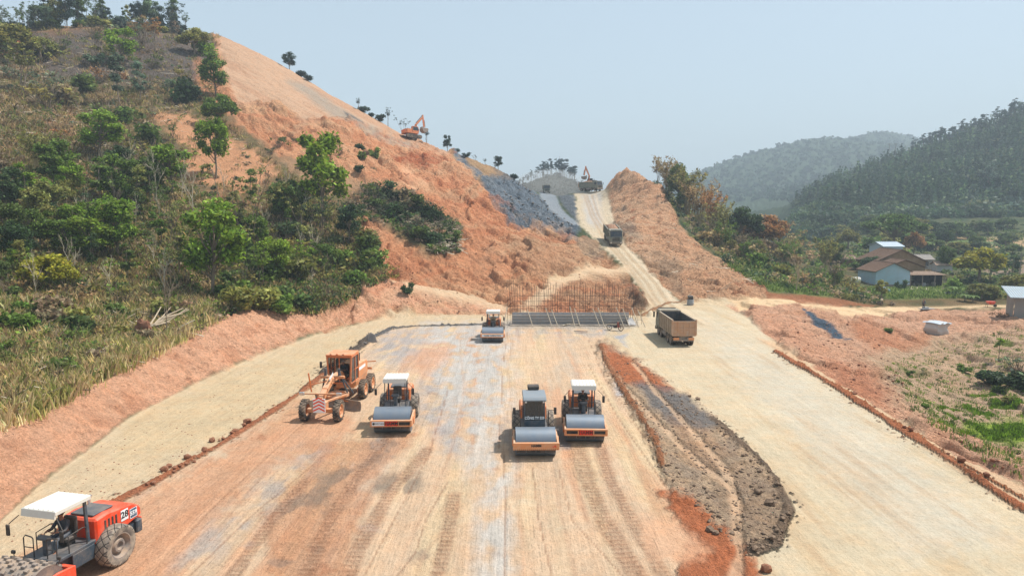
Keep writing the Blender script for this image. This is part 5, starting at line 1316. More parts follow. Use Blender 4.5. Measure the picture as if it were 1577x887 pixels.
for k, (a, c_) in enumerate(((( 862,499),(893,502)), ((866,503),(888,499)), ((884,512),(905,513)), ((925,500),(965,503)))):
    A, B = G(*a), G(*c_); b = MB(); b.bar((A[0],A[1],.14),(B[0],B[1],.16), .18, .05); o = b.build('plank', WOOD if k < 2 or k == 3 else DARK)
    tag(o, ['upper pale plank lying before the wall', 'lower pale plank lying across another before the wall', 'dark board lying on the pad before the wall', 'long plank lying behind the motorbike'][k], 'plank')
# motorbike
q = G(947,509); mb = empty('motorbike', (q[0], q[1], .0), R(62), 'small dark motorbike parked in front of the rebar wall', 'motorbike')
for y in (-.62, .62):
    b = MB(); b.ring([(-.035,.24),(-.05,.28),(0,.31),(.05,.28),(.035,.24)], 20); b.cyl(.05,.12,8)
    for i in range(8): a = i*.785; b.tube([(0,0,0),(0,.25*math.cos(a),.25*math.sin(a))], .006, 3)
    b.build('wheel', RUBBER, mb, (0, y, .31))
b = MB(); b.tube([(0,-.62,.31),(0,-.40,.95)], .03, 6); b.tube([(0,-.42,.85),(0,-.05,.45),(0,.35,.5),(0,.62,.31)], .035, 6); b.tube([(0,-.4,.85),(0,.25,.72)], .035, 6); b.box(-.12,.12,-.2,.2,.28,.55,.04); b.build('frame', DARK, mb)
b = MB(); b.box(-.13,.13,-.05,.7,.72,.82,.04); b.build('saddle', SEAT, mb)
b = MB(); b.box(-.12,.12,-.45,-.22,.62,.92,.05); b.prism([(-.5,.35),(-.42,.85),(-.3,.8),(-.3,.35)], -.18, .18, bev=.02); b.build('fairing', paint_mat('bike_red', S(150,60,50), .4, dust=.3), mb)
b = MB(); b.tube([(-.32,-.3,1.02),(-.1,-.42,.96),(.1,-.42,.96),(.32,-.3,1.02)], .015, 6); b.cyl(.08,.08,12,T(0,-.5,.88),axis='y'); b.build('handlebar', DARK, mb)
b = MB(); b.tube([(-.12,.1,.35),(-.14,.7,.4)], .04, 6); b.build('exhaust_pipe', SILVER, mb)
# barrel at the road mouth
q = G(1063,470); br_ = empty('plastic_barrel', (q[0], q[1], gh(q[0], q[1])), 0, 'small pale barrel with black top where the haul road meets the flat', 'barrel')
b = MB(); b.ring([(0,0),(0,.42),(.3,.46),(.34,.44),(.7,.46),(.72,.4),(.72,0)], 20, axis='z'); b.build('drum_body', paint_mat('barrel_grey', S(170,180,190,.6), .5), br_)
b = MB(); b.box(-.34,.34,-.3,.3,.72,1.25,.08); b.build('drum_top', DARK, br_)
# boulder and clods
ROCKM = paint_mat('clod_red', S(150,96,68,.7), .95, dust=.3, dcol=(.34,.2,.13)); ROCKG = paint_mat('rock_grey', S(112,112,114,.7), .9, dust=.25); ROCKB = paint_mat('rock_brown', S(112,88,70,.65), .95, dust=.3)
def rock_mesh(seed, mat, name='clod'):
    rnd = random.Random(seed); bm = bmesh.new(); bmesh.ops.create_icosphere(bm, subdivisions=2, radius=1)
    for v in bm.verts: v.co *= 1+rnd.uniform(-.22, .22)
    for v in bm.verts: v.co.z *= .72
    m = MB(); m.bm = bm; return m.build(name, mat)
RK = {'r': [rock_mesh(i, ROCKM) for i in range(3)], 'g': [rock_mesh(i+9, ROCKG, 'rock') for i in range(2)], 'b': [rock_mesh(i+20, ROCKB, 'rock') for i in range(2)]}
_used = set()
def rock(kind, px, py, s, label, group=None):
    src = RK[kind][rr.randrange(len(RK[kind]))]
    o = src if src.name not in _used else src.copy()
    if o is src: _used.add(src.name)
    else: COL.objects.link(o)
    q = at(px, py); o.location = (q[0], q[1], q[2]+s*.4); s *= .68; o.scale = (s, s*rr.uniform(.8, 1.1), s*rr.uniform(.8, 1.1)); o.rotation_euler = (rr.uniform(-.3, .3), rr.uniform(-.3, .3), rr.uniform(0, 6))
    return tag(o, label, 'rock' if kind != 'r' else 'soil clod', group)
rock('r', 381, 652, .36, 'largest reddish clod beside the left windrow, nearest the grader', 'clods along the left windrow')
for px, py, s in ((376,656,.2),(362,665,.24),(357,667,.16),(327,680,.26),(344,677,.16),(338,679,.1),(289,706,.27),(260,720,.22),(253,725,.27),(269,722,.18),(277,718,.15),(287,715,.14),(236,745,.18),(227,746,.12),(315,694,.22),(300,712,.12),(268,727,.13)):
    rock('r', px, py, s, 'loose reddish clod on the cream track beside the left windrow', 'clods along the left windrow')
for px, py, s in ((1316,607,.26),(1347,627,.12),(1393,659,.17),(1403,663,.24),(1480,710,.30),(1519,733,.24),(1307,600,.12),(1460,699,.12)):
    rock('r', px, py, s, 'loose orange clod on the long windrow by the cream road', 'clods along the right windrow')
for px, py, s in ((1185,727,.16),(1196,746,.16),(1144,702,.16),(1156,710,.14),(1170,727,.2),(1197,746,.14),(1186,778,.34),(1167,760,.3),(1172,752,.2),(1189,830,.2),(1205,800,.16),(1213,792,.15),(1162,846,.18),(1093,817,.22),(1102,822,.18),(1196,818,.16),(1075,616,.26),(1062,611,.2),(1047,611,.12),(1112,659,.14),(1116,669,.12),(1100,690,.12)):
    rock('b', px, py, s, 'brown rock at the crumbling edge of the tipped pile', 'rocks round the tipped pile')
rock('r', 1180, 880, .28, 'reddish clod at the lower end of the tipped pile by the bottom edge')
b = MB(); b.prism([(-.5,0),(-.42,.75),(-.1,1.05),(.3,.8),(.5,0)], -.16, .16, axis='y', bev=.05); q = at(573,527); o = b.build('stone_slab', ROCKG, None, (q[0], q[1], q[2]-.1), rot=(R(-12), 0, R(20)))
tag(o, 'upright grey slab of stone at the far left corner of the pad', 'stone slab')
rock('g', 562, 530, .3, 'grey stone beside the upright slab')
# small clods nobody could count
def clods(n, samp, s0, s1, mat, name):
    base = bmesh.new(); bmesh.ops.create_icosphere(base, subdivisions=1, radius=1); bv = np.array([v.co[:] for v in base.verts]); bf = np.array([[v.index for v in f.verts] for f in base.faces]); base.free()
    p = samp; n = len(p); s = RNG.uniform(s0, s1, n)**1.0
    V = p[:, None, :]+bv[None]*(s[:, None, None]*np.array([1, 1, .7]))*(1+RNG.uniform(-.3, .3, (n, len(bv), 1)))
    Q = bf[None]+(np.arange(n)*len(bv))[:, None, None]
    o = raw_mesh(name, V.reshape(-1, 3), Q.reshape(-1, 3), mat); return tag(o, kind='stuff')
FX, FY = pix(XX, YY, ZF)
_area = np.zeros_like(FX); _a = np.abs((FX[:-1, 1:]-FX[:-1, :-1])*(FY[1:, :-1]-FY[:-1, :-1])); _area[:-1, :-1] = np.clip(_a, .05, 30)
def scatter(poly, n, yr=(0, 1e9), mask=None, wpow=1.0):
    """random spots on the ground inside a region outlined on the photograph"""
    A = poly_mask(poly, 4, yr, FX, FY) > .5
    if mask is not None: A &= mask
    idx = np.nonzero(A.ravel())[0]
    if not len(idx): return np.zeros((0, 5))
    w_ = _area.ravel()[idx]**wpow; w_ /= w_.sum(); k = RNG.choice(idx, n, p=w_)
    du = RNG.uniform(-.5, .5, n)*.0025*(YY.ravel()[k]+25)
    return np.stack([XX.ravel()[k]+du, YY.ravel()[k], ZF.ravel()[k], FX.ravel()[k], FY.ravel()[k]], -1)
P_pile = [(922,532),(985,552),(1105,642),(1196,732),(1225,790),(1197,845),(1150,855),(1090,800),(1020,730),(990,655),(950,600)]
clods(0, scatter(P_pile, 900)[:, :3], .02, .10, ROCKB, 'rubble')
sl_ = [(345,110),(700,240),(960,440),(985,478),(600,480),(560,400),(720,380),(560,280)]
clods(0, np.concatenate([scatter(sl_, 900, (60, 230))[:, :3], scatter([(945,270),(1030,320),(1170,440),(1060,462),(960,360)], 700, (90, 230))[:, :3], scatter([(1150,480),(1330,490),(1400,600),(1577,740),(1380,640)], 500, (30, 110))[:, :3]]), .03, .15, ROCKM, 'rubble')
clods(0, scatter([(150,680),(400,545),(600,500),(480,590),(200,770),(0,850)], 250)[:, :3], .015, .05, ROCKM, 'rubble')
clods(0, scatter([(760,270),(800,275),(890,350),(860,345),(790,330)], 500, (110, 260))[:, :3], .08, .4, ROCKG, 'rubble')

# ------------------------------------------------------------------ buildings
WASH = paint_mat('blue_wash_wall', S(160,184,200,.95), .9, dust=.35, dcol=(.34,.32,.30), scale=.6); TILE = paint_mat('old_tiles', S(140,104,80,.55), .9, dust=.5, dcol=(.20,.13,.09), scale=1.5)
BRICK = paint_mat('brown_wall', S(168,134,96,.6), .9, dust=.4, scale=.7); WHW = paint_mat('white_wall', S(214,216,214,.65), .85, dust=.25, scale=.8); BTIN = paint_mat('blue_tin', S(150,184,208,.7), .5, .1, dust=.15)
PTIN = paint_mat('pale_tin', S(196,214,228,.75), .5, .1, dust=.15); DWALL = flat_mat('dark_interior', (.03,.032,.034)); RUSTR = paint_mat('rust_roof', S(150,122,104,.6), .8, dust=.4)
def house(label, px, py, Y, w, l, eave, apex, wallm, roofm, rz=0, over=.35, wins=(), zoff=0):
    q = P(px, py, Y); z = gh(q[0], q[1])-.3+zoff
    r = empty('house', (q[0], q[1], z), rz, label, 'house')
    b = MB(); b.prism([(-w/2,0),(-w/2,eave),(0,apex),(w/2,eave),(w/2,0)], 0, l, axis='y'); wo_ = b.build('wall', wallm, r)
    b = MB(); th = .12; k = (apex-eave)/(w/2)
    for s in (-1, 1):
        b.prism([(0, apex+.02), (s*(w/2+over), eave-k*over+.02), (s*(w/2+over), eave-k*over+.02+th), (0, apex+.02+th)], -over, l+over, axis='y')
        n = int(l/.45)
        for i in range(n): yy = -over+i*(l+2*over)/n; b.bar((s*.05, yy, apex+th+.03), (s*(w/2+over), yy, eave-k*over+th+.03), .09, .05)
    b.bar((0, -over, apex+th+.04), (0, l+over, apex+th+.04), .25, .12); b.build('roof', roofm, r)
    for (side, a, z_, ww, hh) in wins:
        b = MB()
        if side == 'f': b.box(a-ww/2, a+ww/2, -.03, .02, z_, z_+hh, 0)
        else: b.box(-w/2-.03, -w/2+.02, a-ww/2, a+ww/2, z_, z_+hh, 0)
        f = b.build('window', DWALL, r); b = MB()
        if side == 'f':
            for xx in (a-ww/2, a, a+ww/2): b.box(xx-.03, xx+.03, -.06, -.025, z_, z_+hh, 0)
        else:
            for xx in (a-ww/2, a, a+ww/2): b.box(-w/2-.06, -w/2-.025, xx-.03, xx+.03, z_, z_+hh, 0)
        b.build('frame', WHW, f)
    return r
h1 = house('farmhouse with pale blue washed gable and brown tiled roof, behind the lawn', 1374, 443, 143, 7.2, 7.5, 3.5, 5.2, WASH, TILE)
b = MB(); b.box(-3.64, 3.64, -.04, .0, 0, .75, 0); b.box(-3.66, -3.6, 0, 7.5, 0, .7, 0); b.build('plinth', paint_mat('stained_plinth', S(150,138,128,.6), .95, dust=.5), h1)
h2 = house('long brown roofed house directly behind the farmhouse', 1386, 424, 158, 11.5, 9, 3.4, 6.0, BRICK, TILE, 0)
h2b = house('lower brown gabled house between the farmhouse and the long roof', 1392, 430, 151, 9.0, 5, 3.0, 4.6, BRICK, TILE, 0)
h3 = house('white tin roofed building behind the brown roofs', 1377, 402, 185, 7.5, 5, 3.4, 4.4, PTIN, PTIN, R(90), zoff=1.2)
h4 = house('small white house with grey roof right of the brown roofs', 1428, 412, 172, 4.6, 5, 2.6, 3.6, WHW, paint_mat('grey_roof', S(164,164,164,.6), .8, dust=.3), R(88), wins=(('s', 1.5, 1.0, .9, 1.0), ('s', 3.5, 1.0, .9, 1.0)))
h5 = house('low tan roofed hut in the scrub left of the dark leafy tree', 1312, 404, 172, 3.2, 7, 2.0, 2.8, BRICK, RUSTR, R(86), zoff=.3)
h6 = house('little rusty roofed hut between the white house and the yellowish dome', 1462, 418, 165, 3.0, 3.5, 2.0, 2.7, WHW, RUSTR, R(80))
q = P(1569, 440, 150); b = MB(); b.tube([(0,0,0),(0,0,7)], .11, 8); b.bar((-.7,0,6.4),(.7,0,6.4), .1); o = b.build('utility_pole', CONC, None, (q[0], q[1], gh(q[0], q[1])-.2)); tag(o, 'lone utility pole behind the tarpaulin shed', 'utility pole')
# open shed beside the farmhouse
q = P(1424, 442, 144); zz = gh(q[0], q[1])-.1; sh = empty('open_shed', (q[0], q[1], zz), 0, 'dark open fronted shed with flat rusty roof, right of the farmhouse', 'shed')
b = MB(); b.prism([(-1.0, 2.55), (4.5, 2.9), (4.5, 3.0), (-1.0, 2.65)], -3.9, 4.1)
for i in range(18): b.box(-3.8+i*.45-.04, -3.8+i*.45+.04, -1.02, 4.5, 2.7, 2.74, 0, T(0,0,0) @ Matrix.Rotation(R(3.6), 4, 'X'))
b.build('roof', RUSTR, sh)
b = MB(); b.box(-3.6, 3.6, 4.1, 4.2, 0, 2.8, 0); b.build('back_wall', DWALL, sh)
for s in (-3.55, 3.55): b = MB(); b.box(s-.05, s+.05, 0, 4.1, 0, 2.7, 0); b.build('side_wall', DWALL, sh)
for x in (-3.5, -1.0, 1.6, 3.6): b = MB(); b.box(x-.08, x+.08, -.78, -.62, 0, 2.6, .01); b.build('post', paint_mat('post_grey', S(150,140,130,.6), .9), sh)
b = MB(); b.box(-3.6, 3.8, -2.6, 4, -.02, .06, .02); b.build('paved_floor', paint_mat('pale_slab', S(214,200,184,.65), .9), sh)
for i in range(6):
    b = MB(); s = rr.uniform(.3, .6); b.ring([(0,0),(0,s*.8),(s,s),(s*1.6,s*.7),(s*1.6,0)], 14, axis='z'); o = b.build('storage_jar', [WHW, CONC, TRKG][i % 3], None, (q[0]-2.8+i*1.05, q[1]+1.2+rr.uniform(-.4, .4), zz+.06))
    tag(o, 'round storage jar standing in the dark open shed', 'jar', 'jars in the open shed')
# water tank left of the farmhouse
q = P(1318, 431, 138); wt = empty('water_tank', (q[0], q[1], gh(q[0], q[1])-.2), R(10), 'white water tank lying on a stand left of the farmhouse', 'water tank')
b = MB(); b.cyl(.55, 1.6, 20, T(0,0,1.5)); b.ring([(-.85,0),(-.85,.45),(-.8,.55)], 20, T(0,0,1.5)); b.build('tank', WHITE, wt)
b = MB(); [b.bar((sx*.6, sy*.4, 0), (sx*.6, sy*.4, 1.0), .1) for sx in (-1, 1) for sy in (-1, 1)]; b.box(-.8,.8,-.5,.5,.95,1.05,.01); b.build('stand', DSTEEL, wt)
# pale blue heap on the lawn
q = P(1358, 450, 128); b = MB(); n = 9
b.prism([(-1.3,0),(-1.2,.55),(-.7,.75),(-.2,1.05),(.5,1.0),(.9,.7),(1.3,.55),(1.4,0)], -.6, .6, axis='y', bev=.12); o = b.build('tarpaulin_heap', BTIN, None, (q[0], q[1], gh(q[0], q[1])-.05)); tag(o, 'low pale blue covered heap on the lawn below the farmhouse wall', 'covered heap')
# tarp shed at the right edge
q = P(1560, 496, 97); ts = empty('tarp_shed', (q[0], q[1], gh(q[0], q[1])-.2), R(-25), 'pale tarpaulin walled shed with blue tin roof, at the right edge', 'shed')
def rippled(w, h, n, a0, z0=0, amp=.12):
    bm = bmesh.new(); g = [[bm.verts.new((x*w/n, amp*math.sin(x*1.1+a0)*(1-z/6)*.8+amp*.5*math.sin(x*2.7+z), z0+h*z/5)) for z in range(6)] for x in range(n+1)]
    for x in range(n):
        for z in range(5): bm.faces.new((g[x][z], g[x+1][z], g[x+1][z+1], g[x][z+1]))
    bmesh.ops.solidify(bm, geom=bm.faces[:], thickness=.03); return bm
TARP = paint_mat('tarp_pale', S(206,202,196,.75), .7, dust=.12, dcol=(.5,.42,.34))
m = MB(); m.bm = rippled(6.5, 2.9, 18, 0); m.build('front_sheet', TARP, ts)
m = MB(); m.bm = rippled(5.0, 2.9, 14, 1); m.build('side_sheet', TARP, ts, rot=(0, 0, R(90)))
b = MB(); b.prism([(-.7, 2.95), (5.6, 4.0), (5.6, 4.07), (-.7, 3.02)], -.7, 7.0)
for i in range(26): b.bar((-.6+i*.3, -.7, 3.05), (-.6+i*.3, 5.6, 4.10), .05, .05)
b.build('roof', paint_mat('light_blue_tin', S(170,196,212,.75), .5, .1, dust=.3), ts)
b = MB(); b.tube([(3.2,-.3,1.6),(1.6,-3.4,.3)], .06, 6); o = b.build('timber_prop', WHW, None, ts.location); o.rotation_euler = ts.rotation_euler; tag(o, 'white pole leaning on the tarpaulin shed', 'pole')
# wrapped bundle
q = at(1442, 513); wb = empty('wrapped_bundle', (q[0], q[1], q[2]-.1), R(25), 'white plastic wrapped bundle on the red earth slope', 'bundle')
bm = bmesh.new(); bmesh.ops.create_cube(bm, size=2); bmesh.ops.subdivide_edges(bm, edges=bm.edges[:], cuts=5, use_grid_fill=True)
for v in bm.verts:
    f = 1+.10*math.sin(v.co.x*5+v.co.z*3)+.06*math.sin(v.co.y*9+v.co.z*5); v.co = Vector((v.co.x*1.15*f, v.co.y*.9*f, (v.co.z+1)*.85*(1-.12*abs(v.co.x))))
m = MB(); m.bm = bm; m.build('plastic_sheet', TARP, wb)
b = MB(); bm = b.bm; bmesh.ops.create_grid(bm, x_segments=8, y_segments=8, size=1.25)
for v in bm.verts: v.co.z = 1.72+.08*math.sin(v.co.x*5)-.12*(v.co.x**2+v.co.y**2)*.5
bmesh.ops.solidify(bm, geom=bm.faces[:], thickness=.03); b.build('top_sheet', PTIN, wb)
# person and cart on the far path
q = at(1422, 477); person('stand', (q[0], q[1], q[2]), R(-70), ('slate', S(84,104,112,.6)), ('black', (.02,.02,.022)), 'person in grey top standing on the tan path by the lawn')
q = P(1427, 480, 107); b = MB(); b.box(-1.3,1.1,-.5,.5,0,.09,.02); b.box(-.7,.1,-.3,.3,.09,.32,.06); o = b.build('work_board', paint_mat('board_blue', S(168,180,188,.6), .7), None, (q[0], q[1], gh(q[0], q[1])), rot=(0,0,R(15))); tag(o, 'pale board with dark bag at the feet of the person on the path', 'board')
q = at(1525, 473); ct = empty('wheelbarrow', (q[0], q[1], q[2]), R(75), 'red wheelbarrow standing on the tan path near the tarpaulin shed', 'wheelbarrow')
b = MB(); b.prism([(-.6,.95),(-.35,.5),(.35,.5),(.6,.95)], -.42, .42); b.build('tray', REDO, ct)
b = MB(); b.ring([(-.06,.18),(-.07,.24),(0,.27),(.07,.24),(.06,.18)], 16); b.cyl(.18, .05, 12); b.build('wheel', RUBBER, ct, (0, -.65, .27))
b = MB(); [b.tube([(s*.1,-.65,.27),(s*.35,.2,.5),(s*.35,1.1,.65)], .03, 5) for s in (-1, 1)]; [b.tube([(s*.35,.5,.55),(s*.35,.55,0)], .03, 5) for s in (-1, 1)]; b.build('frame', DARK, ct)
# poles on the far ridge
for k, px in enumerate((1369, 1379)):
    q = P(px, 233, 470); b = MB(); b.tube([(0,0,-2),(0,0,5)], .16, 6); b.bar((-1.6,0,4.6),(1.6,0,4.6), .18); o = b.build('utility_pole', CONC, None, (q[0], q[1], q[2])); tag(o, 'utility pole with crossarm standing out of the wooded ridge', 'utility pole', 'utility poles on the ridge')
# uprooted trunks on the left bank
lp = empty('uprooted_stump', at(222, 522), R(-30), 'uprooted root ball with a fan of cut stems lying on the left bank', 'stump')
m = MB(); bm = m.bm; bmesh.ops.create_icosphere(bm, subdivisions=3, radius=1)
for v in bm.verts: k = 1+rr.uniform(-.18, .18); v.co = Vector((v.co.x*1.0*k, v.co.y*.45*k, (v.co.z*1.0*k)+.6))
m.build('root_ball', ROCKM, lp)
for i in range(9):
    b = MB(); a = rr.uniform(-.5, .5); b.tube([(rr.uniform(-.6,.6), .2, rr.uniform(.2,1.2)), (a*1.6-.6, 1.8, 1.0+rr.uniform(-.2,.7)), (a*3-1.2, 3.0+rr.uniform(0,1.2), 1.2+rr.uniform(-.3,1))], .085, 6, .04); b.build('stem', paint_mat('bleached_wood', S(206,186,158,.65), .85, dust=.25), lp)

for L in RK.values():
    for o in L:
        if o.name not in _used: bpy.data.objects.remove(o)
# ------------------------------------------------------------------ plants
H0 = dict(broadleaf=8.4, slender=9.0, sparse=9.0, bare=8.5, bush=2.3, drybush=2.3, bamboo=9.5, pine=14.3, round=6.3, umbrella=9.0, banana=2.8)
NAME = dict(broadleaf='broadleaf_tree', slender='slender_tree', sparse='sparse_tree', bare='bare_tree', bush='green_bush', drybush='dry_bush', bamboo='bamboo_clump', pine='pine_tree', round='round_tree', umbrella='spreading_tree', banana='banana_plant')
NPRO = dict(broadleaf=4, slender=3, sparse=3, bare=2, bush=4, drybush=2, bamboo=3, pine=4, round=2, umbrella=1, banana=2)
CAT = dict(broadleaf='tree', slender='tree', sparse='tree', bare='tree', bush='bush', drybush='bush', bamboo='bamboo', pine='tree', round='tree', umbrella='tree', banana='banana plant')
PRO = {k: [tree_proto(k, 100*i+len(k)) for i in range(n)] for k, n in NPRO.items()}
_first = set(); PLANTED = []
prng = random.Random(21)
_S0 = S
def S(r, g, b, k=.5): return _S0(r, g, b, k*1.35)
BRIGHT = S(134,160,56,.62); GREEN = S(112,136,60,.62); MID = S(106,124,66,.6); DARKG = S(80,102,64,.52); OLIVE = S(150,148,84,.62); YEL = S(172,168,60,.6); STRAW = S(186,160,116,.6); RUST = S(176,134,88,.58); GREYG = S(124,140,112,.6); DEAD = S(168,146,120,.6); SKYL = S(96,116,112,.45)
def plant(kind, px, py, hpx, col, label, group=None, q=None, wide=1.0, bark=None):
    if q is None: q = at(px, py)
    hm = hpx*q[1]/FPX if hpx else H0[kind]*prng.uniform(.8, 1.2)
    pi = prng.randrange(NPRO[kind]); tr, cr = PRO[kind][pi]; s = hm/H0[kind]
    r = empty(NAME[kind], (q[0], q[1], q[2]-.15*s), prng.uniform(0, 6.28), label, CAT[kind], group); r.scale = (s*wide, s*wide, s); PLANTED.append((r, kind, col, q, hpx or hm*FPX/q[1]))
    for src in (tr, cr):
        if src is None: continue
        if src.name in _first: o = src.copy(); COL.objects.link(o)
        else: o = src; _first.add(src.name)
        o.parent = r
        if src is cr:
            k = prng.uniform(.85, 1.15); o.color = (col[0]*k*prng.uniform(.93, 1.07), col[1]*k, col[2]*k*prng.uniform(.9, 1.1), 1)
        else: o.color = (*(bark or (S(200,176,130,.55) if kind == 'bamboo' else S(158,140,120,.45))), 1)
    return r
for k, L in PRO.items():
    for tr, cr in L:
        tr.color = (.2, .17, .14, 1)
# the trees one can tell apart on the left hill
LEFTN = [
 ('broadleaf',334,150,66,GREEN,'green tree at the edge of the orange cut, upper of two crowns',1.15),
 ('round',340,198,52,GREEN,'rounded green tree just below another at the edge of the orange cut',.95),
 ('broadleaf',188,98,60,BRIGHT,'bright green wind bent tree with white trunk high on the burnt slope',1.3),
 ('broadleaf',152,246,78,BRIGHT,'wide bright green tree alone on the grey slope, left of the bare earth',1.5),
 ('slender',186,165,82,GREYG,'tall grey green feathery tree below the bright wind bent tree',1.3),
 ('slender',216,160,62,GREYG,'shorter grey green feathery tree beside the tall one on the upper slope',1.2),
 ('bush',290,158,42,DARKG,'dark upright shrub left of the paired trees by the cut',.9),
 ('broadleaf',332,275,98,BRIGHT,'bright green loose tree in front of the bare earth patch',.9),
 ('sparse',374,392,150,OLIVE,'pale multi stemmed tree rising before the bare earth',1.1),
 ('broadleaf',500,345,160,BRIGHT,'tall bright green pointed tree standing against the orange slope',.95),
 ('broadleaf',326,460,158,BRIGHT,'largest bright green tree in the middle of the thicket',1.1),
 ('broadleaf',184,400,105,BRIGHT,'bright green tree left of the largest one in the thicket',1.1),
 ('round',76,452,66,YEL,'yellow green rounded shrub low on the left of the hill',1.1),
 ('slender',44,340,92,BRIGHT,'thin bright green tree near the left edge of the thicket',1.3),
 ('broadleaf',235,300,60,GREEN,'medium green tree just above the thicket, beside the bare earth',1.2),
 ('slender',100,300,70,GREEN,'slim green tree rising over dark bushes, left of the thicket',1.2),
 ('bush',555,245,16,GREEN,'small round bush alone on the orange slope, left of a pair',1.0),
 ('bush',577,243,20,GREEN,'small upright bush alone on the orange slope, right of a pair',.8),
 ('bush',551,266,14,DARKG,'tiny dark bush below the pair on the orange slope',1.0),
 ('bush',626,452,22,DARKG,'dark bush alone on the red bank above the far end of the pad',.9),
 ('bush',663,345,38,DARKG,'dark pointed bush in the scrub band on the orange slope',.8),
 ('bush',462,425,36,GREEN,'fresh green bush at the lower right end of the thicket',.9),
 ('bare',258,520,150,DEAD,'bare pale thin tree above the cut stems on the bank',.5),
 ('bare',180,345,110,DEAD,'bare thin trunk in the upper thicket',.4),
 ('round',20,95,60,OLIVE,'olive green tree at the upper left edge',1.2),
 ('round',62,92,36,OLIVE,'dry olive tree on the burnt slope at the upper left',1.3),
 ('sparse',240,80,58,RUST,'rusty brown thin crowned tree under the summit trees',1.3),
 ('sparse',215,75,52,RUST,'reddish brown twiggy tree left of another under the summit',1.3),
 ('bare',252,100,30,DEAD,'small bare round crowned tree on the burnt slope',1.1),
 ('round',300,85,40,OLIVE,'olive brown tree right below the summit beside the cut',1.1),
 ('bush',318,84,26,BRIGHT,'bright green shrub at the top left of the pale cut face',1.3),
 ('sparse',35,145,90,OLIVE,'straggly olive tree leaning at the left edge halfway up',1.4),
 ('bamboo',60,270,90,OLIVE,'dry yellowish bamboo tuft halfway up the left edge',1.1),
]
for k, px, py, h, c, lab, wd in LEFTN: plant(k, px, py, h, c, lab, None, None, wd)
# thicket
TH = [(0,330),(90,285),(250,275),(330,290),(420,300),(545,335),(548,400),(470,470),(380,462),(250,455),(120,430),(0,470)]
for i, q in enumerate(scatter(TH, 76, (40, 140))):
    k = prng.choice(['broadleaf', 'broadleaf', 'sparse', 'sparse', 'slender', 'slender']); c = prng.choice([DARKG, MID, GREEN, GREEN, OLIVE, OLIVE, BRIGHT])
    plant(k, 0, 0, prng.uniform(42, 84), c, 'one of the crowded green trees of the thicket low on the left hill', 'crowded trees of the thicket', q[:3], prng.uniform(1.0, 1.4))
for i, q in enumerate(scatter([(380,380),(545,350),(590,435),(520,470),(420,485),(340,470)], 44, (40, 140))):
    plant(prng.choice(['bush', 'bush', 'drybush']), 0, 0, prng.uniform(22, 46), prng.choice([DARKG, MID, GREEN, OLIVE]), 'low bush among others covering the foot of the thicket above the red bank', 'bushes above the red bank', q[:3], 1.15)
for q in scatter([(550,300),(600,300),(650,322),(704,348),(700,385),(660,380),(600,340)], 26, (60, 160)):
    plant(prng.choice(['bush', 'bush', 'drybush']), 0, 0, prng.uniform(16, 34), prng.choice([DARKG, DARKG, MID, DEAD]), 'low bush in the dark scrub band crossing the orange slope', 'bushes of the scrub band', q[:3], 1.3)
for q in scatter([(0,60),(300,60),(330,170),(300,280),(100,280),(0,320)], 46, (60, 220)):
    plant(prng.choice(['bush', 'drybush', 'drybush', 'sparse']), 0, 0, prng.uniform(16, 44), prng.choice([OLIVE, GREEN, MID, DEAD, RUST, GREYG]), 'scattered shrub on the dry upper part of the left hill', 'shrubs of the upper left hill', q[:3], 1.2)
for q in scatter([(0,440),(160,440),(300,470),(250,530),(100,590),(0,640)], 40, (20, 80)):
    plant(prng.choice(['bush', 'drybush']), 0, 0, prng.uniform(24, 50), prng.choice([OLIVE, MID, DEAD, GREEN, STRAW]), 'half dry bush in the tall grass above the near red bank', 'bushes in the tall grass', q[:3], 1.1)
for q in scatter([(400,215),(460,205),(560,230),(600,330),(480,330),(420,250)], 16, (90, 200)):
    plant(prng.choice(['bush', 'drybush']), 0, 0, prng.uniform(8, 20), prng.choice([DARKG, MID, DEAD]), 'small scattered bush on the orange slope above the thicket', 'bushes on the orange slope', q[:3], 1.1)
# skyline of the left hill
def sky_at(px):
    c = int(np.argmin(np.abs(FX[600]-px))); best = None
    for j in range(300, NV-20):
        jj = FY[j]; c = int(np.searchsorted(FX[j], px)); c = min(max(c, 0), NU-1)
        if YY[j, c] > 260 or YY[j, c] < 60: continue
        if best is None or FY[j, c] < best[0]: best = (FY[j, c], XX[j, c], YY[j, c], ZF[j, c])
    return best[1:]
for i in range(42):
    px = prng.uniform(-4, 296); x, y, z = sky_at(px); y += prng.uniform(-6, 3)
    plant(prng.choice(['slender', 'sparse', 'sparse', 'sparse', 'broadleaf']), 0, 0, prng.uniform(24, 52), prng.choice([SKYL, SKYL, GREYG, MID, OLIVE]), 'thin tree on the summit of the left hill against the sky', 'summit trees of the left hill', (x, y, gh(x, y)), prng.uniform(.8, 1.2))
for i in range(30):
    px = prng.uniform(20, 300); x, y, z = sky_at(px); y += prng.uniform(-8, 0)
    plant('bush', 0, 0, prng.uniform(10, 20), prng.choice([SKYL, MID, OLIVE]), 'low bush under the summit trees of the left hill', 'summit bushes of the left hill', (x, y, gh(x, y)), 1.4)
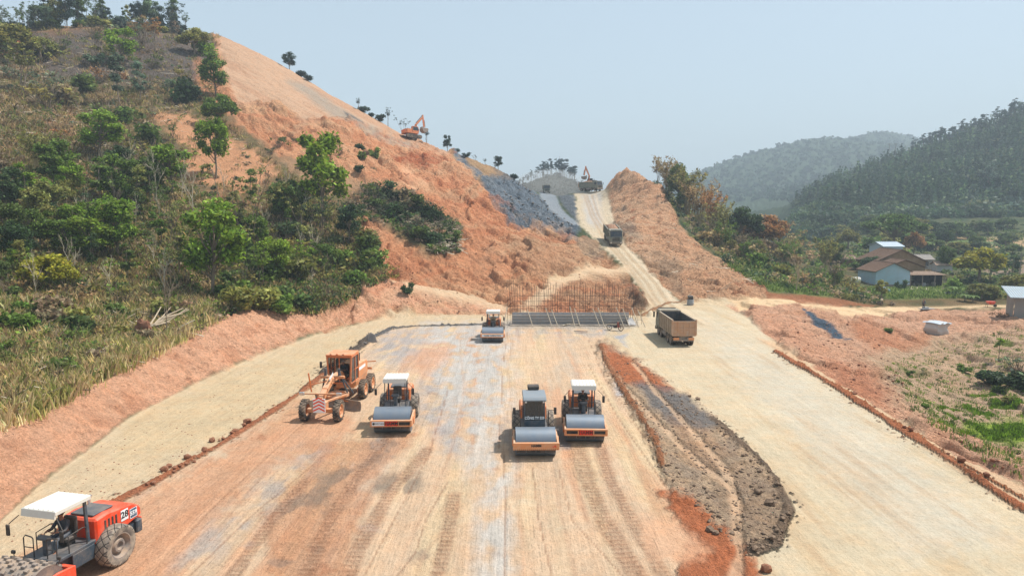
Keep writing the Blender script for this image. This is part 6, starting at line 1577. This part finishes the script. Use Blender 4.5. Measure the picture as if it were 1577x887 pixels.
for px, h, k, wd, lab in ((446,26,'broadleaf',1.4,'dark round tree on the skyline of the cut hill, highest up'),(462,12,'bush',1.6,'low bush right of the dark round tree on the skyline'),(474,9,'bush',1.6,'lower bush on the skyline, second down from the dark round tree'),
  (552,20,'sparse',1.2,'small leaning tree on the skyline midway down the cut hill'),(560,12,'bush',1.5,'bush below the leaning tree on the skyline'),(571,9,'bush',1.4,'small dark bush lower down the skyline'),(583,12,'bush',1.2,'grey bush on the skyline beside the thin tree'),
  (596,33,'sparse',.7,'tall thin tree on the skyline above the excavator'),(619,27,'sparse',1.0,'thin open crowned tree behind the perched excavator'),(657,24,'sparse',1.2,'grey tree right behind the excavator bucket'),(688,28,'broadleaf',.9,'grey green tree right of the excavator on the skyline'),
  (703,9,'bush',1.5,'low bush at the top of the grey rock seam'),(717,8,'bush',1.5,'low bush over the rock seam, right of another'),(731,9,'sparse',1.6,'tiny tree on the skyline over the brown rock'),(746,11,'sparse',1.5,'little dark tree on the brown rock shoulder'),(767,22,'broadleaf',1.2,'dark tree leaning over the grey rock face'),(790,12,'bush',1.3,'dark bush at the end of the rock skyline')):
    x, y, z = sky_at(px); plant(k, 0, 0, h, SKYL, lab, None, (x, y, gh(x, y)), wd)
for q in scatter(TH+[(380,470)], 26, (40, 140)):
    plant('bare', 0, 0, prng.uniform(55, 110), DEAD, 'x', 'bare pale stems in the thicket', q[:3], prng.uniform(.3, .6), S(206,192,166,.62))
# right mound: bamboo and scrub behind it
def behind(px, Y, dz=0): q = P(px, 300, Y); return (q[0], q[1], gh(q[0], q[1])+dz)
for px, Y, h, k, c, lab, wd in (
  (1012,196,62,'sparse',DEAD,'pale twiggy trees behind the top of the right mound',1.2),(1030,188,80,'bamboo',STRAW,'straw coloured bamboo clump beside the mound top',1.0),
  (1046,180,66,'broadleaf',MID,'dark green leafy tree rising out of the bamboo',.9),(1060,176,92,'bamboo',OLIVE,'tallest bamboo clump with long culms leaning over the mound',1.3),
  (1078,170,84,'bamboo',STRAW,'dry bamboo clump right of the tallest one',1.1),(1098,165,88,'bamboo',RUST,'orange tinged bamboo clump further down the ridge',1.0),(1112,158,76,'bamboo',OLIVE,'olive bamboo clump low behind the mound',1.1),
  (1142,162,62,'round',DARKG,'dark round tree between bamboo and rusty trees',1.0),(1180,165,60,'round',RUST,'rusty orange crowned tree above the valley scrub',1.1),(1166,170,40,'broadleaf',MID,'green tree just left of the rusty crowned one',1.1),
  (1208,160,64,'sparse',STRAW,'pale feathery tree right of the rusty crown',1.2),(1278,160,66,'bamboo',OLIVE,'yellowing bamboo clump above the farm lawn',1.0),(1290,170,40,'broadleaf',MID,'bushy green tree left of the farmhouse roofs',1.1)):
    plant(k, 0, 0, h, c, lab, None, behind(px, Y), wd)
q = at(1226, 449); plant('bare', 0, 0, 96, DEAD, 'pale bare tree standing alone on the green slope left of the farm', None, q, .8, S(190,170,140,.55))
for i in range(70):
    y = prng.uniform(118, 205); x = prng.uniform(41, 66 if y < 168 else 84); kk = prng.choice(['bush', 'drybush', 'drybush', 'sparse', 'bamboo', 'broadleaf'])
    plant(kk, 0, 0, {'bush': 26, 'drybush': 30, 'sparse': 48, 'bamboo': 46, 'broadleaf': 34}[kk]*prng.uniform(.7, 1.15), prng.choice([OLIVE, MID, GREEN, STRAW, OLIVE, DEAD]), 'one of the tangled half dry bushes filling the valley side behind the right mound', 'tangled valley bushes', (x, y, gh(x, y)), 1.2)
# around the farm
FARM = [('umbrella',1374,404,205,66,MID,'largest tree of the farm, dark spreading crown above the roofs',1.0),('round',1306,378,225,32,OLIVE,'dark round tree left of the spreading tree',1.0),('round',1407,392,200,40,RUST,'reddish topped tree against the tilled field, right of the spreading tree',.7),
 ('round',1452,384,235,30,DARKG,'dark round tree alone on the tilled field',.9),('round',1507,440,150,56,YEL,'big yellowish domed tree right of the white house',1.15),('round',1512,464,118,26,OLIVE,'low domed yellow green bush behind the wheelbarrow path',1.6),
 ('round',1563,464,122,34,OLIVE,'domed bush behind the tarpaulin shed roof',1.3),('bush',1472,450,138,24,GREEN,'green bush between the open shed and the yellowish dome',1.3),('round',1345,412,160,28,DARKG,'dark leafy tree left of the brown roofs',1.3),
 ('bush',1322,410,165,18,GREEN,'light green clipped bush behind the water tank',1.6),('bush',1386,450,136,20,DARKG,'dark bush against the right corner of the pale blue gable',.8),('broadleaf',1400,424,146,20,GREYG,'grey green small tree before the brown roofs',1.2),
 ('bush',1424,424,150,20,GREEN,'green bush over the open shed roof',1.4),('broadleaf',1456,420,165,40,MID,'green tree right of the small white house',1.2),('sparse',1525,430,148,50,STRAW,'dry leaning plant at the right foot of the yellowish dome',.9),
 ('broadleaf',1558,436,165,30,DARKG,'blue green bush behind the right end of the lane',1.4),('round',1340,360,300,22,MID,'green tree on the far bank beyond the farm',1.3)]
for k, px, py, Y, h, c, lab, wd in FARM:
    q = P(px, py, Y); plant(k, 0, 0, h, c, lab, None, (q[0], q[1], gh(q[0], q[1])), wd)
for px, Y in ((1418,220),(1432,222),(1440,226),(1470,224),(1482,228),(1500,226),(1520,224),(1470,128),(1490,116),(1535,118),(1543,119),(1503,115)):
    q = P(px, 400, Y); plant('banana', 0, 0, 20 if Y > 200 else 14, GREEN, 'banana plant with ragged leaves near the farm', 'banana plants near the farm', (q[0], q[1], gh(q[0], q[1])), 1.4)
for q in scatter([(1225,360),(1577,350),(1577,410),(1540,425),(1450,410),(1440,392),(1330,390),(1230,400)], 70, (190, 320)):
    plant(prng.choice(['round', 'broadleaf', 'bush']), 0, 0, prng.uniform(12, 26), prng.choice([MID, DARKG, MID, OLIVE, GREEN]), 'small tree in the hazy bushland between the farm and the wooded hill', 'trees beyond the farm', q[:3], 1.4)
# right foreground slope
q = at(1537, 556); plant('pine', 0, 0, 44, BRIGHT, 'bright green sapling on the right slope, above dark bushes', None, q, 1.3)
for px, py, h, c, k, lab in ((1522,590,26,DARKG,'bush','dark bush under the bright sapling'),(1552,592,30,GREEN,'bush','green bush right of the sapling at the edge'),(1572,600,34,DARKG,'bush','dark bush at the right edge below the sapling'),(1565,570,26,GREYG,'drybush','grey dry brush heap right of the sapling'),
   (1540,606,18,MID,'bush','low green bush at the foot of the dark ones'),(1482,572,14,GREEN,'bush','small green tuft bush alone on the pale slope'),(1398,576,10,GREEN,'bush','tiny green bush on the red slope, leftmost of several'),(1367,512,9,GREEN,'bush','tiny green bush below the rock strip'),
   (1545,490,14,DEAD,'drybush','dry brush by the hollow near the tarpaulin shed'),(1425,628,10,GREEN,'bush','small bush at the edge of the road shoulder'),(1556,620,16,OLIVE,'bush','olive bush over the bright grass')):
    q = at(px, py); plant(k, 0, 0, h, c, lab, None, q, 1.6)
# ridge pines on the right hill and on the far cone
def skyr(px, ylo, yhi):
    best = None
    for j in range(0, NV):
        y = YY[j, 0]
        if y < ylo or y > yhi: continue
        c = min(int(np.searchsorted(FX[j], px)), NU-1)
        if best is None or FY[j, c] < best[0]: best = (FY[j, c], XX[j, c], YY[j, c])
    return best[1], best[2]
for i in range(88):
    px = prng.uniform(1400, 1640) if i < 78 else prng.uniform(1318, 1340); x, y = skyr(px, 300, 560); y += prng.uniform(-16, 3)
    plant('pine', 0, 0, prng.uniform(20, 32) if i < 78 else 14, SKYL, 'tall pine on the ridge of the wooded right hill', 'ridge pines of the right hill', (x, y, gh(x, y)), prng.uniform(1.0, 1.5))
for i in range(80):
    px = 772+(i/79)**.75*128+prng.uniform(-5, 5); x, y = skyr(px, 340, 420); y += prng.uniform(-2, 8)
    h = (12+17*max(0, 1-abs(px-862)/60)) if px < 890 else 8
    plant('pine', 0, 0, h*prng.uniform(.6, 1.2), S(130,144,146,.55), 'slim tree in the row crowning the grey cone beyond the road', 'trees crowning the far cone', (x, y, gh(x, y)), prng.uniform(1.0, 1.4))  # crowns paled to grey: distance haze mixed into their colour

# ------------------------------------------------------------------ uncountable ground cover
def tufts(name, P_, cols, h0, h1, blades, width, spread, lean=.5, zb=0):
    n = len(P_); B = blades
    if not n: return
    base = P_[:, None, :3]+np.concatenate([RNG.normal(0, spread, (n, B, 2)), np.zeros((n, B, 1))], -1); base[..., 2] -= .05
    h = RNG.uniform(h0, h1, (n, 1))*RNG.uniform(.5, 1.1, (n, B)); a = RNG.uniform(0, 2*np.pi, (n, B)); l = RNG.uniform(0, lean, (n, B))*h
    side = np.stack([-np.sin(a), np.cos(a), np.zeros_like(a)], -1)*width*.5
    side = side[..., [0, 1, 2]]; dr = np.stack([np.cos(a), np.sin(a), np.zeros_like(a)], -1)
    mid = base+dr*(l*.35)[..., None]; mid[..., 2] += h*.6; tip = base+dr*l[..., None]; tip[..., 2] += h*.95
    V = np.stack([base-side, base+side, mid+side*.8, tip, mid-side*.8], 2).reshape(-1, 3); m = n*B
    Q = np.arange(m*5).reshape(m, 5)
    cidx = RNG.integers(0, len(cols), n); c = np.array(cols)[cidx][:, None, :]*(1+RNG.normal(0, .2, (n, B, 1))).clip(.4, 1.8)
    tint = np.repeat(c.reshape(-1, 3), 5, 0)
    o = raw_mesh(name, V, Q, LEAF, tint.clip(.01, 1)); o.color = (1, 1, 1, 1); return tag(o, kind='stuff')
def clumps(name, P_, cols, r0, r1, m, size, zr=.6, cone=False, aspect=1.5, patch=0):
    n = len(P_)
    if not n: return
    r = RNG.uniform(r0, r1, (n, 1, 1)); d = RNG.normal(size=(n, m, 3)); d /= np.linalg.norm(d, axis=-1, keepdims=True); d *= RNG.uniform(.4, 1, (n, m, 1))
    if cone:
        t = RNG.random((n, m, 1))**1.4; ang = RNG.uniform(0, 6.283, (n, m, 1)); rad = (1-t)*RNG.uniform(.3, 1, (n, m, 1))
        d = np.concatenate([rad*np.cos(ang)*.55, rad*np.sin(ang)*.55, t*2.2], -1)
    else: d[..., 2] = d[..., 2]*zr+zr*.6
    C = (P_[:, None, :3]+d*r).reshape(-1, 3); V, Q = leaves(C, size, RNG, aspect=aspect)
    cidx = RNG.integers(0, len(cols), n); c = np.array(cols)[cidx][:, None, :]*(1+RNG.normal(0, .22, (n, 1, 1))).clip(.5, 1.7)*(1+RNG.normal(0, .22, (n, m, 1))).clip(.4, 1.8)
    if patch: c = c*(1+patch*fbm(P_[:, 0]/26, P_[:, 1]/26, 3))[:, None, None].clip(.45, 1.9)
    o = raw_mesh(name, V, Q, LEAF, np.repeat(c.reshape(-1, 3), 4, 0).clip(.005, 1)); o.color = (1, 1, 1, 1); return tag(o, kind='stuff')
BARE = poly_mask([(225,180),(290,172),(420,245),(440,290),(400,335),(310,300),(240,260)], 8, (60, 230), wob=8)+poly_mask([(40,45),(330,50),(335,120),(200,140),(60,130)], 10, (60, 230), wob=12)*.75
LM = (left > .6) & (RNG.random(XX.shape) > BARE*.9)
HOME = ~((XX > 62) & (XX < 98) & (YY > 122) & (YY < 165) & (FY > 380))
GR = [S(196,172,118,.75), S(166,158,92,.7), S(140,146,78,.62), S(208,180,136,.75), S(178,148,110,.66), S(156,130,98,.6)]
tufts('tall_grass', scatter([(0,450),(160,430),(330,470),(330,500),(250,545),(150,590),(60,640),(0,665)], 4300, (0, 90), LM), [S(216,194,140,.95), S(190,182,112,.9), S(160,164,92,.8), S(222,196,152,.95), S(190,160,120,.85)], .4, 1.2, 13, .045, .3, .55)
tufts('dry_grass', scatter([(0,40),(335,50),(345,180),(420,250),(545,340),(600,440),(480,488),(330,470),(0,460)], 7500, (40, 220), LM), GR, .4, 1.2, 11, .08, .4, .9)
clumps('undergrowth', scatter([(0,270),(430,270),(560,330),(600,438),(480,486),(330,496),(120,560),(0,600)], 3000, (20, 150), LM), [DARKG, MID, GREEN, OLIVE, DEAD, STRAW, OLIVE, BRIGHT], .3, 1.0, 34, .22)
clumps('undergrowth', scatter([(0,60),(335,60),(330,180),(420,260),(300,300),(0,300)], 800, (60, 220), LM), [OLIVE, MID, DEAD, GREYG, STRAW, DEAD], .25, .7, 22, .24)
clumps('undergrowth', scatter([(548,300),(600,300),(650,320),(706,345),(706,388),(670,392),(600,345),(560,345)], 420, (80, 160)), [DARKG, MID, DEAD, GREEN], .4, .9, 26, .26)
clumps('undergrowth', scatter([(380,470),(480,484),(590,438),(560,400),(420,420)], 700, (50, 110), LM), [DARKG, MID, GREEN], .4, .9, 30, .22)
# litter of cut stems and twigs
def sticks(name, P_, L0, L1, rad, cols):
    n = len(P_); a = RNG.uniform(0, 6.283, n); L = RNG.uniform(L0, L1, n)[:, None]; up = RNG.uniform(-.1, .5, n)
    d = np.stack([np.cos(a), np.sin(a), up], -1); c = P_[:, :3]+np.array([0, 0, .25]); s = np.stack([-np.sin(a), np.cos(a), 0*a], -1)*rad; u = np.array([0, 0, 1.])*rad
    A, B = c-d*L*.5, c+d*L*.5
    V = np.stack([A-s, A+s, A+u*2, B-s*.5, B+s*.5, B+u], 1).reshape(-1, 3); f = np.array([[0,1,4,3],[1,2,5,4],[2,0,3,5]])
    Q = (f[None]+(np.arange(n)*6)[:, None, None]).reshape(-1, 4); col = np.array(cols)[RNG.integers(0, len(cols), n)]
    o = raw_mesh(name, V, Q, TWIG, np.repeat(col, 6, 0)); o.color = (1, 1, 1, 1); return tag(o, kind='stuff')
WD = [S(206,186,158,.6), S(170,148,124,.55), S(120,104,90,.5), S(224,208,184,.65)]
sticks('twigs', np.concatenate([scatter([(0,60),(335,60),(330,180),(420,260),(300,300),(0,300)], 1500, (60, 220), LM), scatter([(0,440),(160,430),(380,470),(330,500),(150,590),(0,650)], 700, (0, 90), LM)]), .8, 3.0, .03, WD)
sticks('brushwood', np.concatenate([scatter([(655,350),(706,350),(706,388),(670,392)], 150, (80, 160)), scatter([(560,320),(700,350),(660,360)], 150, (80, 160)), scatter([(130,490),(260,480),(300,515),(230,530)], 140, (30, 80))]), 1.5, 4.0, .045, WD)
sticks('twigs', scatter([(960,300),(1100,380),(1170,440),(1060,460)], 60, (90, 220)), .6, 2.4, .05, WD)
# valley side, farm, lawn, right slope
clumps('valley_scrub', np.array([(x, y, gh(x, y), 0, 0) for x, y in zip(RNG.uniform(39, 90, 1500), RNG.uniform(112, 215, 1500)) if not (x > 64 and y < 168)]), [OLIVE, MID, GREEN, DEAD, STRAW, DARKG, OLIVE], .5, 1.5, 30, .34)
clumps('farm_scrub', scatter([(1225,345),(1577,345),(1577,462),(1460,456),(1440,392),(1330,392),(1300,436),(1180,440),(1110,400)], 1700, (112, 330), HOME), [MID, DARKG, GREEN, OLIVE], .4, 1.3, 26, .42)
LG = [S(150,170,92,.6), S(122,150,66,.55), S(170,180,110,.6), S(104,130,60,.5)]
tufts('lawn_grass', scatter([(1110,405),(1180,405),(1260,420),(1330,444),(1577,440),(1577,457),(1350,461),(1262,455),(1190,448)], 3600, (100, 150)), LG, .2, .8, 7, .16, .3)
tufts('slope_grass', scatter([(1360,560),(1440,540),(1577,500),(1577,740),(1500,700),(1400,630)], 1500, (30, 100), rs_ > .5), LG+[S(130,160,50,.6)], .12, .4, 9, .05, .15)
tufts('bright_grass', scatter([(1425,640),(1480,610),(1577,600),(1577,670),(1500,680),(1560,705),(1490,690)], 2600, (30, 80), (rs_ > .5) & (gr > .4)), [S(150,184,58,.65), S(128,164,50,.6), S(112,140,52,.55)], .12, .4, 9, .05, .12)
clumps('weeds', scatter([(1360,560),(1440,540),(1577,500),(1577,700),(1500,680),(1400,620)], 140, (30, 100), rs_ > .5), [GREEN, MID, BRIGHT], .1, .35, 24, .10)
# wooded hill: one mass of crowns
fm = [(1215,372),(1225,318),(1250,300),(1330,256),(1411,220),(1577,160),(1800,100),(1800,370),(1577,355)]
up_ = scatter(fm, 5600, (300, 540)); hi = up_[:, 4] < 330+(-(up_[:, 3]-1215)*.04)
BL = [S(84,112,76,.46), S(72,100,68,.42), S(96,120,78,.5), S(78,108,74,.44), S(112,130,84,.5)]
clumps('forest', up_[up_[:, 4] < 322], BL, 1.8, 5.2, 30, 1.15, cone=True, patch=.6)
clumps('forest', scatter(fm, 2600, (300, 540)), BL+[S(110,128,88,.5)], 1.6, 4.4, 44, 1.05, patch=.6)
clumps('forest', up_[up_[:, 4] >= 310], BL+[S(96,122,84,.45), S(112,128,80,.45), S(84,116,88,.42)], 1.6, 5.0, 46, 1.2, patch=.6)
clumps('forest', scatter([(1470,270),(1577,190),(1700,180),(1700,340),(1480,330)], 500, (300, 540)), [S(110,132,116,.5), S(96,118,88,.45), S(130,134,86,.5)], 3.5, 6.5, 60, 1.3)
q = P(1520, 320, 345); plant('broadleaf', 0, 0, 60, S(118,138,118,.5), 'pale broad crowned tree standing out of the wooded right hill', None, (q[0], q[1], gh(q[0], q[1])), 1.0)
# far ridges get a rough pelt of trees too
fr_ = scatter([(960,310),(1085,250),(1275,205),(1362,195),(1440,215),(1577,210),(1577,290),(1250,310)], 5000, (650, 1600)); clumps('forest', fr_, [S(70,96,70,.42), S(64,90,66,.42)], 2.5, 5, 12, 3.4)
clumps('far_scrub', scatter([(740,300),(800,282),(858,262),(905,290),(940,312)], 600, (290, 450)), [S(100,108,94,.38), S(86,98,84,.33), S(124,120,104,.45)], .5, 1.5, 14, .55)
# drop prototypes that ended unused
for k, L in PRO.items():
    for pr in L:
        for o in pr:
            if o is not None and o.name not in _first: bpy.data.objects.remove(o)
# dust raised by the truck on the branch road
b = MB(); bmesh.ops.create_icosphere(b.bm, subdivisions=3, radius=1, matrix=T(t4.location.x+2, t4.location.y+14, t4.location.z+3) @ Matrix.Diagonal((15, 9, 7, 1))); du = b.build('dust', [], None)
m = bpy.data.materials.new('dust_air'); m.use_nodes = True; t = m.node_tree; t.nodes.clear()
o_ = t.nodes.new('ShaderNodeOutputMaterial'); v_ = t.nodes.new('ShaderNodeVolumePrincipled'); v_.inputs['Density'].default_value = .03; v_.inputs['Color'].default_value = (.92,.88,.82,1)
t.links.new(v_.outputs[0], o_.inputs['Volume']); du.data.materials.append(m); tag(du, kind='stuff')
# ------------------------------------------------------------------ air
hz = MB(); hz.box(-2900, 2900, -300, 2900, -60, 235, 0); hz = hz.build('haze', [], None, smooth=False)
m = bpy.data.materials.new('haze_air'); m.use_nodes = True; t = m.node_tree; t.nodes.clear()
o_ = t.nodes.new('ShaderNodeOutputMaterial'); v_ = t.nodes.new('ShaderNodeVolumePrincipled'); v_.inputs['Density'].default_value = .00055; v_.inputs['Color'].default_value = (.78,.90,1.0,1); v_.inputs['Anisotropy'].default_value = .0
t.links.new(v_.outputs[0], o_.inputs['Volume']); hz.data.materials.append(m); tag(hz, kind='stuff')
# ------------------------------------------------------------------ labels that single out
LAND = [(152,205,'the wide bright tree on the grey slope'),(330,250,'the bare earth patch'),(340,140,'the paired trees at the cut'),(326,380,'the largest bright tree of the thicket'),(184,350,'the second bright tree of the thicket'),
 (76,415,'the yellow green shrub'),(505,270,'the tall pointed bright tree'),(375,320,'the pale multi stemmed tree'),(222,515,'the uprooted stump'),(188,70,'the wind bent tree'),(20,80,'the upper left corner'),(462,415,'the end of the thicket'),
 (480,480,'the grader side of the red bank'),(20,560,'the left edge grass'),(640,350,'the slope scrub band'),(700,360,'the pale brush heap'),(1046,260,'the bamboo leaf tree'),(1060,240,'the tallest bamboo'),(1142,320,'the dark round valley tree'),(1180,330,'the rusty crowned tree'),
 (1226,400,'the lone bare tree'),(1290,350,'the green tree left of the farm'),(1374,365,'the spreading farm tree'),(1452,372,'the tree on the tilled field'),(1507,410,'the yellowish domed tree'),(1395,390,'the brown farm roofs'),(1428,400,'the small white house'),(1558,430,'the end of the lane'),(1520,280,'the pale broad crowned tree'),(560,240,'the pair of slope bushes')]
def cword(c):
    r, g, b = c[:3]; l = (r+g+b)/3
    if r > g*1.25: return 'rusty brown'
    if r > g*1.02: return 'straw coloured' if l > .16 else 'dry brown'
    if g > 2.2*b and g > .14: return 'bright green'
    if b > g*.8: return 'grey green'
    if r > g*.85: return 'olive'
    return 'dark green' if l < .055 else 'mid green'
KW = dict(broadleaf='leafy tree', slender='slender tree', sparse='thin stemmed tree', bare='bare tree', bush='leafy bush', drybush='twiggy bush', bamboo='bamboo clump', pine='pine', round='dense rounded tree', umbrella='spreading tree', banana='banana plant')
def ordn(n): return f"{n}{'th' if 10 <= n % 100 <= 20 else {1: 'st', 2: 'nd', 3: 'rd'}.get(n % 10, 'th')}"
_by = {}
for r, kind, col, q, h in PLANTED:
    if r.get('group') is None: continue
    x, y = pix(q[0], q[1], q[2]); _by.setdefault(r['group'], []).append((float(x), float(y), r, kind, col, h))
ENDS = {'summit trees of the left hill': 'along the summit of the left hill, from the left', 'ridge pines of the right hill': 'along the ridge of the right hill, from the left', 'trees crowning the far cone': 'in the row on the far grey cone, from the left',
        'summit bushes of the left hill': 'under the left hill summit trees, from the left', 'banana plants near the farm': 'near the farm, from the left'}
_seen = {}
for g, L in _by.items():
    L.sort(key=lambda e: e[0]); n = 0
    for x, y, r, kind, col, h in L:
        if g in ENDS:
            n += 1; r['label'] = f"{ordn(n)} {cword(col) if 'pine' not in g and 'cone' not in g else 'hazy'} {KW[kind]} {ENDS[g]}"
        else:
            cy = y-h/2; lm = min(LAND, key=lambda q: math.hypot(q[0]-x, (q[1]-cy)*1.2)); dx, dy = x-lm[0], cy-lm[1]
            if abs(dx) > abs(dy): d = 'right of' if dx > 0 else 'left of'
            else: d = 'below' if dy > 0 else 'above'
            sz = 'tall' if h > 60 else 'medium' if h > 32 else 'small'
            far = '' if math.hypot(dx, dy) < 45 else 'well '
            r['label'] = f"{sz} {cword(col)} {KW[kind]} {far}{d} {lm[2]}"
        while r['label'] in _seen:
            k = _seen[r['label']]; _seen[r['label']] = k+1; r['label'] = f"{['', '', 'another', 'third', 'fourth', 'fifth', 'sixth', 'seventh', 'eighth', 'ninth', 'tenth'][min(k, 10)]} {r['label']}"
        _seen[r['label']] = 2
        while len(r['label'].split()) > 16: r['label'] = ' '.join(r['label'].replace(' the ', ' ', 1).split()) if ' the ' in r['label'] else ' '.join(r['label'].split()[:16])
for g, txt, key in (('clods along the left windrow', 'reddish clod on the cream track beside the left windrow, counted from the grader', lambda o: -o.location.y),
                    ('clods along the right windrow', 'orange clod on the long windrow by the cream road, counted from the far end', lambda o: -o.location.y),
                    ('rocks round the tipped pile', 'brown rock at the crumbling edge of the tipped pile, counted from the far end', lambda o: -o.location.y),
                    ('timber props along the wall', 'pale timber prop leaning on the wall formwork, from the left', lambda o: o.location.x),
                    ('jars in the open shed', 'round storage jar in the dark open shed, from the left', lambda o: o.location.x),
                    ('utility poles on the ridge', 'utility pole with crossarm out of the wooded ridge, from the left', lambda o: o.location.x)):
    for i, o in enumerate(sorted([o for o in COL.objects if o.get('group') == g], key=key)): o['label'] = f'{ordn(i+1)} {txt}'
